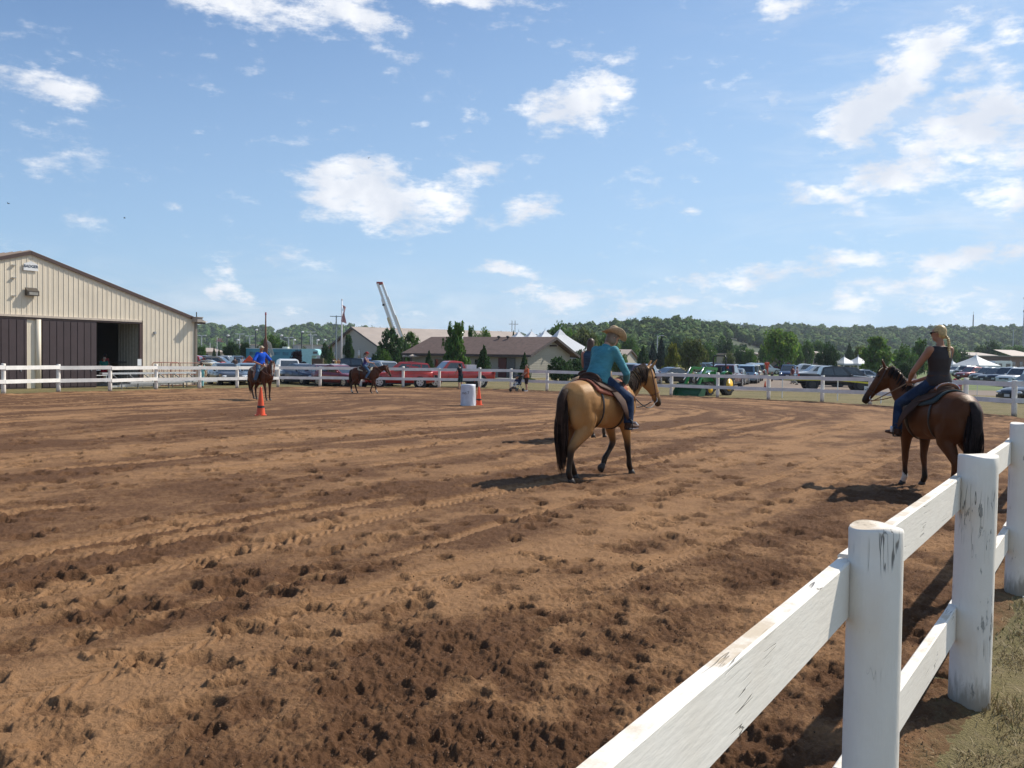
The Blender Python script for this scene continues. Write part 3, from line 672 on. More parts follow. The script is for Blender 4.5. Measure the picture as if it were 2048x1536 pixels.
def bleachers():
    a = at(160, 788); b = at(366, 779.5); a = barn_pt(150, -3.4); b = barn_pt(376, -3.0)
    L = (b-a).length; ang = math.atan2(b.y-a.y, b.x-a.x)
    t = thing('bleachers', 'low silver bleacher benches lying behind the fence in front of the barn', 'bleachers', a, ang)
    for (x0, x1, y, z, w) in ((.1, L*.86, .9, .95, .28), (.6, L*.90, .45, .55, .25), (1.3, L*.98, .0, .42, .25), (1.0, L*.7, .55, .30, .25), (.2, L*.45, .2, .22, .2)):
        mb = MB(); mb.box(((x0+x1)/2, y, z), (x1-x0, w, .05)); mb.box(((x0+x1)/2, y-w/2, z-.04), (x1-x0, .02, .08)); mb.build('plank', ALU, t)
    for k in range(6):
        x = .8+k*(L-2)/5.4; mb = MB(); mb.beam((x,-.1,.03),(x,1.0,.03),.06,.05); mb.beam((x,1.0,.0),(x,.95,.95),.05,.05); mb.beam((x,0,0),(x,.0,.42),.05,.05); mb.beam((x,.0,.42),(x,.95,.93),.04,.05); mb.build('bleacher_frame', M('frame_steel', (.20,.20,.20), .5, .5), t)
    # picnic table inside the doorway
    p = barn_pt(206, 1.5, .29); t2 = thing('folding_table', 'small white table just inside the open barn door', 'table', p, ang)
    mb = MB(); mb.box((0,0,.74),(1.8,.7,.05)); mb.build('tabletop', WHITE, t2)
    for x in (-.8,.8):
        for y in (-.3,.3):
            mb = MB(); mb.box((x,y,.36),(.04,.04,.72)); mb.build('leg', STEEL, t2)
    mb = MB(); mb.box((0,-.62,.43),(1.7,.28,.04)); mb.box((-.7,-.62,.2),(.05,.25,.42)); mb.box((.7,-.62,.2),(.05,.25,.42)); tag(mb.build('bench', WHITE), 'white bench in front of the table in the barn doorway', 'bench').location = p
    bpy.data.objects['bench'].rotation_euler = (0,0,ang)
    bx = MB(); bx.box((0,0,.13),(.5,.36,.26)); bx.box((0,0,.27),(.54,.40,.03)); o = bx.build('cooler', M('box_pink', (.55,.42,.40), .7)); o.location = p+Vector((0,0,.765)); o.rotation_euler = (0,0,ang); tag(o, 'pale box standing on the white table in the barn doorway', 'box')
    p = barn_pt(262, 1.6, .29); t3 = thing('pipe_rail', 'black pipe rail panel standing inside the barn doorway on the right', 'rail', p, ang)
    for z in (1.25, .5):
        mb = MB(); mb.tube([(-1.3,0,z),(1.2,0,z)], .035, 6); mb.build('bar', BLACK, t3)
    for x in (-1.3, 1.2):
        mb = MB(); mb.tube([(x,0,0),(x,0,1.28)], .035, 6); mb.build('upright', BLACK, t3)
bleachers()
# ------------------------------------------------------------------ horses
def hair_mat(name, rgb, rgb2, rough=.45):
    m = bpy.data.materials.new(name); m.use_nodes = True; t = NT(m.node_tree); b = m.node_tree.nodes['Principled BSDF']
    a = t.node('ShaderNodeAttribute', attribute_name='points'); l = t.node('ShaderNodeAttribute', attribute_name='pale'); tc = t.node('ShaderNodeTexCoord'); P = tc.outputs['Object']
    n = t.noise(P, 4, 5, .6); c = t.mix(t.remap(n, .3, .7), (*rgb, 1), (*[v*.80 for v in rgb], 1))
    c = t.mix(t.remap(t.noise(t.scale(P, 1, 1, .3), 70, 3, .6), .3, .7, 0, .22), c, (*[v*.6 for v in rgb], 1))
    c = t.mix(t.math('ADD', a.outputs['Fac'], 0, clamp=True), c, (*rgb2, 1)); c = t.mix(l.outputs['Fac'], c, (.60, .54, .46, 1))
    t.l.new(c, b.inputs['Base Color']); b.inputs['Roughness'].default_value = rough; b.inputs['Specular IOR Level'].default_value = .28
    b.inputs['Specular Tint'].default_value = (1, .8, .6, 1)
    bp = t.node('ShaderNodeBump'); bp.inputs['Distance'].default_value = .004; t.l.new(t.noise(t.scale(P, 1, 1, .35), 90, 3, .6), bp.inputs['Height']); t.l.new(bp.outputs[0], b.inputs['Normal'])
    return m
def V3(*a): return Vector(a)
def rotz(v, a): return Matrix.Rotation(a, 3, 'Z') @ Vector(v)
TORSO = [(-.83,1.20,.08,.10),(-.78,1.18,.17,.20),(-.66,1.175,.265,.29),(-.48,1.17,.305,.325),(-.28,1.145,.30,.325),(-.05,1.105,.315,.335),(.18,1.09,.305,.345),(.38,1.115,.26,.36),(.55,1.14,.225,.34),(.70,1.13,.18,.26),(.79,1.13,.11,.16)]
def torso_at(x):
    xs = [q[0] for q in TORSO]; return [float(np.interp(x, xs, [q[k] for q in TORSO])) for k in (1, 2, 3)]
def torso_pt(x, th, off=0.0):
    """th measured from the top line, positive to the left (+y)"""
    z, a, b = torso_at(x); return V3(x, (a+off)*math.sin(th), z+(b+off)*math.cos(th))
def horse(name, label, loc, heading, mat, manemat, P, scale=1.0, voxel=.018, detail=True, socks=None, blaze=False):
    """local: x forward, y left, z up.  P: pose.  heading: rotation about z of the local x axis"""
    t = thing(name, label, 'horse', loc, heading); t.scale = (scale,)*3
    mb = MB()
    mb.loft([(V3(x, 0, z), V3(0, a, 0), V3(0, 0, b)) for x, z, a, b in TORSO], 24)
    for s in (1, -1):
        mb.ball((-.56, s*.135, 1.12), (.235, .155, .29), 14, 10); mb.ball((-.66, s*.12, 1.0), (.16, .12, .24), 12, 8)
        mb.ball((.47, s*.125, 1.05), (.20, .13, .30), 14, 10); mb.ball((.68, s*.075, 1.05), (.12, .10, .16), 12, 8)
        mb.ball((-.20, s*.13, 1.0), (.30, .15, .20), 12, 8)
    hoofs = []
    for key, s in (('LH', 1), ('RH', -1)):
        dx, lift = P.get(key, (0, 0)); fl = P.get(key+'f', 0)
        pts = [V3(-.56, s*.14, 1.08), V3(-.47+.1*dx, s*.155, .92), V3(-.48+.2*dx, s*.15, .78), V3(-.60+.42*dx, s*.14, .64+lift*.3), V3(-.705+.62*dx, s*.135, .50+lift*.5), V3(-.70+.66*dx, s*.135, .43+lift*.6), V3(-.68+.85*dx, s*.13, .28+lift*.8), V3(-.665+dx, s*.13, .155+lift), V3(-.615+dx-fl*.5, s*.13, .075+lift)]
        mb.tube(pts, [(.14,.21),(.13,.195),(.108,.155),(.076,.105),(.052,.072),(.043,.060),(.039,.046),(.047,.052),(.044,.048)], 14, side=(0,1,0))
        mb.ball(pts[4]+V3(-.03, 0, .03), (.032, .032, .05), 8, 6); hoofs.append((pts[-1], dx, lift, fl))
    for key, s in (('LF', 1), ('RF', -1)):
        dx, lift = P.get(key, (0, 0)); fold = P.get(key+'f', 0)
        if fold: pts = [V3(.47,s*.15,1.0), V3(.45,s*.15,.86), V3(.50,s*.145,.70), V3(.55,s*.14,.55), V3(.55,s*.14,.49), V3(.45,s*.135,.37), V3(.34,s*.13,.27), V3(.30,s*.13,.17)]
        else: pts = [V3(.47,s*.15,1.0), V3(.44+.05*dx,s*.15,.86), V3(.46+.3*dx,s*.145,.70), V3(.48+.5*dx,s*.135,.54+lift*.6), V3(.485+.55*dx,s*.13,.47+lift*.7), V3(.48+.8*dx,s*.13,.31+lift*.9), V3(.475+dx,s*.125,.155+lift), V3(.525+dx,s*.125,.075+lift)]
        mb.tube(pts, [(.11,.16),(.098,.125),(.070,.088),(.054,.058),(.051,.057),(.036,.042),(.044,.049),(.042,.046)], 14, side=(0,1,0)); hoofs.append((pts[-1], dx, lift, fold))
    # neck and head
    ny, hy = math.radians(P.get('neck_yaw', 0)), math.radians(P.get('head_yaw', 0)); ph, pf = P.get('poll', (1.08, 1.74)); hp = math.radians(P.get('head_pitch', 55))
    b0 = V3(.50, 0, 1.27); base = V3(.66, 0, 1.26); poll = V3(.62, 0, 0)+rotz((ph-.62, 0, 0), ny); poll.z = pf
    n1 = V3(.42, 0, 1.25); up = V3(0, 0, 1)
    cpts = [V3(.40, 0, 1.24), V3(.58, 0, 1.30)]; m1 = cpts[1].lerp(poll, .35)+V3(.02, 0, -.03); m2 = cpts[1].lerp(poll, .72)+V3(0, 0, .02); cpts += [m1, m2, poll]
    rad = [(.16, .25), (.145, .235), (.105, .185), (.085, .145), (.078, .115)]
    side = rotz((0, 1, 0), ny*.7); mb.tube(cpts, rad, 18, side=side)
    h = rotz((math.cos(hp), 0, -math.sin(hp)), ny+hy); lat = rotz((0, 1, 0), ny+hy); u = h.cross(lat)*-1
    if u.z < 0 and hp < 1.5: u = -u
    u = lat.cross(h)*-1 if lat.cross(h).dot(V3(h.x, h.y, 0).normalized()+V3(0,0,.3)) < 0 else lat.cross(h)
    def hd(l, uo=0.0, la=0.0): return poll+h*l+u*uo+lat*la
    hsecs = [(-.05,.0,.055,.07),(.03,-.01,.085,.105),(.12,-.035,.098,.135),(.22,-.04,.092,.130),(.31,-.018,.072,.098),(.42,-.005,.058,.074),(.52,-.006,.056,.066),(.58,-.012,.056,.060),(.62,-.016,.040,.042)]
    mb.loft([(hd(l, o), lat*a, u*b) for l, o, a, b in hsecs], 16)
    for s in (1, -1):
        mb.ball(hd(.10, -.055, s*.055), .06, 10, 8); mb.ball(hd(.565, .0, s*.045), .024, 8, 6)
        e0 = hd(-.02, .055, s*.058); ed = (u*.8-h*.55+lat*s*.15).normalized(); fw = (h*.6+u*.4)
        mb.tube([e0, e0+ed*.06, e0+ed*.12, e0+ed*.175], [(.030,.024),(.036,.024),(.028,.018),(.006,.006)], 8, side=lat)
    me = blend(mb, voxel, 5 if voxel < .025 else 3, 'horse_body')
    n = len(me.vertices); co = np.empty(n*3); me.vertices.foreach_get('co', co); co = co.reshape(-1, 3)
    pz = P.get('points', (.42, .70)); pts_ = 1-sstep(pz[0], pz[1], co[:, 2]); 
    hx = (co-np.array(poll)) @ np.array(h); near = (np.linalg.norm(co-np.array(hd(.6)), axis=1)); pts_ = np.maximum(pts_, (1-sstep(.07, .20, near))*.9)
    pts_ = np.maximum(pts_, (1-sstep(.02,.05,np.abs(co[:,1])))*(co[:,2] > 1.40)*(co[:,0] < .5)*P.get('dorsal', 0))
    pale = np.zeros(n)
    if blaze: fr = (co-np.array(poll)) @ np.array(u); la = np.abs((co-np.array(poll)) @ np.array(lat)); pale = ((hx > .02) & (hx < .62) & (fr > .02) & (la < .026+.01*np.sin(hx*9)) & (np.linalg.norm(co-np.array(hd(.3)), axis=1) < .4)).astype(float)
    if socks:
        for i in socks: c = np.array(hoofs[i][0]); pale = np.maximum(pale, ((np.linalg.norm((co-c)*np.array([1,1,.6]), axis=1) < .11)).astype(float))
    me.attributes.new('points', 'FLOAT', 'POINT').data.foreach_set('value', pts_.astype(np.float32)); me.attributes.new('pale', 'FLOAT', 'POINT').data.foreach_set('value', pale.astype(np.float32))
    mk('horse_body', me, mat, t)
    hoofm = M('hoof', (.045, .036, .03), .6)
    for (p, dx, lift, fl) in hoofs:
        mb = MB(); q = p
        R = Matrix.Rotation(math.radians(70)*(1 if fl else 0), 3, 'Y'); 
        lo = R @ V3(.035, 0, -.085); md = R @ V3(.018, 0, -.03)
        if not fl: lo.z = -(q.z-lift)-.004
        mb.loft([(q+V3(0,0,.01), R @ V3(.042,0,0), R @ V3(0,.042,0)), (q+md, R @ V3(.052,0,0), R @ V3(0,.050,0)), (q+lo, R @ V3(.066,0,0), R @ V3(0,.058,0))], 12); mb.build('hoof', hoofm, t, True)
    if detail:
        for s in (1, -1):
            mb = MB(); mb.ball(hd(.145, .062, s*.084), (.019,.019,.019), 10, 8); mb.build('eye', M('eye_dark', (.012,.008,.006), .12), t, True)
    # tail
    rs = np.random.RandomState(int(abs(loc[0]*100)) % 997); mb = MB(); ns = 150 if detail else 50; tl = P.get('tail_len', 1.0); sw = P.get('tail_sway', 0.0); tw = P.get('tail_w', 1.0)
    root = V3(-.80, 0, 1.30)
    mb.tube([root+V3(.06,0,.03), root+V3(-.03,0,.02), root+V3(-.09,0,-.08), root+V3(-.11,sw*.2,-.30), root+V3(-.09,sw*.5,-.55)], [.045,.055,.065*tw,.07*tw,.045], 10)
    for k in range(ns):
        a = rs.rand()*6.283; r = math.sqrt(rs.rand()); ox, oy = r*math.cos(a), r*math.sin(a); L = tl*rs.uniform(.75, 1.05); pts = []; st = rs.uniform(0, .18); jit = rs.normal(size=2)*.02
        for j in range(8):
            f = j/7; spread = (.035+.085*math.sin(min(1, f*1.35)*math.pi*.62))*tw; spread *= (1-.55*max(0, f-.6)/.4)
            x = -.80-.10*math.sin(min(1, f*2.2)*1.57)+.06*f+ox*spread*.8; y = oy*spread+sw*f+jit[0]*f; z = 1.33-st*.4-L*f; pts.append(V3(x, y, z))
        w = rs.uniform(.006, .011)*(1 if detail else 1.8); mb.tube(pts, [w*.8, w, w, w, w*.9, w*.8, w*.6, w*.2], 4, mi=0)
    mb.build('tail', manemat, t, True)
    # mane falling to one side, and a forelock
    mb = MB(); ms = P.get('mane_side', -1); nm = 120 if detail else 45; ml = P.get('mane_len', .27)
    for k in range(nm):
        f = rs.rand(); i = min(3, int(f*4)); g = f*4-i; seq = [V3(.50,0,1.27)]+[c for c in cpts[1:]]; c = seq[i].lerp(seq[i+1], g); rb = float(np.interp(f, [0,.25,.5,.75,1], [.24,.235,.185,.145,.115])); 
        tan = (seq[min(4, i+1)]-seq[i]).normalized(); cr = side.cross(tan); cr = cr if cr.z > 0 else -cr; ra = float(np.interp(f, [0,.25,.5,.75,1], [.15,.145,.105,.085,.078]))
        L = ml*rs.uniform(.7, 1.1); pts = []
        for j in range(6):
            q_ = j/5*L; ang = min(1.45, q_/(rb*.9)); pts.append(c+cr*(rb+.012)*math.cos(ang)+side*ms*(ra+.022)*math.sin(ang)+V3(0,0,-1)*max(0, q_-rb*1.3)+tan*rs.normal()*.006-tan*.02*j)
        w = rs.uniform(.007, .012); mb.tube(pts, [w, w, w, w*.9, w*.7, w*.25], 4)
    for k in range(16 if detail else 6):
        a0 = hd(-.03+.03*rs.rand(), .10, rs.normal()*.02); mb.tube([a0, a0+h*.07+u*.015, a0+h*.16+u*.0+lat*rs.normal()*.015], [.007, .008, .002], 4)
    mb.build('mane', manemat, t, True)
    return t, dict(poll=poll, h=h, u=u, lat=lat, hd=hd, hoofs=hoofs, M=Matrix.Translation(loc) @ Matrix.Rotation(heading, 4, 'Z') @ Matrix.Scale(scale, 4))

LEATHER = M('dark_leather', (.060,.024,.012), .8, var=.2, bump=.002); LEATHER2 = M('tan_leather', (.30,.12,.06), .5, var=.25, bump=.002); BLKL = M('black_leather', (.014,.012,.012), .4, bump=.001)
SILVER = M('silver', (.75,.74,.72), .25, .9)
def sheet_on(t, name, mat, xs, th, off, thick, parent=None, edge=None, flare=0.0):
    """a leather or cloth piece that follows the horse's barrel; th: list of max angle per x"""
    mb = MB(); n = 14; rows = []
    for x, tm in zip(xs, th):
        for o in (off, off+thick):
            rows.append([torso_pt(x, -tm+2*tm*k/n, o+flare*abs(2*k/n-1)**3) for k in range(n+1)])
    vs = [p for r in rows for p in r]; W = n+1; fs = []; m = len(xs)
    def id(i, o, k): return (i*2+o)*W+k
    for i in range(m-1):
        for k in range(n):
            fs.append((id(i,1,k), id(i+1,1,k), id(i+1,1,k+1), id(i,1,k+1))); fs.append((id(i,0,k+1), id(i+1,0,k+1), id(i+1,0,k), id(i,0,k)))
        fs.append((id(i,0,0), id(i+1,0,0), id(i+1,1,0), id(i,1,0))); fs.append((id(i,1,n), id(i+1,1,n), id(i+1,0,n), id(i,0,n)))
    for k in range(n): fs.append((id(0,0,k), id(0,1,k), id(0,1,k+1), id(0,0,k+1))); fs.append((id(m-1,0,k+1), id(m-1,1,k+1), id(m-1,1,k), id(m-1,0,k)))
    mb.add(vs, fs); return mb.build(name, mat, parent or t, True)
def saddle(label, loc, heading, leather, padmat, scale=1.0, foot=None, lace=None, simple=False):
    t = thing('western_saddle', label, 'saddle', loc, heading); t.scale = (scale,)*3
    sheet_on(t, 'saddle_pad', padmat, [-.42,-.36,-.1,.2,.36,.42], [.95,1.08,1.12,1.12,1.05,.9], .012, .022)
    sheet_on(t, 'skirt', leather, [-.36,-.30,-.12,.12,.28,.33], [.62,.86,.98,.98,.85,.6], .036, .012, flare=.01)
    mb = MB(); secs = []
    for x, dz, w in ((-.27,.10,.17),(-.235,.09,.185),(-.19,.065,.18),(-.10,.055,.17),(0,.065,.15),(.09,.085,.14),(.16,.12,.14),(.20,.13,.10)):
        z, a, b = torso_at(x); secs.append((V3(x, 0, z+b+dz*.35), V3(0, w, 0), V3(0, 0, .035+dz*.62)))
    mb.loft(secs, 16, power=.8); mb.build('seat', leather, t, True)
    zc = torso_at(-.25)[0]+torso_at(-.25)[2]
    mb = MB(); pts = [V3(-.245-.02*math.cos(a), .185*math.sin(a), zc+.03+.10*math.cos(a)) for a in np.linspace(-1.45, 1.45, 13)]; mb.tube(pts, .02, 8); mb.build('cantle', lace or leather, t, True)
    if lace:
        mb = MB()
        for a in np.linspace(-1.3, 1.3, 24): mb.ball((-.268-.02*math.cos(a), .19*math.sin(a), zc+.033+.112*math.cos(a)), .0085, 6, 4)
        mb.build('lacing', SILVER, t)
    zp = torso_at(.2)[0]+torso_at(.2)[2]
    mb = MB(); mb.tube([(.17,0,zp+.08),(.20,0,zp+.16),(.215,0,zp+.19)], [.035,.026,.024], 10); mb.ball((.22,0,zp+.20), (.04,.04,.016), 12, 6); mb.build('horn', leather, t, True)
    for s in (1, -1):
        f = foot[0 if s > 0 else 1] if foot else V3(.18, s*.40, .82)
        top = torso_pt(-.02, s*.75, .055); mb = MB(); a = top; b = V3(f.x-.05, f.y+s*.02, f.z+.12); n_ = V3(1, 0, 0)
        mid = a.lerp(b, .5)+V3(0, s*.05, 0)
        mb.tube([a, mid, b], [(.10,.010),(.085,.010),(.05,.010)], 8, side=n_); mb.build('fender', leather, t, True)
        mb = MB(); c = b+V3(0, 0, -.03); mb.tube([c+V3(0,0,.03), c+V3(0,.062,.0), c+V3(0,.068,-.09), c+V3(0,.055,-.125), c+V3(0,-.055,-.125), c+V3(0,-.068,-.09), c+V3(0,-.062,0), c+V3(0,0,.03)], .011, 6); mb.box(c+V3(0,0,-.128), (.07,.11,.014)); mb.build('stirrup', BLKL, t, True)
    for x, mt, nm in ((.27, BLKL, 'cinch'), (-.30, BLKL, 'rear_cinch')):
        mb = MB(); pts = [torso_pt(x, a, .012 if x > 0 else .014+.06*max(0, -math.cos(a))) for a in np.linspace(.8, 2*math.pi-.8, 22)]; mb.tube(pts, (.035, .007) if x > 0 else (.022, .006), 6, side=(1,0,0)); mb.build(nm, mt, t, True)
    if not simple:
        for s in (1, -1):
            mb = MB(); a = torso_pt(-.30, s*.6, .055); mb.tube([a, a+V3(-.01,s*.03,-.12), a+V3(-.02,s*.035,-.27)], [.008,.007,.004], 5); mb.build('saddle_string', leather, t, True)
    return t
def bridle(label, loc, heading, K, hands, mat, scale=1.0, reinmat=None, breast=False, sag=.10):
    t = thing('bridle', label, 'bridle', loc, heading); t.scale = (scale,)*3; hd, h, u, lat = K['hd'], K['h'], K['u'], K['lat']
    def ring(l, o, a, b, r=.011, a0=0, a1=2*math.pi, tilt=0.0):
        mb = MB(); pts = [hd(l+tilt*math.sin(x), o)+lat*a*math.cos(x)+u*b*math.sin(x) for x in np.linspace(a0, a1, 17)]; mb.tube(pts, (.006, r), 6, side=h, cap=True); return mb
    ring(.40, -.005, .068, .086).build('noseband', mat, t, True); ring(-.015, -.02, .094, .135).build('crownpiece', mat, t, True)
    for s in (1, -1):
        mb = MB(); mb.tube([hd(-.01,.03,s*.095), hd(.12,.0,s*.108), hd(.25,-.015,s*.103), hd(.40,-.03,s*.074), hd(.50,-.045,s*.064)], .009, 6); mb.build('cheek_strap', mat, t, True)
        mb = MB(); mb.tube([hd(.47,-.03,s*.064), hd(.51,-.045,s*.066), hd(.53,-.10,s*.066)], .007, 6); mb.build('bit', SILVER, t, True)
    for s in (1, -1):
        a = hd(.52, -.09, s*.066); b = Vector(hands); mb = MB(); pts = []
        for k in range(12):
            f = k/11; p = a.lerp(b, f); p.z -= sag*4*f*(1-f); p.y += s*.10*math.sin(math.pi*f); pts.append(p)
        mb.tube(pts, .0085, 6); mb.build('rein', reinmat or mat, t, True)
    if breast:
        mb = MB(); pts = [torso_pt(.36, s_, .02) for s_ in (.9,)]+[V3(.60,.23,1.22),V3(.74,.15,1.14),V3(.83,0,1.10),V3(.74,-.15,1.14),V3(.60,-.23,1.22)]+[torso_pt(.36, -.9, .02)]
        mb.tube(pts, (.008,.02), 6); mb.build('breast_collar', mat, t, True)
    return t

# ------------------------------------------------------------------ people
def skin_mat(name, rgb): return M(name, rgb, .5, var=.06, vs=8, spec=.35)
SKIN = skin_mat('skin', (.50,.27,.18)); SKIN_TAN = skin_mat('tanned_skin', (.36,.17,.10))
def cloth(name, rgb, **k): return M(name, rgb, .85, var=k.pop('var', .10), vs=k.pop('vs', 9), bump=.006, bs=14, spec=.15, **k)
JEANS = cloth('denim', (.020,.036,.075), var=.3, vs=7, dirt=((.06,.09,.15), .5)); JEANS2 = cloth('light_denim', (.07,.12,.19), var=.25)
def figure(name, label, loc, rz, J, O, voxel=.016, shift=0, detail=True, scale=1.0, group=None):
    """J: joint positions (x forward, y left); O: outfit.  One continuous body; clothes, hair and hat are its children"""
    t = thing(name, label, 'person', loc, rz, group); t.scale = (scale,)*3
    f = O.get('build', 1.0); fwd = J.get('fwd', V3(1,0,0)); side = J['lsh']-J['rsh']; side.normalize()
    hs = (J['lhip']-J['rhip']).normalized()
    pel, wai, che, nek, hed = J['pelvis'], J['pelvis'].lerp(J['chest'], .45), J['chest'], J['neck'], J['head']
    hf = J.get('look', V3(1,0,0)).normalized(); hu = (hed-nek).normalized(); hu = (hu-hf*hu.dot(hf)).normalized(); hl = hu.cross(hf)
    hw = O.get('hips', .165)*f; sw = O.get('shoulders', .19)*f
    def torso(mb, k=0.0, hem=-.04, top=True):
        d = (che-pel).normalized(); a = pel+d*hem
        secs = [(a, hs*(hw+k), d.cross(hs)*(.115*f+k)), (pel+d*.04, hs*(hw+k), d.cross(hs)*(.118*f+k)), (wai, hs.lerp(side,.5)*(O.get('waist', .14)*f+k), d.cross(side)*(.10*f+k)), (che, side*(.165*f+k), d.cross(side)*(.115*f+k)), (che.lerp(nek,.45), side*(sw*.93+k), d.cross(side)*(.098*f+k)), (che.lerp(nek,.80), side*(sw*.62+k), d.cross(side)*(.07*f+k))]
        mb.loft(secs, 18, power=.85); 
        if not (k and O.get('sleeve', 2) == 0):
            for q in ('lsh', 'rsh'): mb.ball(J[q], (.060*f+k), 10, 8)
    def arm(mb, s, k=0.0, frac=2.0):
        a, b, c = J[s+'sh'], J[s+'el'], J[s+'ha']; r = [.060*f+k, .052*f+k, .044*f+k, .041*f+k, .028+k]
        if frac >= 2: pts = [a, a.lerp(b,.5), b, b.lerp(c,.4), c]
        elif frac >= 1: pts = [a, a.lerp(b,.5), b]; r = r[:3]
        else: pts = [a, a.lerp(b, frac*.5), a.lerp(b, frac)]; r = [r[0], r[1]+.006, r[1]+.004]
        mb.tube(pts, r, 10)
    def leg(mb, s, k=0.0, frac=2.0):
        a, b, c = J[s+'hip'], J[s+'kn'], J[s+'an']; r = [.092*f+k, .080*f+k, .058*f+k, .058*f+k, .040*f+k+(.018 if k else 0)]
        if frac >= 2: pts = [a, a.lerp(b,.5), b, b.lerp(c,.35), c]
        else: pts = [a, a.lerp(b, .5*frac), a.lerp(b, frac)]; r = [r[0], r[1]+.005, r[2]+.015]
        mb.tube(pts, r, 12)
    mb = MB(); torso(mb); mb.tube([che.lerp(nek,.55), nek, nek.lerp(hed,.55)], [.062, .052*min(f,1.1), .05], 12, side=side)
    # skull, jaw, nose, ears
    def hp(a, b, c): return hed+hf*a+hl*b+hu*c
    R = Matrix((hf, hl, hu)).transposed()
    mb.ball(hed+hu*.025, (.096,.076,.098), 16, 12, R=R); mb.ball(hp(.032,0,-.055), (.058,.054,.060), 12, 8, R=R); mb.ball(hp(.098,0,-.012), (.018,.013,.024), 8, 6, R=R)
    mb.ball(hp(.082,0,-.058), (.014,.024,.010), 8, 6, R=R)
    for s in (1, -1): mb.ball(hp(-.008, s*.078, -.005), (.016,.010,.030), 8, 6, R=R); mb.ball(hp(.080, s*.030, .018), (.012,.016,.010), 8, 6, R=R)
    for s in 'lr':
        arm(mb, s); leg(mb, s); c = J[s+'ha']; el = J[s+'el']; d = (c-el).normalized(); 
        pd = J.get(s+'hd', d); mb.ball(c+pd*.045, (.045,.030,.040) if detail else .045, 10, 8, R=Matrix((pd.normalized(), side, pd.normalized().cross(side))).transposed() if detail else None)
        an = J[s+'an']; to = J[s+'toe']; mb.tube([an, an.lerp(to,.3)+V3(0,0,-.03), to], [.042,.042,.028], 10)
    body = blend(mb, voxel, 4, 'body')
    ob = mk('body', body, O.get('skin', SKIN), t)
    if detail:   # five unequal bent fingers on each hand
        fm = MB()
        for s, sg in (('l', 1), ('r', -1)):
            c = J[s+'ha']; d = J.get(s+'hd', (c-J[s+'el']).normalized()).normalized(); lat = side; dn = d.cross(lat); dn = dn if dn.z < 0 else -dn
            for k, L in enumerate((.070, .078, .073, .058)):
                b = c+d*.075+lat*(.027-.018*k)*sg; fm.tube([b, b+d*L*.45, b+d*L*.6+dn*L*.35, b+d*L*.4+dn*L*.68], [.0095,.009,.0085,.007], 6)
            b = c+d*.035+lat*.034*sg; fm.tube([b, b+(d*.6+lat*sg*.5)*.03, b+d*.05+lat*sg*.018+dn*.02], [.011,.0095,.0075], 6)
        fm.build('fingers', O.get('skin', SKIN), t, True)
    # clothes
    if O.get('shirt'):
        mb = MB(); torso(mb, .016, O.get('hem', -.06)); sl = O.get('sleeve', 2)
        if sl: 
            for s in 'lr': arm(mb, s, .013, sl)
        if O.get('puff'): mb.ball(pel+V3(-.02,0,.07), (.17,.19,.09), 12, 8)
        me = blend(mb, voxel, 3, 'shirt')
        if sl == 0: pass
        mk(O.get('shirt_name', 'shirt'), me, O['shirt'], t)
        if sl == 2 and detail:
            mb = MB(); mb.tube([nek.lerp(che,.22), nek.lerp(che,.0)], [.072,.066], 12, side=side); mb.build('collar', O['shirt'], t, True)
    mb = MB(); d = (che-pel).normalized(); mb.loft([(pel+d*-.10, hs*(hw*.95), d.cross(hs)*(.118*f)), (pel, hs*(hw+.010), d.cross(hs)*(.128*f)), (pel+d*.09, hs*(hw*.94+.010), d.cross(hs)*(.112*f+.01))], 16, power=.85)
    for s in 'lr': leg(mb, s, .015, O.get('legs', 2))
    mk(O.get('pants_name', 'jeans'), blend(mb, voxel, 3, 'trousers'), O.get('pants', JEANS), t)
    if detail and O.get('hem', 0) > -.08:
        mb = MB(); mb.loft([(pel+d*.085, hs*(hw*.94+.014), d.cross(hs)*(.112*f+.014)), (pel+d*.115, hs*(hw*.94+.012), d.cross(hs)*(.112*f+.012))], 20, cap=False); mb.build('belt', LEATHER, t, True)
    for s in 'lr':
        mb = MB(); an, to = J[s+'an'], J[s+'toe']; dd = (to-an); hd_ = V3(dd.x, dd.y, 0).normalized(); heel = an-hd_*.05+V3(0,0,an.z*0-.055)
        mb.tube([heel, an+V3(0,0,-.045), an.lerp(to,.5)+V3(0,0,-.022), to+hd_*.01], [(.036,.034),(.043,.044),(.044,.036),(.026,.020)], 12, side=hd_.cross(V3(0,0,1)))
        if O.get('boot'): mb.tube([an+V3(0,0,.10), an, an+V3(0,0,-.05)], [.052,.05,.046], 10)
        mb.build('boot' if O.get('boot') else 'shoe', O.get('shoes', LEATHER), t, True)
    # hair
    hc = O.get('hair_col'); st = O.get('hair', 'short')
    if hc is not None:
        mb = MB(); mb.ball(hp(-.016, 0, .038), (.098,.086,.096), 16, 12, R=R)
        if st in ('short', 'bob', 'braid', 'pony'): mb.ball(hp(-.045, 0, -.01), (.066,.078,.075), 12, 8, R=R)
        if st == 'bob': mb.ball(hp(-.035,0,-.055), (.072,.085,.075), 12, 8, R=R); [mb.ball(hp(.01, s*.066, -.05), (.04,.026,.065), 8, 6, R=R) for s in (1,-1)]
        if st == 'long':
            mb.loft([(hp(-.03,0,.02), hl*.09, hf*.08), (hp(-.055,0,-.10), hl*.088, hf*.055), (hp(-.075,0,-.22), hl*.085, hf*.04), (hp(-.08,0,-.33), hl*.045, hf*.025)], 12)
        if st == 'bun': mb.ball(hp(-.105,0,.035), .042, 10, 8)
        mk('hair', blend(mb, max(.010, voxel*.7), 2, 'hair'), hc, t)
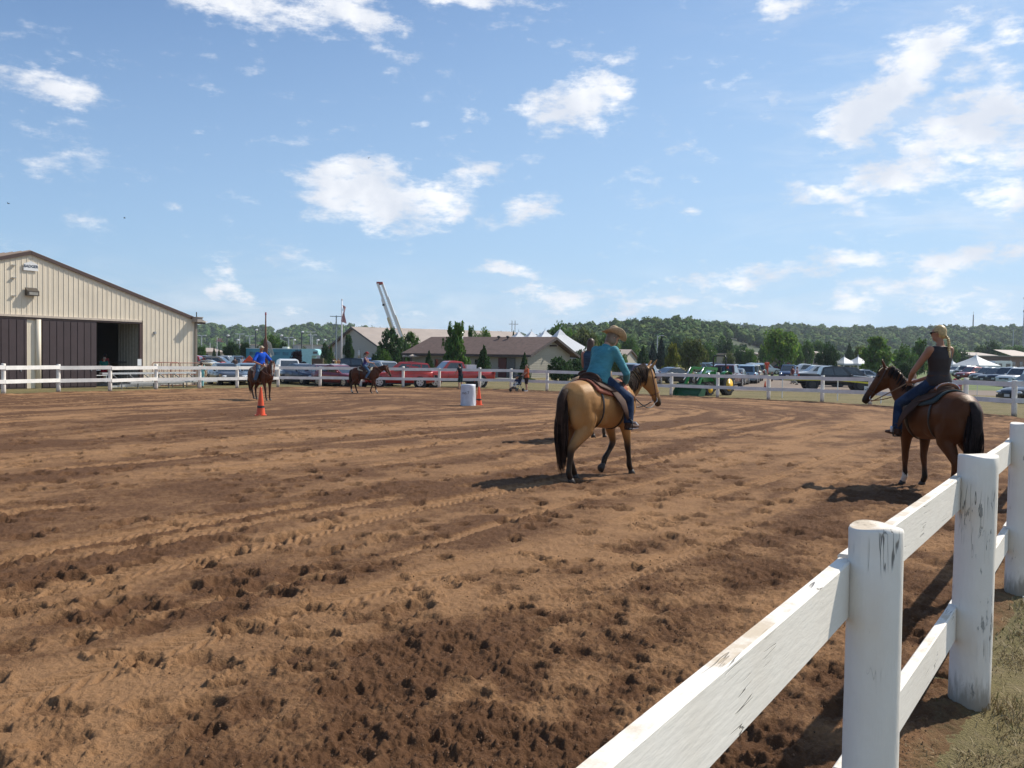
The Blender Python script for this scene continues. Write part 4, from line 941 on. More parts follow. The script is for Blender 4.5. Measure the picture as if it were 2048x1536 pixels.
        if st == 'braid':
            mb = MB(); pth = [hp(-.09,0,-.03), hp(-.125,-.01,-.085), hp(-.13,-.012,-.14), hp(-.13,-.012,-.195), hp(-.125,-.012,-.25)]
            for k in range(18):
                g = k/17*(len(pth)-1); i = min(3, int(g)); c = pth[i].lerp(pth[i+1], g-i); s = 1 if k % 2 else -1; mb.ball(c+hl*s*.012, (.019,.024,.018), 8, 6, R=R @ Matrix.Rotation(s*.6, 3, 'X'))
            mb.tube([pth[-1], pth[-1]+V3(.0,0,-.05), pth[-1]+V3(.005,0,-.12), pth[-1]+V3(.01,0,-.17)], [.015,.028,.026,.006], 8); mb.build('braid', hc, t, True)
        if st == 'pony':
            mb = MB(); mb.tube([hp(-.10,0,.04), hp(-.15,0,.0), hp(-.155,0,-.10), hp(-.14,0,-.20)], [.022,.034,.032,.008], 8); mb.build('ponytail', hc, t, True)
    if detail:
        mb = MB(); [mb.ball(hp(.088, s*.030, .012), (.009,.013,.009), 8, 6, R=R) for s in (1,-1)]; mb.build('eyes', M('eye_dark', (.012,.008,.006), .12), t, True)
        mb = MB(); mb.ball(hp(.093,0,-.058), (.007,.021,.006), 8, 6, R=R); mb.build('mouth', M('lips', (.30,.10,.08), .5), t, True)
    if O.get('glasses'):
        mb = MB(); [mb.ball(hp(.098, s*.032, .014), (.012,.028,.020), 10, 6, R=R) for s in (1,-1)]; [mb.beam(hp(.09, s*.06,.02), hp(-.01, s*.083,.02), .006,.012) for s in (1,-1)]; mb.build('sunglasses', BLACK, t, True)
    hat = O.get('hat')
    if hat:
        kind, hm = hat; mb = MB(); up = (hu*.96-hf*.10 if kind == 'cowboy' else hu).normalized(); c = hed+hu*.075
        fwd_ = (hf-up*hf.dot(up)).normalized(); lt = up.cross(fwd_)
        if kind == 'cowboy':
            n = 36; vs = []; fs = []
            for lay, (rx, ry) in enumerate(((.098,.080),(.14,.125),(.185,.165),(.205,.185))):
                for k in range(n):
                    a = 2*math.pi*k/n; ca, sa = math.cos(a), math.sin(a); lift = (abs(sa)**2.2)*[0,.012,.045,.078][lay]-(abs(ca)**3)*[0,.004,.016,.026][lay]; vs.append(c+fwd_*rx*ca*1.05+lt*ry*sa*(1-.10*lay/3)+up*lift)
            for lay in range(3):
                for k in range(n): fs.append((lay*n+k, (lay+1)*n+k, (lay+1)*n+(k+1) % n, lay*n+(k+1) % n))
            o = len(vs); vs += [v-up*.006 for v in vs]; fs += [tuple(i+o for i in reversed(q)) for q in fs[:]]; fs += [(3*n+k, o+3*n+k, o+3*n+(k+1) % n, 3*n+(k+1) % n) for k in range(n)]
            mb.add(vs, fs); br = mb.build('hat', hm, t, True)
            m2 = MB(); vs = []; fs = []
            for lay, (r, hgt) in enumerate(((1.0,0),(.99,.04),(.93,.085),(.86,.112),(.70,.122),(.40,.105),(.0,.09))):
                for k in range(n):
                    a = 2*math.pi*k/n; ca, sa = math.cos(a), math.sin(a); pinch = 1-.28*max(0, ca)*(hgt/.12)*abs(sa)**.5; crease = -.030*(1-min(1, abs(sa*r)/.35))*(lay >= 3)*(1); vs.append(c+fwd_*.100*r*ca+lt*.084*r*sa*pinch+up*(hgt+crease+(.012*(-ca) if lay > 1 else 0)))
            for lay in range(6):
                for k in range(n): fs.append((lay*n+k, lay*n+(k+1) % n, (lay+1)*n+(k+1) % n, (lay+1)*n+k))
            m2.add(vs, fs); m2.build('hat_crown', hm, br, True)
            m3 = MB(); m3.loft([(c+up*.004, fwd_*.1035, lt*.0875), (c+up*.022, fwd_*.1030, lt*.0865)], 30, cap=False); m3.build('hat_band', LEATHER, br, True)
        else:
            mb.ball(hp(-.008,0,.050), (.106,.090,.082), 16, 12, R=R); mb.tube([hp(.06,0,.062), hp(.12,0,.056), hp(.17,0,.044)], [(.075,.010),(.070,.007),(.045,.005)], 12, side=hl); mb.build('cap', hm, t, True)
    if O.get('belly'): pass
    return t
def mounted(seat=V3(-.04,0,1.56), lean=.10, look=V3(1,0,0), lh=V3(.34,.08,1.62), rh=V3(.30,-.12,1.60), head_off=V3(.05,0,.0), foot=None, knee=None, tors=1.0, elout=.16, twist=0.0):
    S = seat; J = {}
    d = V3(math.sin(lean), 0, math.cos(lean)); J['pelvis'] = S+V3(0,0,.06); J['chest'] = J['pelvis']+d*.34*tors; J['neck'] = J['pelvis']+d*.56*tors; J['head'] = J['neck']+V3(head_off.x, head_off.y, .135+head_off.z); J['look'] = look
    lat = rotz((0,1,0), twist)
    for s, q in ((1,'l'), (-1,'r')):
        J[q+'sh'] = J['pelvis']+d*.465*tors+lat*s*.178; J[q+'hip'] = S+V3(.02, s*.10, .03)
        J[q+'ha'] = lh if s > 0 else rh; J[q+'el'] = J[q+'sh'].lerp(J[q+'ha'], .5)+V3(-.07, s*elout*.6, -.10)
        kn = knee[0 if s > 0 else 1] if knee else V3(S.x+.36, s*.36, S.z-.30); ft = foot[0 if s > 0 else 1] if foot else V3(S.x+.20, s*.40, S.z-.72)
        J[q+'kn'] = kn; J[q+'an'] = ft+V3(-.02,0,.06); J[q+'toe'] = ft+V3(.17, s*.05, .015)
    return J
def standing(h=1.72, lh=None, rh=None, look=V3(1,0,0), lean=0.0, stride=.06, lk=0.0):
    k = h/1.72; J = {}; d = V3(math.sin(lean), 0, math.cos(lean))
    J['pelvis'] = V3(0,0,.93); J['chest'] = J['pelvis']+d*.33; J['neck'] = J['pelvis']+d*.55; J['head'] = J['neck']+V3(.02,0,.13); J['look'] = look
    for s, q in ((1,'l'), (-1,'r')):
        J[q+'sh'] = J['pelvis']+d*.49+V3(0,s*.185,0); J[q+'hip'] = V3(0,s*.09,.90); J[q+'kn'] = V3(.03+s*stride*.5, s*.10, .49); J[q+'an'] = V3(-.02+s*stride, s*.11, .09); J[q+'toe'] = V3(.14+s*stride, s*.14, .03)
        ha = (lh if s > 0 else rh) or V3(.10, s*.26, .84); J[q+'ha'] = ha; J[q+'el'] = J[q+'sh'].lerp(ha, .5)+V3(-.05, s*.05, -.02)
    return {a: (b*k if a != 'look' else b) for a, b in J.items()}

# ------------------------------------------------------------------ the four pairs in the arena
BUCK = hair_mat('buckskin_coat', (.42,.215,.078), (.022,.016,.013)); BAY = hair_mat('bay_coat', (.105,.034,.012), (.012,.009,.008), .46); CHEST = hair_mat('chestnut_coat', (.090,.026,.012), (.035,.014,.009)); TANH = hair_mat('tan_coat', (.40,.24,.12), (.05,.04,.03))
BLKHAIR = M('black_mane', (.020,.015,.014), .7, var=.4, spec=.12, island=.8); BROWNHAIR = M('brown_mane', (.050,.020,.012), .45, var=.3, spec=.12, island=.4)
TAILB = M('faded_tail', (.030,.018,.013), .7, var=.5, vs=3, spec=.12, island=.8)
def pair_buckskin():
    o = at(1205, 952); mid = Vector((1.42, 13.98, 0)); hdg = math.radians(47); z = float(tz(mid.x, mid.y)); loc = (mid.x, mid.y, z-.005)
    P = dict(RH=(-.20,0), LH=(.22,0), RF=(.16,0), LF=(-.1,0), LFf=1, neck_yaw=-14, head_yaw=-12, poll=(1.10,1.64), head_pitch=67, mane_side=-1, mane_len=.32, tail_len=1.12, tail_w=.98, tail_sway=.02)
    t, K = horse('horse', 'buckskin horse with black mane and tail carrying the rider in the cowboy hat', loc, hdg, BUCK, TAILB, P, scale=1.07)
    foot = (V3(.17,.40,.80), V3(.22,-.41,.80)); rh = V3(.50,-.13,1.47); lh = V3(.46,.08,1.50)
    saddle('brown leather western saddle with a reddish pad on the buckskin horse', loc, hdg, LEATHER, M('rust_pad', (.30,.095,.055), .9, var=.35, vs=30, dirt=((.05,.03,.03), .6)), 1.07, foot)
    bridle('brown bridle with loose black reins on the buckskin horse', loc, hdg, K, (.50,-.05,1.48), M('bridle_leather', (.13,.055,.03), .5), 1.07, BLKL, breast=True, sag=.22)
    J = mounted(seat=V3(-.06,0,1.50), lean=.42, look=rotz((math.cos(.45),0,-math.sin(.45)), -.5), lh=lh, rh=rh, head_off=V3(.11,-.03,-.03), foot=foot, knee=(V3(.28,.36,1.24), V3(.30,-.36,1.22)), tors=.97, elout=.3)
    teal = M('teal_shirt', (.070,.25,.29), .7, var=.14, vs=5, bump=.035, bs=7, spec=.2, stretch=(1,1,1.8))
    t2 = figure('person', 'rider in a turquoise long sleeved shirt, blue jeans and a straw cowboy hat', loc, hdg, J, dict(shirt=teal, sleeve=2, hem=-.10, pants=JEANS, hair='bob', hair_col=M('ash_blond_hair', (.20,.13,.075), .5, var=.3), hat=('cowboy', M('straw_hat', (.47,.335,.20), .75, var=.18, vs=30)), boot=True, shoes=LEATHER, build=1.06, hips=.185, waist=.165, shoulders=.20), scale=1.05)
    for s in (1, -1): pass
    mb = MB(); f = foot[1]; mb.box(f+V3(.07,-.02,-.012), (.20,.07,.012)); mb.prism([f+V3(.10,-.055,.07), f+V3(.19,-.055,.01), f+V3(.19,-.055,.03), f+V3(.11,-.055,.09)], (0,0,0), (0,.07,0)); o_ = mb.build('boot_trim', M('boot_white', (.60,.60,.62), .5), t2)
def pair_bay():
    mid = Vector((6.44, 13.1, 0)); hdg = math.radians(99); z = float(tz(mid.x, mid.y)); loc = (mid.x, mid.y, z-.005)
    P = dict(LH=(.05,0), RH=(-.12,0), LF=(.02,0), RF=(-.10,0), neck_yaw=27, head_yaw=30, poll=(1.0,1.76), head_pitch=56, mane_side=1, mane_len=.17, tail_len=1.02, tail_w=1.05, points=(.18,.42), tail_sway=.03)
    t, K = horse('horse', 'dark bay horse standing by the near fence under the blond rider', loc, hdg, BAY, BLKHAIR, P, scale=1.03, socks=[2])
    foot = (V3(.30,.42,.83), V3(.24,-.42,.83)); hand = V3(.50,.10,1.60)
    saddle('dark western saddle with silver laced cantle on the bay horse', loc, hdg, LEATHER, M('teal_pad', (.035,.055,.06), .9), 1.03, foot, lace=LEATHER2)
    bridle('thin tan bridle and reins on the bay horse', loc, hdg, K, tuple(hand), M('bridle_dark', (.06,.03,.02), .5), 1.03, M('tan_rein', (.28,.17,.09), .6), sag=.06)
    J = mounted(seat=V3(-.06,0,1.55), lean=-.02, look=rotz((1,0,-.08), .75), lh=V3(.46,.12,1.62), rh=V3(.42,.02,1.62), head_off=V3(.03,.01,0), foot=foot, knee=(V3(.36,.36,1.27), V3(.34,-.36,1.27)), tors=1.03, elout=.25, twist=.12)
    t2 = figure('person', 'blond rider with a long braid, dark sunglasses, brown sleeveless top and jeans', loc, hdg, J, dict(shirt=M('brown_top', (.018,.009,.009), .65, var=.2, bump=.006, bs=12), sleeve=0, hem=-.05, shirt_name='tank_top', pants=JEANS, skin=SKIN_TAN, hair='braid', hair_col=M('blond_hair', (.50,.35,.15), .45, var=.25, vs=30), glasses=True, boot=True, shoes=LEATHER, build=.98, hips=.178, waist=.13, shoulders=.178), scale=1.03)
    mb = MB(); f = foot[0]; mb.tube([f+V3(.02,.03,.10), f+V3(.03,.03,.02)], [.050,.046], 8); mb.build('boot_cuff', M('boot_white', (.60,.60,.62), .5), t2, True)
def pair_capman():
    a = at(500, 799); b = at(545, 800); mid = at(522, 800); hdg = math.radians(-42); loc = (mid.x, mid.y, mid.z)
    P = dict(LH=(.05,0), RH=(.25,.05), LF=(0,0), RF=(.12,0), neck_yaw=-14, head_yaw=-16, poll=(1.06,1.64), head_pitch=62, mane_side=1, tail_len=1.0)
    t, K = horse('horse', 'dark chestnut horse with a white blaze facing the camera under the man in blue', loc, hdg, CHEST, BROWNHAIR, P, 1.02, voxel=.028, detail=False, blaze=True)
    foot = (V3(.2,.42,.85), V3(.2,-.42,.85))
    saddle('tan western saddle on the blazed chestnut horse', loc, hdg, LEATHER2, M('cream_pad', (.45,.40,.30), .9), 1.02, foot, simple=True)
    bridle('tan bridle and breast collar on the blazed chestnut horse', loc, hdg, K, (.42,0,1.62), LEATHER2, 1.02, breast=True)
    J = mounted(seat=V3(-.04,0,1.56), lean=.03, lh=V3(.40,.14,1.58), rh=V3(.36,-.12,1.56), foot=foot, elout=.5)
    figure('person', 'man in a bright blue T-shirt and pale cap riding the blazed chestnut horse', loc, hdg, J, dict(shirt=cloth('royal_blue', (.012,.085,.52)), sleeve=.9, pants=JEANS2, skin=SKIN_TAN, hat=('cap', cloth('cap_cream', (.50,.42,.30))), hair='short', hair_col=M('grey_hair', (.2,.17,.14), .6), build=1.2, shoes=LEATHER), voxel=.024, detail=False, scale=1.0)
def pair_girl():
    mid = at(731, 787); hdg = math.radians(-4); loc = (mid.x, mid.y, mid.z)
    P = dict(LH=(.12,0), RH=(-.12,0), LF=(-.22,0), RF=(.18,0), neck_yaw=-3, head_yaw=0, poll=(1.18,1.52), head_pitch=60, mane_side=-1, tail_len=1.0)
    t, K = horse('horse', 'liver chestnut horse walking along the far rail past the red cars', loc, hdg, CHEST, BROWNHAIR, P, 1.0, voxel=.028, detail=False, socks=[1, 3])
    foot = (V3(.2,.42,.82), V3(.12,-.42,.84))
    saddle('saddle with a pale pad on the horse near the red cars', loc, hdg, LEATHER, M('cream_pad', (.45,.40,.30), .9), 1.0, foot, simple=True)
    bridle('brown bridle and long reins on the horse near the red cars', loc, hdg, K, (.44,0,1.70), LEATHER2, 1.0, sag=.04)
    J = mounted(seat=V3(-.06,0,1.55), lean=.14, lh=V3(.42,.05,1.74), rh=V3(.44,-.08,1.74), foot=foot, elout=.1, tors=.92, look=V3(1,0,-.2))
    figure('person', 'young rider in a dark blue tank top and red cap passing the red cars', loc, hdg, J, dict(shirt=cloth('plum_blue', (.05,.045,.16)), sleeve=0, pants=JEANS2, skin=SKIN, shirt_name='tank_top', hat=('cap', cloth('red_cap', (.30,.05,.04))), hair='pony', hair_col=M('brown_hair', (.07,.035,.02), .5), build=.85), voxel=.022, detail=False)
def pair_hidden():
    Y = 20.5; mid = gp(1181, Y); hdg = math.radians(62); loc = (mid.x, mid.y, mid.z)
    P = dict(LH=(.05,0), RH=(-.1,0), LF=(0,0), RF=(.1,0), neck_yaw=0, poll=(1.05,1.62), head_pitch=60, tail_len=.95)
    t, K = horse('horse', 'light tan horse almost hidden behind the buckskin horse and its rider', loc, hdg, TANH, BROWNHAIR, P, 1.03, voxel=.026, detail=False)
    foot = (V3(.2,.42,.84), V3(.2,-.42,.84)); saddle('dark saddle under the rider in the striped top', loc, hdg, LEATHER, BLKL, 1.03, foot, simple=True)
    J = mounted(seat=V3(-.06,0,1.53), lean=.05, foot=foot)
    figure('person', 'rider with a long brown ponytail and a navy striped sleeveless top', loc, hdg, J, dict(shirt=M('navy_stripe', (.020,.045,.075), .8, var=.5, vs=3, stretch=(.5,.5,6)), sleeve=0, shirt_name='striped_top', pants=BLKL, skin=skin_mat('rosy_skin', (.38,.18,.13)), hair='long', hair_col=M('brown_hair', (.07,.035,.02), .5), build=.86), voxel=.020, detail=False)
pair_buckskin(); pair_bay(); pair_capman(); pair_girl(); pair_hidden()
# ------------------------------------------------------------------ vehicles
GLASS = M('car_glass', (.018,.024,.028), .06, var=.3, vs=1.5, spec=.8, coat=.6); TYRE = M('tyre', (.018,.018,.018), .85); RIM = M('alloy', (.50,.50,.50), .3, .8); RIMD = M('dark_wheel', (.05,.05,.05), .4, .5)
CHROME = M('chrome', (.62,.62,.62), .15, .9); LAMP = M('headlamp', (.62,.64,.66), .1, spec=.8, coat=.8); REDL = M('tail_lamp', (.42,.02,.015), .2, coat=.6); DARKP = M('dark_plastic', (.022,.022,.024), .6); PLATE = M('plate', (.55,.55,.56), .5)
def paint(name, rgb, metal=.25): return M('paint_'+name, rgb, .32, metal, var=.05, vs=1.5, coat=.7, dirt=((.20,.17,.13), .12))
PAINTS = dict(cream=paint('cream', (.62,.55,.42), .1), champagne=paint('champagne', (.42,.36,.27)), silver=paint('silver', (.36,.37,.38), .5), grey=paint('grey', (.13,.135,.14), .4), darkgrey=paint('darkgrey', (.045,.048,.052), .4), black=paint('black', (.010,.011,.013), .2),
  white=paint('white', (.66,.66,.65), .0), red=paint('red', (.42,.022,.016), .1), darkred=paint('darkred', (.20,.012,.016), .25), maroon=paint('maroon', (.085,.016,.022), .25), blue=paint('blue', (.025,.055,.13), .4), navy=paint('navy', (.012,.020,.045), .4), green=paint('green', (.02,.06,.045), .4), teal=paint('teal', (.03,.10,.12), .4), tan=paint('tan', (.30,.245,.17), .3), mauve=paint('mauve', (.17,.10,.12), .4), lightblue=paint('lightblue', (.22,.30,.36), .5))
VK = {}
def car_kind(kind):
    """build one of each body style; copies share its meshes"""
    if kind in VK: return VK[kind]
    D = dict(
     sedan=dict(L=4.75,W=1.80,st=[(-2.36,.42,.80,.62),(-2.28,.30,.93,.80),(-1.75,.22,1.0,.88),(-1.0,.20,.98,.90),(.2,.20,.95,.90),(.95,.20,.93,.90),(1.6,.21,.86,.88),(2.15,.26,.74,.82),(2.34,.36,.62,.66)],
        cab=[(-1.78,.99),(-1.05,1.40),(.05,1.44),(1.02,.93)], wb=(-1.42,1.42), r=.32),
     suv=dict(L=4.6,W=1.86,st=[(-2.28,.48,1.0,.70),(-2.2,.36,1.12,.86),(-1.6,.28,1.14,.92),(.2,.26,1.10,.93),(.95,.26,1.06,.93),(1.7,.28,.98,.91),(2.12,.34,.86,.86),(2.28,.46,.72,.70)],
        cab=[(-2.18,1.13),(-1.95,1.66),(.1,1.74),(.98,1.06)], wb=(-1.36,1.38), r=.37),
     minivan=dict(L=4.9,W=1.92,st=[(-2.45,.42,.95,.76),(-2.38,.30,1.06,.90),(-1.6,.24,1.08,.96),(.6,.22,1.04,.96),(1.3,.24,.98,.94),(2.0,.28,.84,.90),(2.40,.38,.68,.72)],
        cab=[(-2.36,1.06),(-2.15,1.70),(.35,1.74),(1.65,.95)], wb=(-1.5,1.48), r=.33),
     pickup=dict(L=5.6,W=1.98,st=[(-2.80,.55,1.16,.94),(-2.74,.50,1.20,.97),(-.72,.42,1.20,.98),(-.68,.40,1.16,.98),(1.1,.40,1.16,.98),(1.5,.42,1.16,.97),(2.3,.46,1.12,.95),(2.66,.50,1.02,.90),(2.76,.60,.88,.82)],
        cab=[(-.70,1.15),(-.45,1.80),(.65,1.84),(1.30,1.14)], wb=(-1.72,1.72), r=.42),
     crewcab=dict(L=5.8,W=2.0,st=[(-2.90,.55,1.16,.95),(-2.84,.50,1.20,.98),(-1.2,.42,1.20,.99),(-1.15,.40,1.15,.99),(1.1,.40,1.15,.99),(1.5,.42,1.15,.98),(2.35,.46,1.10,.96),(2.76,.50,1.0,.91),(2.86,.60,.86,.83)],
        cab=[(-1.18,1.14),(-.95,1.78),(.62,1.84),(1.35,1.13)], wb=(-1.78,1.80), r=.42),
     jeep=dict(L=4.0,W=1.75,st=[(-1.95,.55,1.15,.80),(-1.9,.5,1.18,.84),(.5,.48,1.16,.85),(.6,.48,1.14,.80),(1.7,.52,1.10,.72),(1.78,.55,1.05,.68)],
        cab=[(-1.92,1.16),(-1.90,1.80),(.35,1.82),(.62,1.14)], wb=(-1.2,1.25), r=.42))[kind]
    W = D['W']/2; P0 = PAINTS['white']; t = thing('vehicle_template', 'x', 'car')
    mb = MB(); secs = []; n = 20
    vs = []; fs = []
    for x, zl, zb, hw in D['st']:
        prof = [(0,zl),(hw*.80,zl),(hw*.97,zl+.10),(hw,zl+(zb-zl)*.35),(hw,zl+(zb-zl)*.62),(hw*.975,zb-.07),(hw*.90,zb-.012),(hw*.6,zb+.012),(0,zb+.022)]
        ring = [(x,y,z) for y,z in prof]+[(x,-y,z) for y,z in prof[-2:0:-1]]; vs += ring
    m = len(prof)*2-2
    for i in range(len(D['st'])-1):
        for k in range(m): fs.append((i*m+k, (i+1)*m+k, (i+1)*m+(k+1) % m, i*m+(k+1) % m))
    fs.append(tuple(range(m))); fs.append(tuple(range((len(D['st'])-1)*m+m-1, (len(D['st'])-1)*m-1, -1)))
    mb.add(vs, fs); zm = [q for q in D['st']]
    x0b, z0b = D['cab'][0]; x1, z1 = D['cab'][1]; x2, z2 = D['cab'][2]; x3, z3 = D['cab'][3]
    for xw in D['wb']:
        for s in (1,-1): 
            arc = [Vector((xw+(D['r']+.075)*math.cos(a), s*(W+.005), D['r']+(D['r']+.075)*math.sin(a))) for a in np.linspace(-.1, math.pi+.1, 12)]; mb.tube(arc, (.02,.03), 4, side=(0,1,0))
    body = mb.build('body', P0, t, True)
    # cabin: lower ring at belt, upper ring at the roof
    hb = W*.93; hr = W*.74; mb = MB(); rz = .04
    low = [(x0b,-hb*.93,z0b-.02),(x0b,hb*.93,z0b-.02),(x3,hb*.93,z3-.03),(x3,-hb*.93,z3-.03)]
    mid = [(x1,-hr,z1-.02),(x1,hr,z1-.02),(x2,hr,z2-.03),(x2,-hr,z2-.03)]
    xm = (x1+x2)/2; topz = max(z1, z2)+.05
    vs = [Vector(v) for v in low+mid]+[Vector((x1+.12,-hr*.9,z1+.03)),Vector((x1+.12,hr*.9,z1+.03)),Vector((xm,hr*.9,topz+.01)),Vector((xm,-hr*.9,topz+.01)),Vector((x2-.12,hr*.9,z2+.02)),Vector((x2-.12,-hr*.9,z2+.02))]
    mb.add(vs, [(0,1,5,4),(1,2,6,5),(2,3,7,6),(3,0,4,7),(4,5,9,8),(5,6,12,10,9),(7,4,8,11,13),(6,7,13,12),(8,9,10,11),(11,10,12,13)]); mb.build('cabin', P0, t)
    def panel(name, a, b, c, d, inset=(.06,.06,.06,.06), off=.006, mat=GLASS, nm=None):
        a, b, c, d = map(Vector, (a, b, c, d)); n = (b-a).cross(d-a).normalized()
        if n.dot((a+c)/2-Vector((xm,0,1.2))) < 0: n = -n
        def pt(u, v): return (a*(1-u)+b*u)*(1-v)+(d*(1-u)+c*u)*v
        u0, u1, v0, v1 = inset[0], 1-inset[1], inset[2], 1-inset[3]; pts = [pt(u0,v0),pt(u1,v0),pt(u1,v1),pt(u0,v1)]
        mb = MB(); mb.prism([p+n*off for p in pts], n*.0, n*-.012*1.0); return mb.build(name, mat, t)
    L_ = [Vector(v) for v in low]; U_ = [Vector(v) for v in mid]
    panel('windshield', L_[2], L_[3], U_[3], U_[2], (.06,.06,.06,.05)); panel('rear_window', L_[1], L_[0], U_[0], U_[1], (.10,.10,.12,.08))
    for s in (0, 1):
        a, b, c, d = (L_[0], L_[3], U_[3], U_[0]) if s else (L_[1], L_[2], U_[2], U_[1])
        cuts = {'sedan':[(.13,.46),(.50,.84)],'suv':[(.04,.22),(.26,.52),(.56,.86)],'minivan':[(.03,.24),(.27,.53),(.56,.84)],'pickup':[(.12,.84)],'crewcab':[(.08,.42),(.46,.86)],'jeep':[(.04,.45),(.5,.93)]}[kind]
        for c0, c1 in cuts: panel('side_window', a, b, c, d, (c0, 1-c1, .12, .10))
    if kind in ('pickup', 'crewcab'):
        bx0, bx1 = D['st'][1][0]+.06, D['cab'][0][0]-.08; mb = MB(); mb.box(((bx0+bx1)/2,0,1.222),(bx1-bx0,W*1.66,.03)); mb.build('bed_liner' if kind == 'pickup' else 'bed_cover', DARKP, t)
        mb = MB(); [mb.beam((bx0,s*W*.93,1.225),(bx1,s*W*.93,1.225),.09,.04) for s in (1,-1)]; mb.beam((bx0-.03,-W*.93,1.22),(bx0-.03,W*.93,1.22),.07,.05); mb.build('bed_rail', P0, t)
    xf, xr = D['st'][-1][0], D['st'][0][0]; zf = D['st'][-1][2]; zr = D['st'][0][2]; hf = D['st'][-1][3]
    big = kind in ('pickup','crewcab','jeep','suv')
    mb = MB(); mb.box((xf-.02,0,zf-.12 if big else zf-.10),(.10,hf*1.15,.24 if big else .12)); mb.build('grille', DARKP, t)
    mb = MB(); mb.box((xf-.02,0,D['st'][-1][1]+.02),(.16,W*1.62,.18)); mb.build('front_bumper', CHROME if kind in ('pickup','jeep') else P0, t)
    mb = MB(); mb.box((xr+.0,0,D['st'][0][1]+.02),(.16,W*1.7,.18)); mb.build('rear_bumper', CHROME if kind in ('pickup','crewcab') else P0, t)
    for s in (1,-1):
        z_ = D['st'][-2][2]-.13; mb = MB(); mb.ball((xf-.09,s*hf*.98,z_),(.11,.19 if not big else .15,.085 if not big else .11),12,8); mb.build('headlight', LAMP, t, True)
        mb = MB(); mb.box((xr+.07,s*(D['st'][0][3]+.05),zr-.10),(.14,.14,.17 if not big else .30)); mb.build('taillight', REDL, t)
        mb = MB(); mb.ball((x3-.28,s*(W+.04),z3+.07),(.07,.10,.07),8,6); mb.build('mirror', P0, t, True)
        mb = MB(); zz = D['st'][3][1]; 
        for xd in ([-.35,.72] if kind in ('pickup',) else [-.95,.02,.92] if kind not in ('jeep',) else [-.3,.45]): mb.box((xd,s*(W*.999),(zz+z0b)/2+.05),(.014,.012,z0b-zz-.25))
        mb.build('door_seam', DARKP, t)
        mb = MB()
        for xd in ([.0] if kind == 'pickup' else [-.72,.25]): mb.box((xd,s*(W+.004),z3-.14),(.16,.03,.03))
        mb.build('door_handle', P0 if kind != 'pickup' else CHROME, t)
        mb = MB(); mb.box((0,s*(W-.03),D['st'][3][1]+.03),(abs(D['wb'][0])+D['wb'][1]-2*D['r']-.2,.08,.09)); mb.build('sill', DARKP, t)
    mb = MB(); mb.box((xf+.075,0,D['st'][-1][1]+.08),(.02,.34,.16)); mb.build('licence_plate', PLATE, t)
    mb = MB(); mb.box((xr-.085,0,zr-.22),(.02,.34,.16)); mb.build('licence_plate', PLATE, t)
    wm = MB(); r = D['r']; w = .115
    wm.loft([(Vector((0,y,0)), Vector((q,0,0)), Vector((0,0,q))) for y,q in ((-w,r*.80),(-w*.95,r*.95),(-w*.6,r),(w*.6,r),(w*.95,r*.95),(w,r*.80))], 24); tyre = wm.mesh('tyre', True); tyre.materials.append(TYRE)
    rm = MB(); rm.loft([(Vector((0,y,0)), Vector((q,0,0)), Vector((0,0,q))) for y,q in ((-w-.004,r*.66),(-w-.014,r*.62))], 20); rm.loft([(Vector((0,y,0)), Vector((q,0,0)), Vector((0,0,q))) for y,q in ((w+.004,r*.66),(w+.014,r*.62))], 20)
    for s in (1,-1):
        for k in range(5):
            a = 2*math.pi*(k+.5)/5; rm.box((r*.40*math.cos(a), s*(w+.013), r*.40*math.sin(a)), (r*.24,.012,r*.16), Matrix.Rotation(-a,3,'Y'), 1)
    rim = rm.mesh('rim'); rim.materials.append(RIM if kind != 'crewcab' else RIMD); rim.materials.append(DARKP)
    am = MB(); am.loft([(Vector((0,y,0)), Vector((q,0,0)), Vector((0,0,q))) for y,q in ((-.15,r+.07),(.15,r+.07))], 22); arch = am.mesh('wheel_well'); arch.materials.append(DARKP)
    for xw in D['wb']:
        for s in (1,-1):
            o = bpy.data.objects.new('wheel_well', arch); C.objects.link(o); o.parent = t; o.location = (xw, s*(W-.145), r+.01)
            o = bpy.data.objects.new('wheel', tyre); C.objects.link(o); o.parent = t; o.location = (xw, s*(W-.085), r)
            q = bpy.data.objects.new('rim', rim); C.objects.link(q); q.parent = o
    VK[kind] = (t, D); return VK[kind]
USED = set()
PARTN = {'body','cabin','mirror','front_bumper','rear_bumper','door_handle','bed_rail'}
NAME = dict(sedan='parked_car', suv='parked_suv', minivan='minivan', pickup='pickup_truck', crewcab='pickup_truck', jeep='parked_suv')
CATS = dict(sedan='car', suv='suv', minivan='minivan', pickup='pickup truck', crewcab='pickup truck', jeep='jeep')
def car(kind, color, px, Y, deg, label, group=None, simple=False, scale=1.0, dz=0):
    """deg: heading of the bonnet, 0 = towards photo right, 90 = away"""
    tmpl, D = car_kind(kind); p = gp(px, Y); P_ = PAINTS[color]
    t = thing(NAME[kind], label, CATS[kind], (p.x, p.y, p.z+dz), math.radians(deg), group); t.scale = (scale,)*3
    skip = {'door_seam','door_handle','licence_plate','sill','mirror','wheel_well'} if simple else set()
    for ch in tmpl.children:
        nm = ch.name.split('.')[0]
        if nm in skip: continue
        c = ch.copy(); C.objects.link(c); c.parent = t
        if nm in PARTN and ch.data.materials[0] == PAINTS['white']: setmat(c, P_)
        for g in ch.children:
            if simple and nm != 'wheel': continue
            d = g.copy(); C.objects.link(d); d.parent = c
    return t
NR = 'cars parked on the grass behind the far fence'
car('sedan','cream',431,66,-14,'cream sedan parked beside the right corner of the barn',NR)
car('sedan','darkgrey',452,60.5,-58,'dark sedan with chrome front parked in front of the cream sedan',NR)
car('sedan','lightblue',497,62,-62,'pale blue grey sedan parked behind the man in blue on the horse',NR)
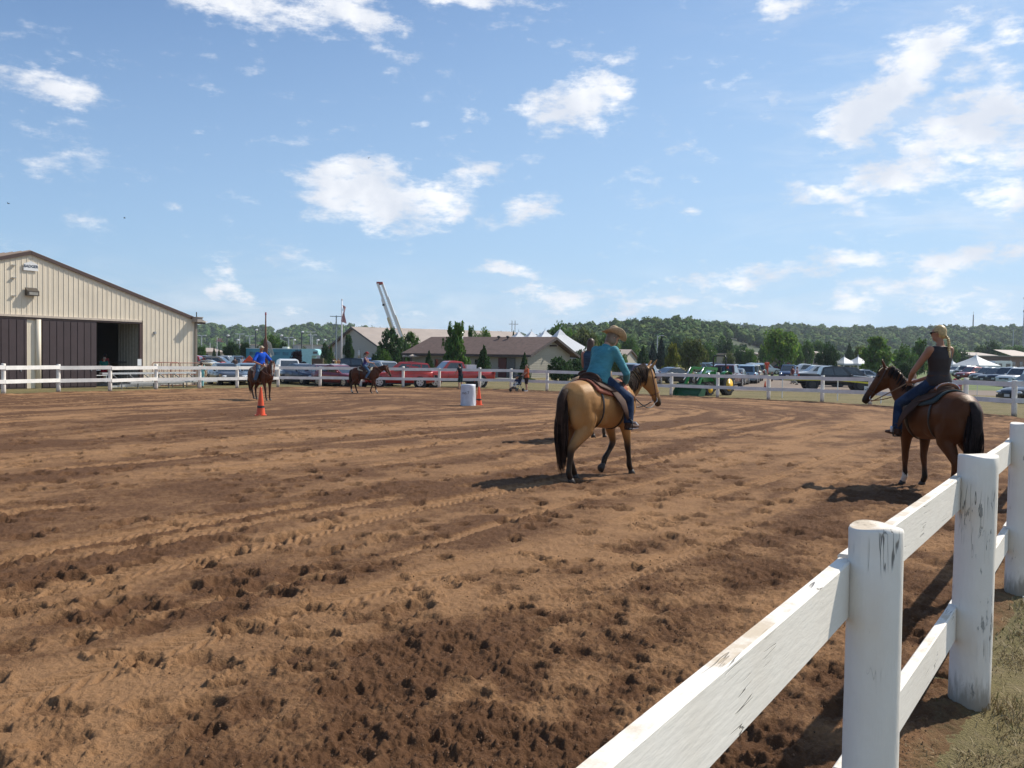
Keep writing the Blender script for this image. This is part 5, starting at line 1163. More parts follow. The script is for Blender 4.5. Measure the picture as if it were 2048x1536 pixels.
car('minivan','white',577,68,-70,'white minivan with wide rear windows next to the turquoise bus',NR)
car('sedan','navy',607,63.5,-48,'navy sedan parked in front of the white minivan',NR)
car('sedan','maroon',648,62,-52,'maroon sedan between the navy sedan and the dark red sedan',NR)
car('sedan','grey',680,65,-50,'grey sedan parked below the flagpole',NR)
car('sedan','darkred',682,60.2,-40,'dark red sedan parked just behind the fence left of the girl on the horse',NR)
car('suv','silver',775,63.5,-48,'silver suv showing between the horse head and the red suv',NR)
car('suv','red',800,59.6,188,'bright red suv with alloy wheels parked between the horse and the red pickup',NR)
for o in ():pass
car('pickup','red',908,61.8,203,'big red pickup truck with a white toolbox in its bed',NR)
def toolbox():
    p = gp(908,61.8); mb = MB(); mb.box((0,0,.0),(.75,.55,.32)); mb.box((0,0,.17),(.78,.58,.04)); o = mb.build('toolbox', WHITE); a = math.radians(203); q = Vector((-1.15,.25,1.42)); o.location = (p.x+q.x*math.cos(a)-q.y*math.sin(a), p.y+q.x*math.sin(a)+q.y*math.cos(a), p.z+q.z); o.rotation_euler = (0,0,a); tag(o,'white toolbox standing in the bed of the red pickup','toolbox')
toolbox()
car('suv','tan',442,92,2,'tan suv parked behind the cream sedan in the second row',NR)
car('sedan','champagne',425,84,8,'pale beige sedan roof showing just above the cream sedan',NR)
car('sedan','white',408,96,-6,'white sedan parked left of the tan suv',NR)
car('pickup','red',392,90,186,'red and white pickup peeping out from behind the barn corner',NR)
car('suv','darkgrey',418,108,-20,'dark grey suv in the third row behind the tan suv',NR,True)
car('sedan','silver',404,118,-14,'small silver sedan in the back row left of the pale flag',NR,True)
car('suv','white',462,118,-24,'white suv in the back row behind the tan suv',NR,True)
car('sedan','black',490,100,-30,'black hatch parked beside the orange sign',NR,True)
car('suv','navy',478,112,-60,'dark blue suv behind the walkers near the orange sign',NR,True)
car('jeep','black',722,86,-12,'black jeep with a boxy roof behind the riding girl',NR)
# middle lot, right of the buckskin horse
MR = 'cars parked along the middle drive'
car('suv','mauve',1294,73,68,'mauve suv with a white spare wheel cover seen from behind near the buckskin horse head',MR)
car('suv','grey',1262,84,80,'grey suv whose roof shows behind the buckskin mane',MR)
car('sedan','silver',1288,120,30,'small silver car above the mauve suv',MR,True)
car('sedan','darkgrey',1352,80,30,'dark grey sedan behind the raised loader arms',MR)
car('pickup','maroon',1452,69,64,'maroon pickup parked just behind the green tractor',MR)
car('suv','silver',1448,84,66,'silver suv parked behind the maroon pickup',MR)
car('sedan','grey',1474,78,68,'grey blue sedan right of the maroon pickup',MR)
car('suv','black',1492,88,70,'black suv second from the end of the middle row',MR)
car('minivan','lightblue',1497,84,70,'pale blue minivan next to the silver wagon in the middle row',MR)
car('suv','champagne',1507,93,70,'champagne suv at the drive end of the middle row',MR)
car('suv','darkgrey',1518,108,70,'dark jeep like suv with a spare wheel at the end of the middle row',MR)
car('suv','white',1532,138,25,'white suv under the round green tree left of the orange figure',MR,True)
car('suv','silver',1516,146,20,'silver suv behind the white suv under the trees',MR,True)
car('suv','green',1556,142,160,'pale green suv right of the orange figure',MR,True); 
car('pickup','darkred',1572,142,0,'dark red pickup under the round green tree',MR,True)
car('sedan','white',1480,150,10,'white sedan in the back row behind the middle cars',MR,True)
car('suv','lightblue',1416,130,10,'pale blue suv behind the tractor roll bar',MR,True)
car('suv','darkgrey',1436,136,12,'dark suv beside the pale blue one behind the tractor',MR,True)
car('suv','blue',1577,100,250,'dark blue suv by the orange cone in the drive',MR)
car('suv','teal',1604,118,200,'teal suv behind the dark blue suv',MR,True)
car('sedan','blue',1592,150,175,'blue sedan in the back row right of the round tree',MR,True); 
car('sedan','silver',1614,156,170,'silver sedan in the back row right of the blue sedan',MR,True)
car('suv','white',1628,96,182,'white suv behind the bed of the black pickup',MR,True)
car('pickup','white',1612,106,178,'white pickup whose roof shows behind the black pickup bed',MR,True)
car('crewcab','black',1668,67.5,-8,'long black crew cab pickup parked behind the fence with tinted windows',MR)
car('suv','darkgrey',1708,76,-10,'dark grey suv behind the bonnet of the black pickup',MR)
car('sedan','silver',1738,86,-12,'silver sedan right of the dark grey suv',MR)
# right field
RR = 'cars parked on the grass at the far right'
car('suv','white',1912,150,200,'white suv half hidden by the blond rider',RR,True)
car('jeep','silver',1930,140,205,'silver boxy van below the white canopy',RR,True)
car('suv','darkred',1942,118,204,'dark red suv in the second row below the white canopy',RR)
car('suv','navy',1962,122,206,'navy suv right of the dark red suv',RR,True)
car('suv','grey',1975,108,206,'grey suv parked in front of the navy suv',RR)
car('suv','darkgrey',1992,97,206,'dark grey suv with a large wheel on the right field',RR)
car('suv','silver',2010,118,206,'silver suv behind the front row on the right',RR,True)
car('crewcab','navy',2022,92,207,'navy pickup parked left of the white pickup',RR)
car('crewcab','white',2045,86,207,'white pickup at the right edge',RR)
car('sedan','teal',2062,70,207,'teal sedan cut off by the right edge',RR)
car('suv','black',2020,136,204,'black suv in the third row on the right',RR,True)
car('suv','maroon',2044,140,204,'maroon suv in the third row at the right edge',RR,True)
car('sedan','black',2078,50,200,'black sedan low down behind the last far fence post',RR)
for t_, D_ in VK.values():
    for ch in list(t_.children_recursive): bpy.data.objects.remove(ch)
    bpy.data.objects.remove(t_)

def big_vehicles():
    # turquoise bus
    p = gp(567, 142); a = math.radians(-6); t = thing('converted_bus', 'long turquoise bus with a white cab roof beyond the parked cars', 'bus', p, a)
    tq = M('turquoise', (.045,.25,.33), .4, var=.12, vs=.5, coat=.3); tql = M('pale_turquoise', (.33,.62,.62), .4, coat=.3); cream = M('bus_cream', (.62,.66,.60), .5)
    mb = MB(); mb.box((-1.2,0,1.75),(9.4,2.4,2.3)); mb.box((-1.2,0,.5),(9.0,2.2,.25)); mb.build('body', tq, t)
    mb = MB(); mb.box((-1.2,0,2.95),(9.5,2.3,.12)); mb.build('roof', cream, t)
    mb = MB(); mb.prism([(3.5,-1.2,.5),(5.0,-1.2,.5),(5.2,-1.2,1.9),(6.4,-1.2,2.0),(6.2,-1.2,2.75),(5.6,-1.2,3.0),(3.5,-1.2,3.0)],(0,0,0),(0,2.4,0)); mb.build('cab', tql, t)
    mb = MB(); mb.box((5.75,-1.21,2.4),(.7,.03,.4)); mb.build('window', GLASS, t)
    for x in (-4.8,-3.4,-2.0,-.6,.8,2.2):
        mb = MB(); mb.box((x,-1.205,2.15),(1.0,.02,.5)); mb.build('panel', M('bus_panel', (.02,.13,.19), .3, var=.4, vs=1), t)
    for x in (-4.2,-3.0,3.9): 
        mb = MB(); mb.loft([(Vector((x,y,.48)), Vector((.48,0,0)), Vector((0,0,.48))) for y in (-1.25,-.95)], 20); mb.build('wheel', TYRE, t, True)
    for x in (-3.6,.4): 
        mb = MB(); mb.box((x,0,3.15),(.9,.8,.3)); mb.build('roof_vent', cream, t)
    # white camper van
    p = gp(1992, 165); t = thing('camper_van', 'white camper van with a dark side window behind the right field cars', 'van', p, math.radians(205)); w = PAINTS['white']
    mb = MB(); mb.prism([(-3.2,-1.1,.45),(2.6,-1.1,.45),(3.1,-1.1,.9),(3.1,-1.1,1.3),(2.3,-1.1,1.9),(1.7,-1.1,2.75),(-2.9,-1.1,2.85),(-3.2,-1.1,2.6)],(0,0,0),(0,2.2,0)); mb.build('body', w, t)
    for x, wd in ((-2.0,1.3),(.2,.9),(1.6,.7)):
        for s in (-1.11, 1.11):
            mb = MB(); mb.box((x,s,2.0),(wd,.02,.6)); mb.build('window', GLASS, t)
    for x in (-2,2):
        mb = MB(); mb.loft([(Vector((x,y,.4)), Vector((.4,0,0)), Vector((0,0,.4))) for y in (-1.15,1.15)], 18); mb.build('wheel', TYRE, t, True)
    # aerial ladder
    Y = 135; b = aty(800, 690, Y); tip = aty(759.5, 566, Y); t = thing('aerial_ladder', 'raised white aerial ladder standing high above the trees with a red tip', 'fire ladder', gp(812, Y)); O = t.location
    lad = M('ladder_white', (.80,.78,.74), .5, .0, var=.06); gold = M('ladder_gold', (.62,.50,.30), .5, var=.3); base = Vector((gx(812,Y), Y, 1.6))
    d = (tip-base).normalized(); sidev = Vector((.93,.37,0)); sidev = (sidev-d*sidev.dot(d)).normalized(); L = (tip-base).length; nrm = d.cross(sidev)
    for (f0, f1, w, hgt, m_) in ((0,.55,.62,.62,gold),(.0,.80,.50,.5,lad),(.3,1.0,.38,.38,lad)):
        for s in (1,-1):
            a = base+d*L*f0+sidev*s*w-O; e = base+d*L*f1+sidev*s*w*.92-O; mb = MB(); mb.beam(a, e, .30, .34); mb.beam(a+nrm*hgt, e+nrm*hgt, .20, .16); n = int((f1-f0)*L/1.1)
            for k in range(n):
                q0 = a.lerp(e, k/n); q1 = a.lerp(e, (k+1)/n); mb.beam(q0, q1+nrm*hgt, .06, .05); mb.beam(q1, q1+nrm*hgt, .06, .05)
            mb.build('side_rail', m_, t)
    for k in range(34):
        f = .05+k*.028; w = .40; q0 = base+d*L*f-O; mb = MB(); mb.beam(q0+sidev*w, q0-sidev*w, .06, .06); mb.build('rung', lad, t)
    mb = MB(); q = tip-O; mb.box(q, (.95,.5,.35)); mb.box(q+nrm*.3, (.8,.2,.5)); mb.build('tip', M('ladder_red', (.36,.06,.05), .5), t)
    mb = MB(); q = base+d*L*.72-O-sidev*.6; mb.box(q, (.35,.3,.3)); mb.build('spotlight', BLACK, t)
    mb = MB(); q = base-O; mb.box((q.x,q.y,.95),(1.6,1.6,1.3)); mb.box((q.x+1.5,q.y,.2+.45),(8,2.4,.9)); mb.build('truck_deck', M('truck_red', (.30,.02,.015), .4), t)
    # tractor with front loader
    p = at(1424, 790); a = math.radians(180+44); t = thing('tractor', 'green tractor with yellow wheels, roll bar and front loader bucket behind the fence', 'tractor', p, a); t.scale = (1.0,)*3
    G = M('tractor_green', (.012,.17,.030), .35, var=.1, coat=.5); GD = M('bucket_green', (.010,.075,.028), .45, var=.2); YL = M('tractor_yellow', (.72,.42,.012), .4, coat=.4)
    mb = MB(); mb.prism([(.1,-.32,.9),(1.45,-.28,.85),(1.55,-.27,1.1),(1.45,-.26,1.38),(.1,-.30,1.52)],(0,0,0),(0,.6,0)); mb.build('hood', G, t)
    mb = MB(); mb.box((.5,0,.72),(2.2,.34,.38)); mb.box((-.75,0,.85),(.7,.5,.5)); mb.box((1.5,0,.55),(.2,.9,.14)); mb.build('chassis', DARKP, t)
    mb = MB(); mb.box((1.52,0,1.1),(.06,.46,.45)); mb.build('grille', DARKP, t)
    for s in (1,-1):
        mb = MB(); mb.box((.15,s*.31,1.18),(.9,.02,.10)); mb.build('stripe', YL, t)
        mb = MB(); mb.tube([(-1.15,s*.60,1.05),(-1.0,s*.60,1.42),(-.6,s*.60,1.52),(-.2,s*.6,1.38),(-.05,s*.6,1.0)], (.19,.025), 6, side=(0,1,0)); mb.build('fender', G, t, True)
        for x, r, w, yy in ((-.62,.66,.19,.66),(1.32,.40,.13,.60)):
            mb = MB(); mb.loft([(Vector((x,s*yy+o_,r)), Vector((q_,0,0)), Vector((0,0,q_))) for o_,q_ in ((-w,r*.85),(-w*.8,r),(w*.8,r),(w,r*.85))], 28)
            for k in range(22): 
                an = 2*math.pi*k/22; mb.box((x+r*math.cos(an), s*yy+(.5 if k % 2 else -.5)*w, r+r*math.sin(an)), (.06,w*.9,.07), Matrix.Rotation(-an,3,'Y'))
            wh = mb.build('wheel', TYRE, t); mb = MB(); mb.loft([(Vector((x,s*yy+o_,r)), Vector((q_,0,0)), Vector((0,0,q_))) for o_,q_ in ((-w-.015,r*.60),(-w+.05,r*.5))] if s < 0 else [(Vector((x,s*yy+o_,r)), Vector((q_,0,0)), Vector((0,0,q_))) for o_,q_ in ((w+.015,r*.60),(w-.05,r*.5))], 24); mb.ball((x,s*(yy+w),r),(.12,.04,.12),10,6); mb.build('rim', YL, wh, True)
    for s in (1,-1):
        mb = MB(); mb.beam((.25,s*.42,.7),(.30,s*.42,1.72),.10,.16); mb.build('loader_post', G, t)
        mb = MB(); mb.beam((.25,s*.48,1.66),(1.55,s*.48,1.72),.11,.17); mb.beam((1.5,s*.48,1.74),(2.35,s*.48,.55),.11,.17); mb.prism([(1.35,s*.48-.05,1.8),(1.75,s*.48-.05,1.72),(1.8,s*.48-.05,1.3),(1.55,s*.48-.05,1.5)],(0,0,0),(0,.1,0)); mb.build('loader_arm', G, t)
        mb = MB(); mb.tube([(.45,s*.48,.95),(1.3,s*.48,1.45)], .045, 8); mb.tube([(1.7,s*.48,1.75),(2.42,s*.48,.95)], .04, 8); mb.build('hydraulic_cylinder', CHROME, t, True)
    mb = MB(); mb.prism([(2.35,-.98,.02),(3.05,-.98,.0),(3.05,-.98,.04),(2.45,-.98,.10),(2.30,-.98,.35),(2.42,-.98,.72),(2.36,-.98,.74),(2.22,-.98,.35)],(0,0,0),(0,1.96,0))
    for s in (1,-1): mb.prism([(2.35,s*.97,.02),(3.05,s*.97,.0),(2.42,s*.97,.74),(2.22,s*.97,.35)],(0,0,0),(0,.03,0))
    mb.build('bucket', GD, t)
    mb = MB()
    for s in (1,-1): mb.tube([(-.78,s*.46,1.0),(-.80,s*.46,2.35),(-.80,s*.40,2.48),(-.80,0,2.50)], .045, 8)
    mb.build('roll_bar', BLACK, t, True)
    mb = MB(); mb.box((-.45,0,1.30),(.45,.45,.12)); mb.box((-.66,0,1.56),(.10,.42,.45)); mb.build('seat', YL if False else DARKP, t)
    mb = MB(); mb.tube([(.02,0,1.35),(-.12,0,1.62)], .03, 6); mb.tube([(-.12+.17*math.sin(x)*.35,.19*math.cos(x),1.64+.17*math.sin(x)*.9) for x in np.linspace(0,6.28,14)], .016, 5); mb.build('steering_wheel', BLACK, t, True)
    for s in (1,-1):
        mb = MB(); mb.box((-.84,s*.56,1.75),(.06,.12,.14)); mb.build('warning_light', REDL, t)
big_vehicles()

# ------------------------------------------------------------------ buildings
def gable_building(name, label, a, b, length, wall_h, peak_h, wallm, roofm, over=.5, z=-.3, gables=True, cat='building'):
    """a, b: ends of the gable wall (a seen left, b seen right); the ridge runs away to the left of a->b turned by 90 degrees"""
    a = Vector((a[0], a[1], 0)); b = Vector((b[0], b[1], 0)); d = (b-a).normalized(); W = (b-a).length; ang = math.atan2(d.y, d.x)
    t = thing(name, label, cat, (a.x, a.y, z), ang)
    mb = MB(); mb.prism([(0,0,0),(W,0,0),(W,0,wall_h),(W/2,0,peak_h),(0,0,wall_h)],(0,0,0),(0,.2,0)); mb.build('gable_wall', wallm, t)
    mb = MB(); mb.prism([(0,length-.2,0),(W,length-.2,0),(W,length-.2,wall_h),(W/2,length-.2,peak_h),(0,length-.2,wall_h)],(0,0,0),(0,.2,0)); mb.build('gable_wall', wallm, t)
    for x in (0.0, W-.2):
        mb = MB(); mb.box((x+.1,length/2,wall_h/2),(.2,length-.4,wall_h)); mb.build('wall', wallm, t)
    sl = (peak_h-wall_h)/(W/2)
    for s in (-1, 1):
        p = Vector((W/2,-over,peak_h+.12)); e = Vector((W/2+s*(W/2+over),-over,peak_h+.12-sl*(W/2+over)))
        mb = MB(); mb.prism([p,e,e+Vector((0,0,.10)),p+Vector((0,0,.10))],(0,0,0),(0,length+2*over,0)); mb.build('roof', roofm, t)
        mb = MB(); mb.beam(p+Vector((0,-.03,-.06)), e+Vector((0,-.03,-.06)), .06, .26); mb.beam(e+Vector((s*.03,0,-.05)), e+Vector((s*.03,length+2*over,-.05)), .05, .22); mb.build('fascia', M('fascia_dark', (.06,.045,.04), .6), t)
    return t, W
def buildings():
    shed = M('beige_block', (.36,.335,.275), .8, var=.06); roofb = M('brown_shingle', (.105,.065,.052), .85, var=.22, vs=2.5); rooft = M('tan_roof', (.40,.325,.265), .6, var=.07, vs=.5); wtan = M('tan_wall', (.48,.43,.34), .8, var=.05)
    # brown roofed hall: near corner under px 1055, gable wall running to the right and away, long wall to the left and away
    c = gp(1055, 91); g = Vector((c.x, c.y)); a = g; b = g+Vector((math.cos(math.radians(58)), math.sin(math.radians(58))))*9.4
    # gable wall a->b; building extends to the left (a->b rotated +90)
    t, W = gable_building('hall', 'long low hall with a brown shingle roof and beige walls behind the red pickup', a, b, 15.5, 2.55, 4.25, shed, roofb, over=.85)
    mb = MB(); mb.box((-.06,3.1,1.05),(.12,1.0,2.1)); dr = mb.build('door', M('dark_red_door', (.10,.015,.012), .5), t); mb = MB(); mb.box((-.14,3.5,1.0),(.05,.05,.16)); mb.build('handle', STEEL, dr)
    mb = MB(); mb.box((-.06,2.0,1.05),(.12,1.0,2.1)); mb.build('door', M('grey_door', (.12,.12,.12), .5), t)
    mb = MB(); mb.box((-.03,7.7,1.0),(.06,15.2,.02)); mb.build('ledge', STEEL, t)
    for k, y in enumerate((6.0, 8.5, 11.5)):
        mb = MB(); mb.box((-.06,y,1.4),(.10,1.3,.9)); mb.build('window', GLASS, t)
    for y, h in ((6.2,.35),(5.0,.3)):
        mb = MB(); mb.tube([(W*.42,y,4.05),(W*.42,y,4.35)], .07, 8); mb.ball((W*.42,y,4.45),(.22,.22,.13),10,6); mb.build('roof_vent', BLACK, t, True)
    mb = MB(); mb.tube([(W*.3,10.6,3.3),(W*.3,10.6,4.75)], .20, 12); mb.tube([(W*.3,10.6,4.7),(W*.3,10.6,4.95)], .27, 12); mb.build('flue', ALU, t, True)
    for k in range(14): 
        mb = MB(); z = .2+k*.17; mb.box((W/2,-.012,z),(W-.1,.02,.012)); mb.build('siding_seam', M('seam', (.25,.23,.19), .8), t)
    mb = MB(); mb.box((W*.5,-.5,3.5),(.16,.9,.18)); mb.build('rafter_end', M('fascia_dark', (.06,.045,.04), .6), t)
    # big tan hall behind the flagpole
    c = gp(764, 150); a0 = gp(660, 176); t, W = gable_building('church_hall', 'large tan hall with a broad pale roof behind the flagpole', (a0.x, a0.y), (c.x, c.y), 34, 3.4, 7.2, wtan, rooft, over=.6)
    # ridge must run to the right: mirror the length direction
    for x in (.34,):
        pass
    for x, w, h in ((W*.60,1.5,3.0),):
        mb = MB(); mb.prism([(x-w/2,-.05,0.4),(x+w/2,-.05,.4),(x+w/2,-.05,2.3),(x+w*.35,-.05,2.9),(x,-.05,3.15),(x-w*.35,-.05,2.9),(x-w/2,-.05,2.3)],(0,0,0),(0,.06,0)); mb.build('arched_window', GLASS, t)
    for x in (W*.12,W*.86):
        mb = MB(); mb.box((x,-.03,1.5),(1.3,.06,1.9)); mb.build('window', GLASS, t)
    # pavilion
    p = gp(846, 100); t = thing('pavilion', 'small open pavilion with a tan hip roof left of the brown roofed hall', 'pavilion', p, math.radians(20))
    mb = MB(); mb.add([(-2.0,-2,2.15),(2.0,-2,2.15),(2.0,2,2.15),(-2.0,2,2.15),(0,0,3.25)],[(0,1,4),(1,2,4),(2,3,4),(3,0,4),(3,2,1,0)]); mb.box((0,0,2.08),(4.0,4.0,.14)); mb.build('roof', rooft, t)
    for x in (-1.8,1.8):
        for y in (-1.8,1.8):
            mb = MB(); mb.box((x,y,1.03),(.16,.16,2.1)); mb.build('post', BRN, t)
    # small tan house right of the rider in turquoise
    a = gp(1246, 150); b = gp(1273, 158); t, W = gable_building('small_house', 'small tan house with a pale hip roof right of the rider in turquoise', (a.x,a.y), (b.x,b.y), 8, 2.2, 3.6, shed, rooft, over=.3)
    far = [('low_building','flat tan building at the back with a white band behind the barn corner',405,447,300,2.2,M('far_tan',(.40,.35,.25),.8),.8),('warehouse','pale grey warehouse behind the round trees on the left',480,524,330,5.2,M('far_grey',(.42,.43,.44),.8),0),
           ('low_building','white topped building between the totem pole and the dark round tree',573,600,330,3.2,M('far_white',(.62,.58,.50),.8),.5),('warehouse','long pale grey warehouse left of the tan hall',596,668,350,5.6,M('far_grey',(.42,.43,.44),.8),0),
           ('low_building','tan flat roofed shed behind the tractor roll bar',1424,1452,230,4.0,M('far_brown',(.26,.21,.17),.8),.5),('low_building','small tan kiosk seen through the trees left of the round tree',1512,1526,215,3.6,M('far_tan',(.40,.35,.25),.8),.5),
           ('low_building','brown building with a tan roof edge right of the round green tree',1612,1648,215,4.1,M('far_brown',(.26,.21,.17),.8),.5),('shed','long brown shed roof above the white canopy on the right',1940,1998,240,4.2,M('far_brick',(.22,.13,.10),.8),.6),
           ('brick_house','reddish brown building at the right edge behind the cars',2020,2078,200,3.9,M('far_brick',(.22,.13,.10),.8),.9)]
    for i, (nm, lb, x0, x1, Y, h, m, rf) in enumerate(far):
        a = gp(x0, Y); b = gp(x1, Y+6); d = Vector((b.x-a.x, b.y-a.y, 0)); L = d.length; t = thing(nm, lb, 'building', a, math.atan2(d.y, d.x))
        mb = MB(); mb.box((L/2,5,h/2),(L,10,h)); mb.build('wall', m, t)
        mb = MB(); mb.prism([(-.4,-.6,h),(L+.4,-.6,h),(L+.4,-.6,h+.25),(-.4,-.6,h+.25)],(0,0,0),(0,11.2,0)); 
        if rf: mb.prism([(-.4,-.6,h+.25),(L+.4,-.6,h+.25),(L*.85,-.6+5.6,h+.25+rf*1.6),(L*.15,-.6+5.6,h+.25+rf*1.6)],(0,0,0),(0,.1,0))
        mb.build('roof', rooft, t)
        for k in range(max(2, int(L/3.2))):
            mb = MB(); mb.box((1.5+k*3.0,-.04,h*.55),(1.2,.06,h*.32)); mb.build('window', GLASS, t)
    # marquee peaks
    tent = M('tent_white', (.74,.75,.77), .6, var=.03, trans=.25)
    def marquee(label, px, Y, topy, half, eave, group):
        p = gp(px, Y); top = aty(px, topy, Y).z; t = thing('marquee', label, 'tent', p, math.radians(25), group); mb = MB(); n = 8; R_ = []
        for j in range(7):
            f = j/6; r = half*(f**1.08 if j else .02); z = (top-p.z)-(top-p.z-eave)*(f**.86); R_.append([(sx*r, sy*r, z) for sx, sy in ((-1,-1),(0,-.97),(1,-1),(.97,0),(1,1),(0,.97),(-1,1),(-.97,0))])
        vs = [v for r in R_ for v in r]; fs = [(i*8+k,(i+1)*8+k,(i+1)*8+(k+1) % 8,i*8+(k+1) % 8) for i in range(6) for k in range(8)]; mb.add(vs, fs); mb.build('canopy', tent, t)
        mb = MB(); 
        for sx,sy in ((-1,-1),(1,-1),(1,1),(-1,1)): mb.tube([(sx*half*.97,sy*half*.97,0),(sx*half*.97,sy*half*.97,eave)], .05, 6)
        mb.build('tent_pole', ALU, t); mb = MB(); mb.tube([(0,0,eave),(0,0,top-p.z+.35)], .05, 6); mb.build('mast', ALU, t)
        for k in range(1): 
            mb = MB(); [mb.beam((sx*half,sy*half,eave-.15),(qx*half,qy*half,eave-.15),.02,.3) for (sx,sy),(qx,qy) in (((-1,-1),(1,-1)),((1,-1),(1,1)),((1,1),(-1,1)),((-1,1),(-1,-1)))]; mb.build('valance', tent, t)
    TG = 'white peaked marquees behind the hall'
    marquee('leftmost of the four white tent peaks above the brown roof', 1036.5, 128, 664, 3.6, 3.6, TG)
    marquee('second from the left of the white tent peaks above the brown roof', 1062, 127, 663, 3.6, 3.6, TG)
    marquee('third white tent peak, just left of the tallest one', 1089, 126, 661, 3.6, 3.6, TG)
    marquee('tallest white tent peak at the right end above the brown gable', 1119, 122, 659, 4.6, 2.4, TG)
    CG = 'white canopies beyond the parked cars'
    marquee('small white canopy left of the bright green tree', 1688, 150, 713, 1.6, 1.9, CG); marquee('small white canopy half hidden by the bright green tree', 1716, 150, 713, 1.7, 1.9, CG); marquee('broad white canopy right of the blond rider', 1952, 160, 710, 2.9, 1.9, CG)
    marquee('pale cream canopy close behind the blond rider', 1905, 190, 721, 1.8, 1.2, CG); marquee('blue canopy beside the black jeep', 752, 120, 714, 1.8, 1.6, CG)
    for o in bpy.data.objects:
        if o.get('label') == 'blue canopy beside the black jeep':
            for ch in o.children:
                if ch.name.startswith(('canopy','valance')): setmat(ch, M('canopy_blue', (.04,.10,.28), .7))
            o['group'] = 'coloured canopy'; del o['group']
buildings()

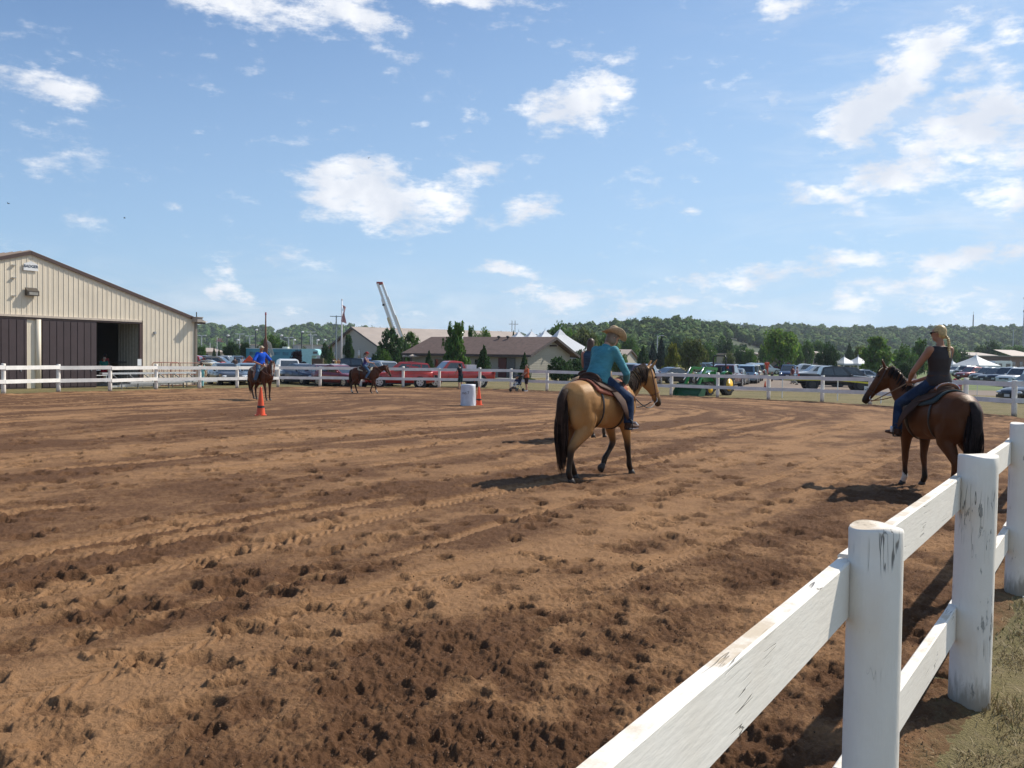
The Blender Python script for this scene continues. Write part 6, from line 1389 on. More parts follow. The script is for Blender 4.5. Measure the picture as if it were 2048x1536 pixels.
# ------------------------------------------------------------------ poles, signs, flags
def poles():
    white = M('pole_white', (.66,.64,.66), .4); dark = M('pole_dark', (.06,.07,.08), .5); wood = M('pole_wood', (.10,.07,.05), .8)
    def flag(t, h, w, hh, col, drop=True):
        mb = MB(); n = 10; stripes = 9
        for k in range(stripes):
            vs = []; fs = []
            for i in range(n+1):
                for j in (0, 1):
                    f = i/n; v = (k+j)/stripes; x = .04+w*(v*.32+.10*math.sin(f*5+v*3)); z = h-.1-hh*f-.25*v; y = .10*math.sin(v*8+f*4); vs.append((x, y, z))
            for i in range(n): fs.append((i*2, i*2+1, i*2+3, i*2+2))
            mb.add(vs, fs, k % 2 if k > 3 or True else 2)
        o = mb.build('flag', [M('flag_red', (.40,.05,.06), .8), M('flag_white', (.60,.57,.58), .8)], t); return o
    # flagpole
    p = gp(683, 92); top = aty(681.5, 600.5, 92).z-p.z; t = thing('flagpole', 'tall white flagpole with a limp red and white striped flag', 'flagpole', p)
    mb = MB(); mb.tube([(0,0,0),(0,0,top)], [.11,.05], 10); mb.ball((0,0,top+.06), .09, 8, 6); mb.build('pole', white, t, True); flag(t, top-.4, 1.1, 1.75, 0)
    mb = MB(); mb.box((0,0,.15),(1.2,1.2,.3)); mb.build('plinth', WHITE, t)
    p = gp(434, 190); t = thing('flagpole', 'small distant flagpole with a flag above the tan building', 'flagpole', p); top = aty(434, 674, 190).z-p.z; mb = MB(); mb.tube([(0,0,0),(0,0,top)], .07, 8); mb.build('pole', white, t); flag(t, top-.1, 3.6, .7, 0)
    # totem like pole with netting
    p = gp(531, 97); top = aty(531, 630, 97).z-p.z; t = thing('wooden_pole', 'tall brown wooden pole with a red tip and pale netting hanging on it', 'pole', p); 
    mb = MB(); mb.tube([(0,0,0),(0,0,top*.42),(0,0,top*.55),(0,0,top*.62),(0,0,top)], [.30,.26,.22,.10,.07], 10); mb.build('pole', M('rust_wood', (.13,.055,.035), .8, var=.2), t, True)
    mb = MB(); mb.tube([(0,0,top),(0,0,top+.3)], [.10,.08], 8); mb.build('tip', M('tip_red', (.35,.03,.03), .6), t)
    mb = MB()
    for k in range(7):
        mb.tube([(.05,0,top*.60-k*.03),(.25+.06*k,-.1,top*.52),(.45+.07*k,.05*k,top*.40-.1*k),(.55,.0,top*.27)], .02, 4)
        mb.tube([(.15+.05*k,-.05,top*.56-k*.35),(.45+.05*k,0,top*.50-k*.38)], .02, 4)
    mb.build('netting', M('netting', (.42,.42,.38), .8), t)
    # utility pole and H frame pylons
    p = gp(672, 150); top = aty(671, 631, 150).z-p.z; t = thing('utility_pole', 'slim utility pole with cross arms left of the flagpole', 'utility pole', p); mb = MB(); mb.tube([(0,0,0),(0,0,top)], [.16,.10], 8); mb.build('pole', M('pole_grey', (.22,.26,.28), .8), t)
    for z, w in ((top-.15,2.2),(top-1.6,2.8)):
        mb = MB(); mb.box((0,0,z),(w,.1,.12)); mb.build('cross_arm', M('pole_grey', (.22,.26,.28), .8), t)
    p = gp(1026, 480); top = aty(1026, 641, 480).z-p.z; t = thing('transmission_pylon', 'two legged H frame power pylon above the brown roof', 'pylon', p)
    for x in (-.85, .85):
        mb = MB(); mb.tube([(x,0,0),(x,0,top)], .16, 6); mb.build('pole', wood, t)
    mb = MB(); mb.box((0,0,top-2),(5.2,.2,.25)); mb.build('cross_arm', wood, t)
    p = gp(1482.5, 620); top = aty(1482, 645, 620).z-p.z; t = thing('transmission_pylon', 'pale H frame power pylon standing before the quarry hillside', 'pylon', p)
    for x in (-1.1, 1.1):
        mb = MB(); mb.tube([(x,0,0),(x,0,top)], .2, 6); mb.build('pole', M('pylon_pale', (.30,.32,.32), .7), t)
    for dz in (2,5.5,9):
        mb = MB(); mb.box((0,0,top-dz),(6,.2,.3)); mb.build('cross_arm', M('pylon_pale', (.30,.32,.32), .7), t)
    def mast(px, Y, ty, label, dishes, w=.9):
        p = gp(px, Y); top = aty(px, ty, Y).z-p.z; t = thing('radio_mast', label, 'radio mast', p)
        for k in range(3):
            a = k*2.094; mb = MB(); mb.tube([(w*math.cos(a),w*math.sin(a),0),(w*.25*math.cos(a),w*.25*math.sin(a),top*.94)], .22, 4); mb.build('leg', M('mast_grey', (.25,.25,.26), .6), t)
        mb = MB(); n = 26
        for k in range(n):
            f = k/n; g = (k+1)/n; r0 = w*(1-.75*f); r1 = w*(1-.75*g); z0, z1 = top*.94*f, top*.94*g
            for q in range(3): a, b = q*2.094, (q+1)*2.094; mb.beam((r0*math.cos(a),r0*math.sin(a),z0),(r1*math.cos(b),r1*math.sin(b),z1),.14,.14)
        mb.build('lattice', M('mast_grey', (.25,.25,.26), .6), t)
        mb = MB(); mb.tube([(0,0,top*.92),(0,0,top)], .15, 5); mb.build('aerial', M('mast_grey', (.25,.25,.26), .6), t)
        for f in dishes:
            mb = MB(); mb.ball((0,-w*.6,top*f),(1.5,.6,1.5),10,6); mb.build('dish', BLACK, t, True)
    mast(1944, 900, 623, 'thin red and grey radio mast on the right ridge', (), 1.3); mast(2046, 640, 590, 'lattice radio mast with round dishes at the right edge', (.955,.775), 1.1)
    # car park lamps: (px, Y, top y, style)
    L = [(403,230,671,'twin'),(420,420,686,'slim'),(454,200,671,'globe'),(474,330,680,'globe'),(479,420,668,'twin'),(499,260,672,'twin'),(511,170,660,'globe'),(561,250,671,'globe'),(577,280,675,'twin'),(587,360,680,'globe'),
         (603,170,664,'globe'),(621,420,664,'twin'),(624,240,670,'twin'),(634,360,680,'globe'),(648,300,680,'globe'),(1314,260,671,'arm'),(2025,330,660,'slim'),(692,230,676,'globe')]
    for i, (px, Y, ty, st) in enumerate(L):
        p = gp(px, Y); top = aty(px, ty, Y).z-p.z; nm = {'globe':'round headed','twin':'double armed','slim':'thin bare','arm':'curved arm'}[st]
        where = ['by the barn eave','behind the barn corner cars','above the left round tree','just right of the left round tree','far back between the two round trees','above the second round tree','left of the wooden pole','right of the wooden pole','above the dark crowned tree','above the turquoise bus front','tall, over the turquoise bus','faint, far back on the slope','tall, left of the tan hall','far back left of the tan hall','nearest the tan hall','over the mauve suv','above the brick building at the right edge','beside the flagpole'][i]
        t = thing('car_park_lamp', nm+' car park lamp '+where, 'street lamp', p, 0, 'lamps of the distant car parks'); k = Y/230
        pm = dark if st == 'globe' and Y < 210 else M('lamp_pole_grey', (.40,.44,.45), .6)
        mb = MB(); mb.tube([(0,0,0),(0,0,top)], .11*k+.03, 6); mb.build('pole', pm, t)
        mb = MB()
        if st == 'globe': mb.ball((.25*k,0,top),(.42*k,.42*k,.26*k),8,6)
        elif st == 'twin': mb.box((-.8*k,0,top+.05),(.8*k,.3,.22*k)); mb.box((.8*k,0,top+.05),(.8*k,.3,.22*k)); mb.box((0,0,top),(1.8*k,.1,.1*k))
        elif st == 'arm': mb.tube([(0,0,top-.8),(.5,0,top-.1),(1.4,0,top)], .09, 5); mb.box((1.6,0,top),(.8,.3,.15))
        else: mb.box((0,0,top),(.3,.2,.2))
        mb.build('lamp_head', M('lamp_head', (.62,.64,.64), .5), t)
    # signs
    p = gp(499, 90); t = thing('warning_sign', 'orange diamond warning sign on legs left of the man in blue', 'sign', p); mb = MB(); R = Matrix.Rotation(math.radians(45), 3, 'Y'); mb.box((0,0,1.15),(1.15,.05,1.15),R); pn = mb.build('panel', M('sign_orange', (.62,.075,.02), .6), t)
    mb = MB(); mb.box((0,-.03,1.27),(.62,.01,.10)); mb.box((0,-.03,1.08),(.62,.01,.10)); mb.build('lettering', BLACK, pn); mb = MB(); mb.beam((-.4,0,0),(0,0,.6),.05,.05); mb.beam((.4,0,0),(0,0,.6),.05,.05); mb.build('stand', STEEL, t)
    p = gp(634, 88); t = thing('notice_board', 'brown wooden board on a post in front of the bus cab', 'sign', p); mb = MB(); mb.box((0,0,1.0),(1.05,.08,1.5)); b = mb.build('panel', M('board_brown', (.085,.055,.035), .7), t)
    mb = MB(); mb.box((.62,0,.9),(.12,.12,1.8)); mb.box((-.5,0,.3),(.1,.1,.6)); mb.build('post', M('post_tan', (.25,.2,.13), .8), t)
    for x in (-.28,.2):
        mb = MB(); mb.ball((x,-.06,.62),(.09,.02,.13),8,6); mb.build('pale_mark', WHITE, b)
    # parking sign on the far fence and yellow tape
    a = at(1738, 787); q = aty(1737, 778, a.y+.25); t = thing('fence_sign', 'white parking notice tied to the far fence by the bay horse muzzle', 'sign', q, math.radians(-35)); mb = MB(); mb.box((0,0,0),(.58,.02,.40)); b = mb.build('panel', WHITE, t)
    text_mesh('&', .13, BLACK, b, (.05,-.012,.10), (math.pi/2,0,0), ext=.002, bold=.004); text_mesh('PARKING', .12, BLACK, b, (0,-.012,-.07), (math.pi/2,0,0), ext=.002, bold=.004)
    t = thing('caution_tape', 'yellow tape sagging along thin white stakes behind the far fence', 'tape', gp(1620, 52)); O = t.location; pts = [(1568,758.5,52),(1620,759.5,50),(1676,760,48.5),(1706,763,47.5),(1760,768.5,46)]
    Pn = [aty(*p)-O for p in pts]; mb = MB(); prev = None
    for i in range(len(Pn)-1):
        for k in range(6): a = Pn[i].lerp(Pn[i+1], k/6); b = Pn[i].lerp(Pn[i+1], (k+1)/6); mb.beam(a, b, .01, .085)
    mb.build('ribbon', M('tape_yellow', (.72,.66,.05), .5), t)
    for px, Y in ((1566,52),(1677,48.6),(1764,46)):
        g = gp(px, Y); mb = MB(); mb.tube([(g.x-O.x, g.y-O.y, g.z-O.z-.1),(g.x-O.x, g.y-O.y, g.z-O.z+1.15)], .03, 6); mb.build('stake', WHITE, t)
    t = thing('caution_tape', 'short piece of yellow tape on the lawn right of the blond rider', 'tape', gp(1945, 60)); mb = MB(); a = aty(1936,763,60)-t.location; b = aty(1955,764,60)-t.location; mb.beam(a,b,.01,.09); mb.build('ribbon', M('tape_yellow', (.72,.66,.05), .5), t)
    mb = MB(); [mb.tube([(q.x,q.y,-.1),(q.x,q.y,q.z)], .02, 5) for q in (a,b)]; mb.build('stake', WHITE, t)
poles()

# ------------------------------------------------------------------ arena props and bystanders
def props():
    org = M('cone_orange', (.72,.085,.018), .45, var=.06)
    def cone(px, py, h, label, lean=0.0, scale=1.0):
        p = at(px, py); t = thing('traffic_cone', label, 'traffic cone', p, .3, 'orange traffic cones'); t.rotation_euler = (lean, 0, .3)
        mb = MB(); mb.loft([(Vector((0,0,z)), Vector((r,0,0)), Vector((0,r,0))) for z, r in ((.03,.145*scale),(.05,.14*scale),(h*.5,.085*scale),(h-.03,.032*scale),(h,.026*scale))], 20); mb.build('cone', org, t, True)
        mb = MB(); mb.box((0,0,.018),(.36*scale,.36*scale,.035)); mb.build('base', org, t)
        mb = MB(); mb.loft([(Vector((0,0,z)), Vector((r,0,0)), Vector((0,r,0))) for z, r in ((h*.29,.119*scale),(h*.36,.109*scale))], 14, cap=False); mb.box((-.03,-.115*scale,h*.32),(.10,.03,.07)); mb.build('marking', BLACK, t)
    cone(521.5, 832, .92, 'orange cone standing alone in the arena before the man in blue')
    cone(957.5, 811, .80, 'orange cone standing beside the white wrapped barrel'); cone(1530, 778, .62, 'small orange cone beyond the far fence in the drive', 0, .8); cone(1561, 752, .75, 'orange cone far back in the drive near the dark blue suv', 0, 1.2)
    p = at(936, 812); t = thing('barrel', 'white plastic wrapped barrel with faint writing beside the orange cone', 'barrel', p, .05); mb = MB(); n = 44; vs = []; fs = []; rows = 16
    for i in range(rows):
        f = i/(rows-1); z = .005+.90*f
        for k in range(n):
            a = 2*math.pi*k/n; fold = .012*math.sin(9*a+3*math.sin(f*4))*(1-f)**1.5+.010*math.sin(23*a+f*9)*(1-f)**3+.006*math.sin(5*a+f*7); r = .305*(1+.03*(1-f))*(1-.02*(f > .97))+fold; vs.append((r*math.cos(a), r*math.sin(a), z))
    for i in range(rows-1):
        for k in range(n): fs.append((i*n+k, i*n+(k+1) % n, (i+1)*n+(k+1) % n, (i+1)*n+k))
    fs.append(tuple(range((rows-1)*n, rows*n))); mb.add(vs, fs); mb.build('wrapping', M('wrap_white', (.60,.61,.65), .45, var=.06), t, True)
    text_mesh('no.7', .17, M('pen_dark', (.10,.10,.11), .7), t, (-.10,-.335,.56), (math.pi/2,0,-.15), ext=.002)
props()
def people():
    sk = SKIN
    def st(label, px, py, deg, O, h=1.72, Y=None, vox=.024, group=None, **k):
        p = at(px, py) if Y is None else gp(px, Y); O.setdefault('hair_col', M('brown_hair', (.07,.035,.02), .5)); O.setdefault('hair', 'short')
        return figure('person', label, p, math.radians(deg), standing(h, **k), O, voxel=vox, detail=False, group=group)
    st('teenager in a dark T-shirt leaning over the fence before the red pickup', 921, 779, 150, dict(shirt=cloth('dark_tee', (.012,.016,.022)), sleeve=.6, pants=cloth('teal_shorts', (.012,.045,.050)), pants_name='shorts', legs=1.0, hair_col=BLKHAIR, shoes=DARKP), lean=.14, lh=V3(.30,.22,1.08), rh=V3(.30,-.2,1.05))
    st('man in an orange shirt and dark shorts standing behind the pushchair', 1053, 783, 200, dict(shirt=cloth('orange_shirt', (.55,.12,.045)), sleeve=.8, pants=cloth('brown_shorts', (.035,.022,.022)), pants_name='shorts', legs=1.0, hair_col=M('sandy_hair', (.22,.13,.08), .6), build=1.12, shoes=WHITE), lh=V3(.30,.15,1.05), rh=V3(.30,-.15,1.05))
    # pushchair with a child
    p = at(1034, 783); t = thing('pushchair', 'dark pushchair with a white front tray beside the man in orange', 'pushchair', p, math.radians(230))
    mb = MB(); mb.tube([(-.35,.24,1.0),(-.05,.24,.55),(.35,.24,.10)], .018, 6); mb.tube([(-.35,-.24,1.0),(-.05,-.24,.55),(.35,-.24,.10)], .018, 6); mb.tube([(-.35,-.24,1.0),(-.35,.24,1.0)], .02, 6); mb.tube([(.05,.24,.5),(-.3,.24,.10)], .015, 6); mb.tube([(.05,-.24,.5),(-.3,-.24,.10)], .015, 6); mb.build('frame', STEEL, t)
    mb = MB(); mb.box((.02,0,.45),(.40,.40,.08)); mb.box((-.16,0,.68),(.08,.40,.45)); mb.box((.2,0,.2),(.3,.36,.06)); mb.build('seat', M('pram_navy', (.015,.018,.035), .8), t)
    mb = MB(); mb.tube([(-.22,0,1.0),(-.02,0,1.06),(.12,0,.98)], [(.22,.02),(.24,.02),(.22,.02)], 8, side=(0,1,0)); mb.build('hood', M('pram_navy', (.015,.018,.035), .8), t); mb = MB(); mb.box((.24,0,.60),(.12,.44,.04)); mb.build('tray', WHITE, t)
    for x in (.35,-.3):
        for y in (.26,-.26):
            mb = MB(); mb.loft([(Vector((x,y+o,.11)), Vector((.11,0,0)), Vector((0,0,.11))) for o in (-.02,.02)], 14); mb.build('wheel', TYRE, t)
    J = mounted(seat=V3(-.02,0,.46), lh=V3(.18,.06,.62), rh=V3(.18,-.06,.62), foot=(V3(.26,.08,.24),V3(.26,-.08,.24)), knee=(V3(.24,.09,.50),V3(.24,-.09,.50)), tors=.55)
    for q in ('l','r'):
        J[q+'sh'] = V3(J[q+'sh'].x, J[q+'sh'].y*.55, J[q+'sh'].z)
    J['lhip'].y *= .6; J['rhip'].y *= .6; J['head'] = J['neck']+V3(.0,0,.10)
    figure('person', 'small child with pale hair sitting in the pushchair', p, math.radians(230), J, dict(shirt=cloth('child_navy', (.02,.03,.08)), sleeve=2, pants=WHITE, pants_name='trousers', build=.5, shoulders=.2, hair_col=M('pale_hair', (.45,.36,.22), .5)), voxel=.02, detail=False)
    # people in the doorway of the barn
    ang = math.degrees(BARN[4])
    def bp(label, px, dep, deg, O, h=1.7, **k):
        q = barn_pt(px, dep+.8, .29); O.setdefault('hair_col', M('grey_hair', (.2,.17,.14), .6)); figure('person', label, (q.x,q.y,q.z), math.radians(deg), standing(h, **k), O, voxel=.026, detail=False, group='people in the barn doorway')
    bp('person in a royal blue shirt at the table inside the barn doorway', 197, .5, ang+80, dict(shirt=cloth('royal_blue', (.012,.085,.52)), sleeve=.8, pants=JEANS, hair_col=M('pale_hair', (.45,.36,.22), .5)), 1.6)
    bp('person in a dark green shirt and red trousers in the barn doorway', 229, .3, ang+70, dict(shirt=cloth('dark_green', (.010,.10,.085)), sleeve=.8, pants=cloth('dark_red_cloth', (.16,.012,.02)), pants_name='trousers'), 1.55)
    bp('person in a rust red shirt at the right side of the barn doorway', 243, .9, ang+100, dict(shirt=cloth('rust_shirt', (.22,.035,.03)), sleeve=.8, pants=DARKP, pants_name='trousers', hair_col=BLKHAIR), 1.75)
    bp('person in black standing between the blue and green shirts in the barn', 216, 1.9, ang+90, dict(shirt=BLKL, sleeve=1.5, pants=BLKL, pants_name='trousers', hair_col=BLKHAIR), 1.72)
    st('person in an aqua top beside the cream sedan by the barn corner', 403, 775, 80, dict(shirt=cloth('aqua', (.20,.50,.50)), sleeve=.8, pants=M('aqua_trousers', (.22,.45,.45), .8), pants_name='trousers'), 1.6)
    G = 'people walking at the fair'
    for i, (lb, px, Y, O) in enumerate((('person in white walking right of the tan suv', 484, 96, dict(shirt=WHITE, pants=M('khaki', (.3,.26,.2), .8))), ('dark haired person with a tan bag beside the tan suv', 470, 93, dict(shirt=BRN, pants=M('khaki', (.3,.26,.2), .8))),
        ('person in dark clothes left of the flagpole', 667, 108, dict(shirt=BLKL, pants=BLKL)), ('person in yellow left of the flagpole', 671, 106, dict(shirt=M('yellow_top', (.5,.33,.10), .8), pants=M('khaki', (.3,.26,.2), .8))), ('person in orange close to the flagpole', 677, 107, dict(shirt=M('peach_top', (.55,.25,.12), .8), pants=M('khaki', (.3,.26,.2), .8))),
        ('person in white right of the flagpole', 689, 106, dict(shirt=WHITE, pants=DARKP)), ('person in a pale shirt farther right of the flagpole', 698, 108, dict(shirt=M('pale_top', (.5,.5,.45), .8), pants=DARKP)), ('dark figure crouching by the black jeep', 694, 92, dict(shirt=BLKL, pants=BLKL)),
        ('person in a long red orange costume standing in the drive', 1534, 132, dict(shirt=M('costume_orange', (.70,.06,.02), .7), pants=M('costume_orange', (.70,.06,.02), .7), build=1.3)), ('person with tan arms standing by the dark blue suv', 1586, 84, dict(shirt=M('maroon_top', (.12,.03,.03), .8), pants=M('khaki', (.3,.26,.2), .8))),
        ('person with a pink and white bundle behind the black pickup', 1595, 80, dict(shirt=M('pink_top', (.5,.3,.3), .8), pants=BLKL)), ('child crouching on the drive near the far cone', 1545, 92, dict(shirt=DARKP, pants=DARKP)),
        ('shirtless brown haired person behind the bay horse neck', 1826, 62, dict(shirt=M('tan_top', (.40,.25,.18), .8), pants=DARKP)), ('child in a pale blue shirt and red cap right of the blond rider', 1911, 56, dict(shirt=M('paleblue_top', (.42,.47,.60), .8), pants=DARKP, hat=('cap', M('red_cap2', (.35,.02,.04), .8)))),
        ('blond child in a pink top right of the blond rider', 1921, 55, dict(shirt=M('hotpink_top', (.60,.12,.16), .8), pants=M('khaki', (.3,.26,.2), .8), hair_col=M('pale_hair', (.45,.36,.22), .5))), ('person in pink under the broad white canopy', 1960, 150, dict(shirt=M('pink_top', (.5,.3,.3), .8), pants=DARKP)))):
        O.setdefault('pants_name', 'trousers'); O.setdefault('sleeve', .8); h = {7: 1.1, 8: 2.3, 11: 1.0, 13: 1.2, 14: 1.2}.get(i, 1.7); st(lb, px, 0, 60+47*i % 360, O, h, Y=Y, vox=.045, group=G)
people()
def birds():
    for i, (px, py, Y, lb) in enumerate(((17,407,60,'tiny dark bird in the sky above the barn at the left edge'),(249,436,70,'tiny dark bird in the blue sky right of the barn ridge'),(737,316,80,'tiny dark bird in front of the large middle cloud'))):
        p = aty(px, py, Y); t = thing('bird', lb, 'bird', p, .5*i); mb = MB(); mb.ball((0,0,0),(.09,.03,.03),8,6); mb.add([(0,.02,0),(.05,.16,.05),(-.03,.15,.05),(0,-.02,0),(.05,-.16,.05),(-.03,-.15,.05),(-.04,.02,0),(-.04,-.02,0)],[(0,1,2,6),(3,7,5,4)]); mb.build('bird_body', BLACK, t)
birds()
# ------------------------------------------------------------------ drives and lawns beyond the fence
ASPH = M('drive_gravel', (.20,.150,.112), .95, var=.12, vs=.4, dirt=((.11,.10,.085), .5)); LAWN = M('green_lawn', (.105,.140,.035), .95, var=.28, vs=.35, bump=.03, bs=6, dirt=((.16,.15,.05), .6)); GRAV = M('pale_drive', (.27,.25,.235), .95, var=.08, vs=.6)
def drives():
    sheet('drive', [tuple(gp(1425, 63))[:2], tuple(gp(1600, 63))[:2], tuple(gp(2300, 58))[:2], tuple(gp(2300, 69))[:2], tuple(gp(1800, 73))[:2], tuple(gp(1640, 100))[:2], tuple(gp(1560, 118))[:2], tuple(gp(1490, 118))[:2], tuple(gp(1400, 74))[:2]], ASPH, 'brown gravel drive between the rows of cars', .012)
    sheet('car_park', [tuple(gp(380, 84))[:2], tuple(gp(560, 80))[:2], tuple(gp(700, 110))[:2], tuple(gp(640, 320))[:2], tuple(gp(380, 320))[:2]], ASPH, 'grey brown car park surface beyond the barn corner', .012)
    sheet('lawn', [tuple(gp(1800, 73.5))[:2], tuple(gp(2300, 69.5))[:2], tuple(gp(2160, 210))[:2], tuple(gp(1800, 220))[:2], tuple(gp(1700, 90))[:2]], LAWN, 'greener mown lawn under the cars at the far right', .010)
    sheet('lawn', [tuple(gp(1500, 120))[:2], tuple(gp(1600, 100))[:2], tuple(gp(1700, 150))[:2], tuple(gp(1500, 240))[:2]], LAWN, 'bright green lawn below the round tree', .008)
    sheet('path', [tuple(gp(990, 88))[:2], tuple(gp(1045, 84))[:2], tuple(gp(1045, 86.5))[:2], tuple(gp(1000, 90.5))[:2]], GRAV, 'pale paved step in front of the hall doors', .016)
drives()
# ------------------------------------------------------------------ trees
def leaf_mat(name, rgb, isl=.38, hue=.025): return M(name, rgb, .6, var=.15, vs=1.5, island=isl, hue=hue, spec=.15, trans=.42)
BARK = M('bark', (.075,.055,.04), .9, var=.3, bump=.02, bs=12)
def crown_mesh(seed, n, leaf, shape, cl=60, gap=.0):
    """shape(rs) -> clump centre in unit crown space (x,y in -1..1, z 0..1) and clump radius"""
    rs = np.random.RandomState(seed); V = []; 
    per = n//cl
    for c in range(cl):
        (cx, cy, cz), cr = shape(rs)
        d = rs.normal(size=(per, 3)); d /= np.linalg.norm(d, axis=1)[:, None]; r = cr*(rs.rand(per)**.33); ctr = np.array([cx, cy, cz])+d*r[:, None]*np.array([1,1,.8])
        a = d*.6+rs.normal(size=(per, 3))*.55; a[:, 2] += .35; a /= np.linalg.norm(a, axis=1)[:, None]
        t = np.cross(a, rs.normal(size=(per, 3))); t /= np.linalg.norm(t, axis=1)[:, None]; b = np.cross(a, t)
        s = leaf*rs.uniform(.6, 1.35, per)[:, None]; V.append(np.stack([ctr-t*s, ctr-b*s*.7, ctr+t*s, ctr+b*s*.7], 1))
    V = np.concatenate(V).reshape(-1, 3); m = len(V)//4; me = bpy.data.meshes.new('crown'); me.vertices.add(len(V)); me.vertices.foreach_set('co', V.reshape(-1).astype(np.float32))
    me.loops.add(m*4); me.loops.foreach_set('vertex_index', np.arange(m*4, dtype=np.int32)); me.polygons.add(m); me.polygons.foreach_set('loop_start', np.arange(0, m*4, 4, dtype=np.int32)); me.update(calc_edges=True); return me
def sh_round(rs):
    while True:
        p = rs.uniform(-1, 1, 3)
        if np.linalg.norm(p) < 1 and np.linalg.norm(p) > .25: break
    return (p[0]*.80, p[1]*.80, .52+p[2]*.40), rs.uniform(.16, .30)
def sh_oval(rs):
    z = rs.rand(); w = math.sin(math.pi*(z*.86+.10))**.7; a = rs.rand()*6.28; r = w*math.sqrt(rs.rand())*.85; return (r*math.cos(a), r*math.sin(a), .05+z*.9), rs.uniform(.12, .24)
def sh_cone(rs):
    z = rs.rand()**1.25; w = (1-z)**.85; a = rs.rand()*6.28; r = w*(.45+.5*rs.rand()); return (r*math.cos(a), r*math.sin(a), .02+z*.95), .07+.15*(1-z)
def sh_tall(rs):
    z = rs.rand(); w = (1-.55*z)*(.75+.25*math.sin(z*14)); a = rs.rand()*6.28; r = w*math.sqrt(rs.rand())*.9; return (r*math.cos(a), r*math.sin(a), .03+z*.93), rs.uniform(.10, .20)
CR = {}
def crown(kind, var):
    key = (kind, var)
    if key not in CR:
        sh = dict(round=sh_round, oval=sh_oval, cone=sh_cone, tall=sh_tall)[kind]; n, leaf, cl = dict(round=(3600,.052,70), oval=(3400,.055,75), cone=(3200,.050,110), tall=(3400,.055,80))[kind]
        CR[key] = crown_mesh(100+var*7+len(kind), n, leaf, sh, cl)
    return CR[key]
LEAF = dict(mid=leaf_mat('leaf_mid', (.078,.150,.028)), dark=leaf_mat('leaf_dark', (.042,.084,.026)), bright=leaf_mat('leaf_bright', (.130,.215,.040)), yellow=leaf_mat('leaf_yellow', (.19,.20,.035), .4, .03), olive=leaf_mat('leaf_olive', (.110,.135,.040)), purple=leaf_mat('leaf_purple', (.030,.014,.018)), blue=leaf_mat('leaf_blue', (.022,.042,.030)))
def tree(px, Y, topy, width_px, kind, col, label, name='tree', trunk=.18, group=None, var=None, basef=None):
    p = gp(px, Y); top = aty(px, topy, Y).z-p.z; w = width_px/F*Y/2*(1.3 if kind in ('tall', 'oval') else 1.12); base = top*(trunk)
    if basef is not None: base = basef
    v = var if var is not None else int(px) % 3; t = thing(name, label, 'tree', p, (px*1.7) % 6.28, group)
    rs = random.Random(int(px*13)); mb = MB(); hh = top
    mb.tube([(0,0,-.2),(.02*top,0,hh*.35),(-.01*top,.01*top,hh*.62),(0,0,hh*.85)], [.030*top+.03,.022*top+.02,.013*top,.004*top], 8)
    for k in range(9):
        a = k*2.4+rs.random(); z0 = hh*(.22+.06*k); L = w*(.75-.05*k)*(1 if kind != 'cone' else .7); e = (L*math.cos(a), L*math.sin(a), z0+L*.55); mb.tube([(0,0,z0),(e[0]*.5,e[1]*.5,z0+L*.2),e], [.010*top,.007*top,.002*top], 5)
    mb.build('trunk', BARK, t, True)
    o = bpy.data.objects.new('crown', crown(kind, v)); C.objects.link(o); o.parent = t; o.location = (0,0,base); o.scale = (w*1.02, w*1.02, (top-base)/1.03)
    if not o.data.materials: o.data.materials.append(LEAF[col])
    setmat(o, LEAF[col]); return t
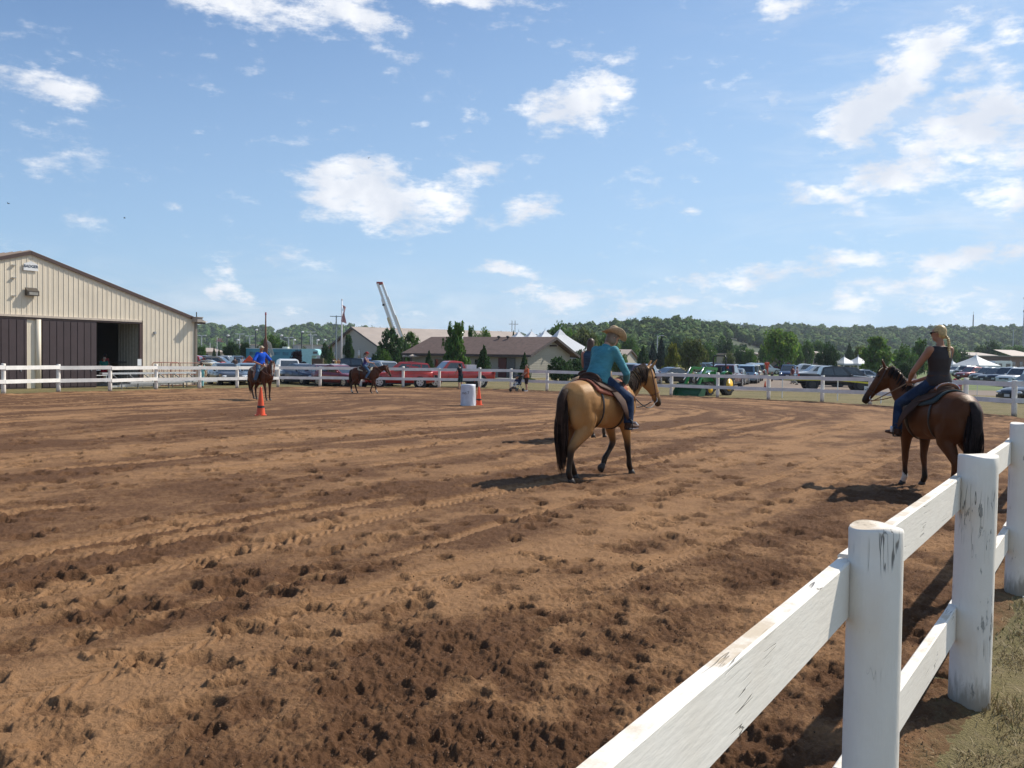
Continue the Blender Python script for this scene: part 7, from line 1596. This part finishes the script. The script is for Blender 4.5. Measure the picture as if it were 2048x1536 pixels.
T = [ # px, Y, top y, width px, kind, leaf, label
 (910,86,645,58,'tall','mid','tall bushy green tree in front of the brown roofed hall',.12),(784,108,657,50,'oval','dark','dark broad tree at the foot of the raised ladder',.05),(820,112,664,42,'oval','mid','lighter tree right of the ladder foot',.08),
 (758,100,694,30,'round','dark','low dark bush beside the blue canopy',.02),(770,96,700,28,'round','mid','low green bush left of the red suv',.02),
 (858,92,700,26,'cone','dark','small dark conifer in front of the pavilion',.02),(967,80,690,44,'cone','dark','pointed dark conifer behind the red pickup bed',.02),(1049,83,704,26,'cone','dark','narrow conifer at the corner of the hall',.02),
 (1120,80,714,44,'oval','dark','leafy dark shrub below the hall gable',.02),(1152,82,716,52,'round','dark','dark hedge like shrub left of the striped rider',.0),(1185,84,712,50,'round','dark','dark shrub behind the striped rider',.0),(1064,80,757,16,'round','mid','little bush behind the man in orange',.0),
 (940,125,652,22,'tall','mid','slim tree top right of the tall bushy tree',.2),(968,135,656,32,'round','bright','light green tree top above the brown roof',.3),(950,130,664,26,'round','mid','low tree top behind the brown roof',.3),
 (1026,170,660,16,'cone','dark','small tree top below the two legged pylon',.2),(1078,165,668,30,'round','olive','round tree tops between the white tent peaks',.2),
 (1123,150,645,62,'round','mid','big rounded tree right of the tallest white tent peak',.1),(1165,140,655,60,'round','olive','green tree behind the striped rider',.08),(1210,150,662,60,'round','mid','green tree behind the rider in turquoise',.08),(1180,118,690,60,'round','dark','dark lower tree below the wooded hill',.02),
 (1238,110,705,36,'round','mid','tree left of the small tan house',.05),(1286,118,689,34,'cone','dark','dark tree right of the small tan house',.04),(1322,160,672,26,'cone','blue','bluish conifer above the mauve suv',.03),(1306,170,680,24,'cone','blue','second bluish conifer left of the taller one',.03),
 (1345,108,687,36,'tall','yellow','yellow green tree above the grey sedan',.08),(1380,125,674,60,'round','olive','olive willow like tree left of the tractor roll bar',.04),(1445,230,674,44,'round','dark','dark tree above the tan shed roof',.05),(1418,190,683,30,'round','mid','tree behind the tractor roll bar',.05),(1405,150,695,26,'round','olive','low olive bush by the roll bar',.02),
 (1457,150,702,24,'round','olive','small light tree right of the tan shed',.1),(1484,185,696,34,'round','dark','dark green tree left of the kiosk',.03),(1500,175,697,30,'round','mid','green tree beside the kiosk',.03),
 (1560,140,655,76,'round','bright','large round bright green tree above the middle cars',.18),(1612,200,680,30,'round','mid','tree behind the brown building',.1),(1655,150,686,44,'round','dark','dark round tree right of the brown building',.03),(1638,230,680,40,'round','mid','tree top left of the dark round tree',.1),(1698,220,686,30,'cone','dark','dark pointed tree above the small canopies',.05),
 (1755,128,674,78,'tall','bright','bright airy tree behind the bay horse head',.1),(1722,170,690,30,'round','olive','olive tree left of the bright airy tree',.1),(1808,150,690,46,'round','mid','green tree between the airy tree and the blond rider',.05),(1838,160,678,46,'tall','mid','green tree directly behind the blond rider arm',.05),(1815,100,722,44,'round','dark','low dark bush behind the bay horse neck',.0),
 (1895,220,688,44,'round','mid','green tree right of the blond rider shoulder',.05),(1922,230,700,36,'round','dark','dark tree above the cream canopy',.05),(1978,260,682,52,'round','dark','dark round tree on the right above the shed',.05),(2012,270,696,40,'round','mid','tree above the camper van',.05),(2040,300,690,44,'round','mid','tree above the brick building at the right edge',.05),
 (402,150,690,24,'round','mid','tree just right of the barn corner',.03),(428,175,692,10,'cone','dark','tiny dark conifer before the tan building',.03),(438,178,697,10,'cone','dark','second tiny conifer beside the first',.03),(463,140,681,34,'round','dark','left dark round tree in the car park',.06),(492,145,682,26,'round','dark','second dark round tree in the car park',.08),
 (517,150,690,18,'round','olive','brownish tree left of the wooden pole',.05),(541,170,668,38,'round','mid','tree behind the wooden pole',.05),(566,160,683,20,'oval','dark','dark narrow tree above the bus',.05),(553,175,672,24,'round','mid','tree behind the bus roof',.05),(608,150,694,26,'round','olive','low olive tree above the bus roof',.05),
 (594,95,699,24,'round','purple','purple leaved round tree in front of the bus',.25),(650,130,685,16,'oval','dark','narrow dark tree right of the bus cab',.03),(662,128,688,18,'cone','mid','pointed tree beside the walkers',.03),(644,112,716,18,'round','olive','low bush right of the brown board',.0),(697,118,670,28,'tall','dark','dark tree right of the flagpole',.05),
 (1390,260,690,40,'round','dark','far dark tree behind the willow like tree',.05),(1530,210,690,30,'round','mid','far tree left behind the round bright tree',.05),(1590,190,690,34,'round','mid','far tree right behind the round bright tree',.05),(1260,190,672,40,'round','mid','far tree right of the straw hat rider',.05),(1350,230,672,34,'round','dark','far dark tree above the yellow green tree',.05)]
for e in T: tree(*e[:7], trunk=e[7], name={'cone':'conifer_tree','round':'round_tree','oval':'leafy_tree','tall':'tall_tree'}[e[4]])

# ------------------------------------------------------------------ wooded hills
def icos():
    bm = bmesh.new(); bmesh.ops.create_icosphere(bm, subdivisions=2, radius=1); v = np.array([q.co[:] for q in bm.verts]); f = np.array([[x.index for x in q.verts] for q in bm.faces]); bm.free(); return v, f
def hill(name, label, ridge, Yr, Yf, treeh, seed, colr, step, extra_left=0, bare=(), rows=None, flabel=''):
    """ridge: (px, py) of the tree tops; Yr(px) distance of the ridge, Yf foot"""
    px0, px1 = ridge[0][0], ridge[-1][0]; rs = np.random.RandomState(seed); xs = np.arange(px0, px1+1, 8.0); rp = np.interp(xs, [a for a, b in ridge], [b for a, b in ridge])
    nr = 14; X = np.zeros((nr+3, len(xs))); Y = X.copy(); Z = X.copy()
    for j, (x, y) in enumerate(zip(xs, rp)):
        top = aty(x, y, Yr); zt = top.z-treeh*1.0
        for i in range(nr):
            f = i/(nr-1); Yy = Yf+(Yr-Yf)*f; X[i, j] = top.x*Yy/Yr; Y[i, j] = Yy; Z[i, j] = -1+(zt+1)*(f**1.15)
        for i in (0,1,2): X[nr+i, j] = top.x*(1+.15*(i+1)); Y[nr+i, j] = Yr*(1+.15*(i+1)); Z[nr+i, j] = zt*(1-.33*(i+1))-(i == 2)*3
    me = grid_mesh(name, X, Y, Z); tag(mk(name, me, M('hill_floor', (.045,.060,.022), .95, var=.3, vs=.02)), label, None, None, 'structure')
    v0, f0 = icos(); variants = []
    for k in range(6):
        q = v0*(.86+.34*(rs.rand(len(v0), 1)-.5))+rs.normal(size=v0.shape)*.07; d = rs.normal(size=(26, 3)); d[:, 2] = np.abs(d[:, 2])*1.2-.3; d /= np.linalg.norm(d, axis=1)[:, None]; cc = d*rs.uniform(.82, 1.08, (26, 1)); t1 = np.cross(d, rs.normal(size=(26, 3))); t1 /= np.linalg.norm(t1, axis=1)[:, None]; t2 = np.cross(d, t1)+d*.5; sz = rs.uniform(.12, .26, (26, 1))
        cards = np.stack([cc-t1*sz, cc-t2*sz, cc+t1*sz, cc+t2*sz], 1).reshape(-1, 3); variants.append(np.concatenate([q, cards]))
    ci = np.arange(26)[:, None]*4+len(v0); f0 = np.concatenate([f0, ci+np.array([0,1,2]), ci+np.array([0,2,3])])
    VV = []; FF = []; o = 0; CC = []
    depth = Yr-Yf; n = int((px1-px0)/F*Yr*depth/step**2)
    px = rs.uniform(px0, px1, n); fr = rs.rand(n)**.8; 
    # a dense rank of trees along the skyline
    m = int((px1-px0)/F*Yr/(step*.55)); px = np.concatenate([px, rs.uniform(px0, px1, m)]); fr = np.concatenate([fr, rs.uniform(.93, 1.0, m)])
    rpy = np.interp(px, [a for a, b in ridge], [b for a, b in ridge])
    for x, f, y in zip(px, fr, rpy):
        if any(a < x < b and c < f < d for a, b, c, d in bare) : continue
        Yy = Yf+(Yr-Yf)*f; top = aty(x, y, Yr); zt = top.z-treeh; zz = -1+(zt+1)*(f**1.15); s = treeh*rs.uniform(.7, 1.25)*.5; q = variants[rs.randint(6)]; a = rs.rand()*6.28; ca, sa = math.cos(a), math.sin(a)
        w = s*rs.uniform(.75, 1.15); co = np.stack([(q[:,0]*ca-q[:,1]*sa)*w, (q[:,0]*sa+q[:,1]*ca)*w, q[:,2]*s*rs.uniform(.8, 1.1)+s*.9], 1)+np.array([top.x*Yy/Yr, Yy+rs.normal()*4, zz]); VV.append(co); FF.append(f0+o); o += len(co); CC.append(rs.rand())
    V = np.concatenate(VV); Fc = np.concatenate(FF); me = bpy.data.meshes.new('forest'); me.vertices.add(len(V)); me.vertices.foreach_set('co', V.reshape(-1).astype(np.float32)); me.loops.add(len(Fc)*3); me.loops.foreach_set('vertex_index', Fc.reshape(-1).astype(np.int32))
    me.polygons.add(len(Fc)); me.polygons.foreach_set('loop_start', np.arange(0, len(Fc)*3, 3, dtype=np.int32)); me.update(calc_edges=True)
    tag(mk('forest', me, colr), flabel, None, None, 'stuff'); print('forest', name, len(VV))
def forest_mat(name, rgb):
    m = bpy.data.materials.new(name); m.use_nodes = True; t = NT(m.node_tree); b = m.node_tree.nodes['Principled BSDF']; g = t.node('ShaderNodeNewGeometry'); tc = t.node('ShaderNodeTexCoord')
    hs = t.node('ShaderNodeHueSaturation'); n = t.noise(tc.outputs['Object'], .02, 4, .6); n2 = t.noise(tc.outputs['Object'], .55, 5, .7)
    c = t.mix(t.remap(n, .35, .65), (*rgb, 1), (rgb[0]*1.5, rgb[1]*1.35, rgb[2]*1.05, 1)); c = t.mix(t.remap(n2, .35, .65), t.mix(.5, c, (0,0,0,1)), c); t.l.new(c, hs.inputs['Color'])
    r = g.outputs['Random Per Island']; t.l.new(t.math('MULTIPLY_ADD', r, .8, .7), hs.inputs['Value']); t.l.new(t.math('MULTIPLY_ADD', t.math('FRACT', t.math('MULTIPLY', r, 31.3)), .05, .475), hs.inputs['Hue'])
    t.l.new(hs.outputs[0], b.inputs['Base Color']); b.inputs['Roughness'].default_value = .85; b.inputs['Specular IOR Level'].default_value = .1
    bp = t.node('ShaderNodeBump'); bp.inputs['Distance'].default_value = 1.6; bp.inputs['Strength'].default_value = 1; t.l.new(n2, bp.inputs['Height']); t.l.new(bp.outputs[0], b.inputs['Normal']); return m
FM = forest_mat('forest_leaf', (.068,.122,.028))
hill('hill', 'long wooded ridge behind the barn and the left car park', [(300,652),(380,648),(400,645),(434,647),(482,650),(513,653),(530,650),(543,654.5),(568,655),(578,650),(598,648),(625,646),(660,645.5),(701,645),(709,646),(742,651),(771,657),(790,661),(818,660),(847,665),(870,672),(920,676)], 1150, 760, 10, 1, FM, 13, flabel='dark woods covering the left ridge')
hill('hill', 'low distant wooded rise behind the brown roofed hall', [(850,674),(900,672),(960,668),(990,662),(1010,667),(1040,664),(1080,668),(1120,664),(1160,668)], 1400, 1200, 12, 2, FM, 17, flabel='low far woods above the brown roof')
hill('hill', 'steep wooded hill behind the rider in turquoise', [(1085,690),(1100,660),(1115,652),(1150,647),(1165,642),(1185,642),(1195,650),(1210,643),(1240,640),(1290,634),(1340,631),(1375,634),(1400,640),(1427,644),(1440,642),(1470,650),(1500,660),(1560,672)], 560, 330, 7, 3, FM, 6.6, bare=((1440,1560,.2,.75),), flabel='thick green woods on the hill behind the rider in turquoise')
hill('hill', 'wooded ridge running to the right edge under the radio masts', [(1400,646),(1427,638),(1450,638),(1475,645),(1492,646),(1510,650),(1535,652),(1550,648),(1566,643),(1600,648),(1640,646),(1670,651),(1700,652),(1731,646),(1745,652),(1800,653),(1850,650),(1900,649),(1950,648),(2000,650),(2048,647),(2110,648)], 900, 560, 8.5, 4, FM, 9.6, bare=((1448,1540,.05,.5),(1600,1680,.1,.4)), flabel='woods covering the right ridge')
def quarry():
    me = MB(); pts = []; 
    for x, y in ((1452,683),(1475,678),(1500,680),(1532,683),(1545,690),(1520,694),(1480,694),(1455,690)): pts.append(aty(x, y, 545+ (694-y)*4))
    c = sum(pts, Vector())/len(pts); me.add([tuple(p) for p in pts]+[tuple(c)], [(i, (i+1) % 8, 8) for i in range(8)]); tag(me.build('sand_bank', M('sand', (.42,.34,.23), .95, var=.25, vs=.08)), 'pale bare sand bank on the hillside left of the round tree', None, None, 'structure')
quarry()

def haze():
    mb = MB(); mb.box((0, 0, 45), (5400, 5400, 96)); m = bpy.data.materials.new('summer_haze'); m.use_nodes = True; n = m.node_tree.nodes; n.remove(n['Principled BSDF'])
    v = n.new('ShaderNodeVolumePrincipled'); v.inputs['Color'].default_value = (.78, .87, 1, 1); v.inputs['Density'].default_value = .00016; v.inputs['Anisotropy'].default_value = .3
    m.node_tree.links.new(v.outputs[0], n['Material Output'].inputs['Volume']); tag(mb.build('haze', m), 'pale summer haze in the air over the fairground', None, None, 'stuff')
haze()
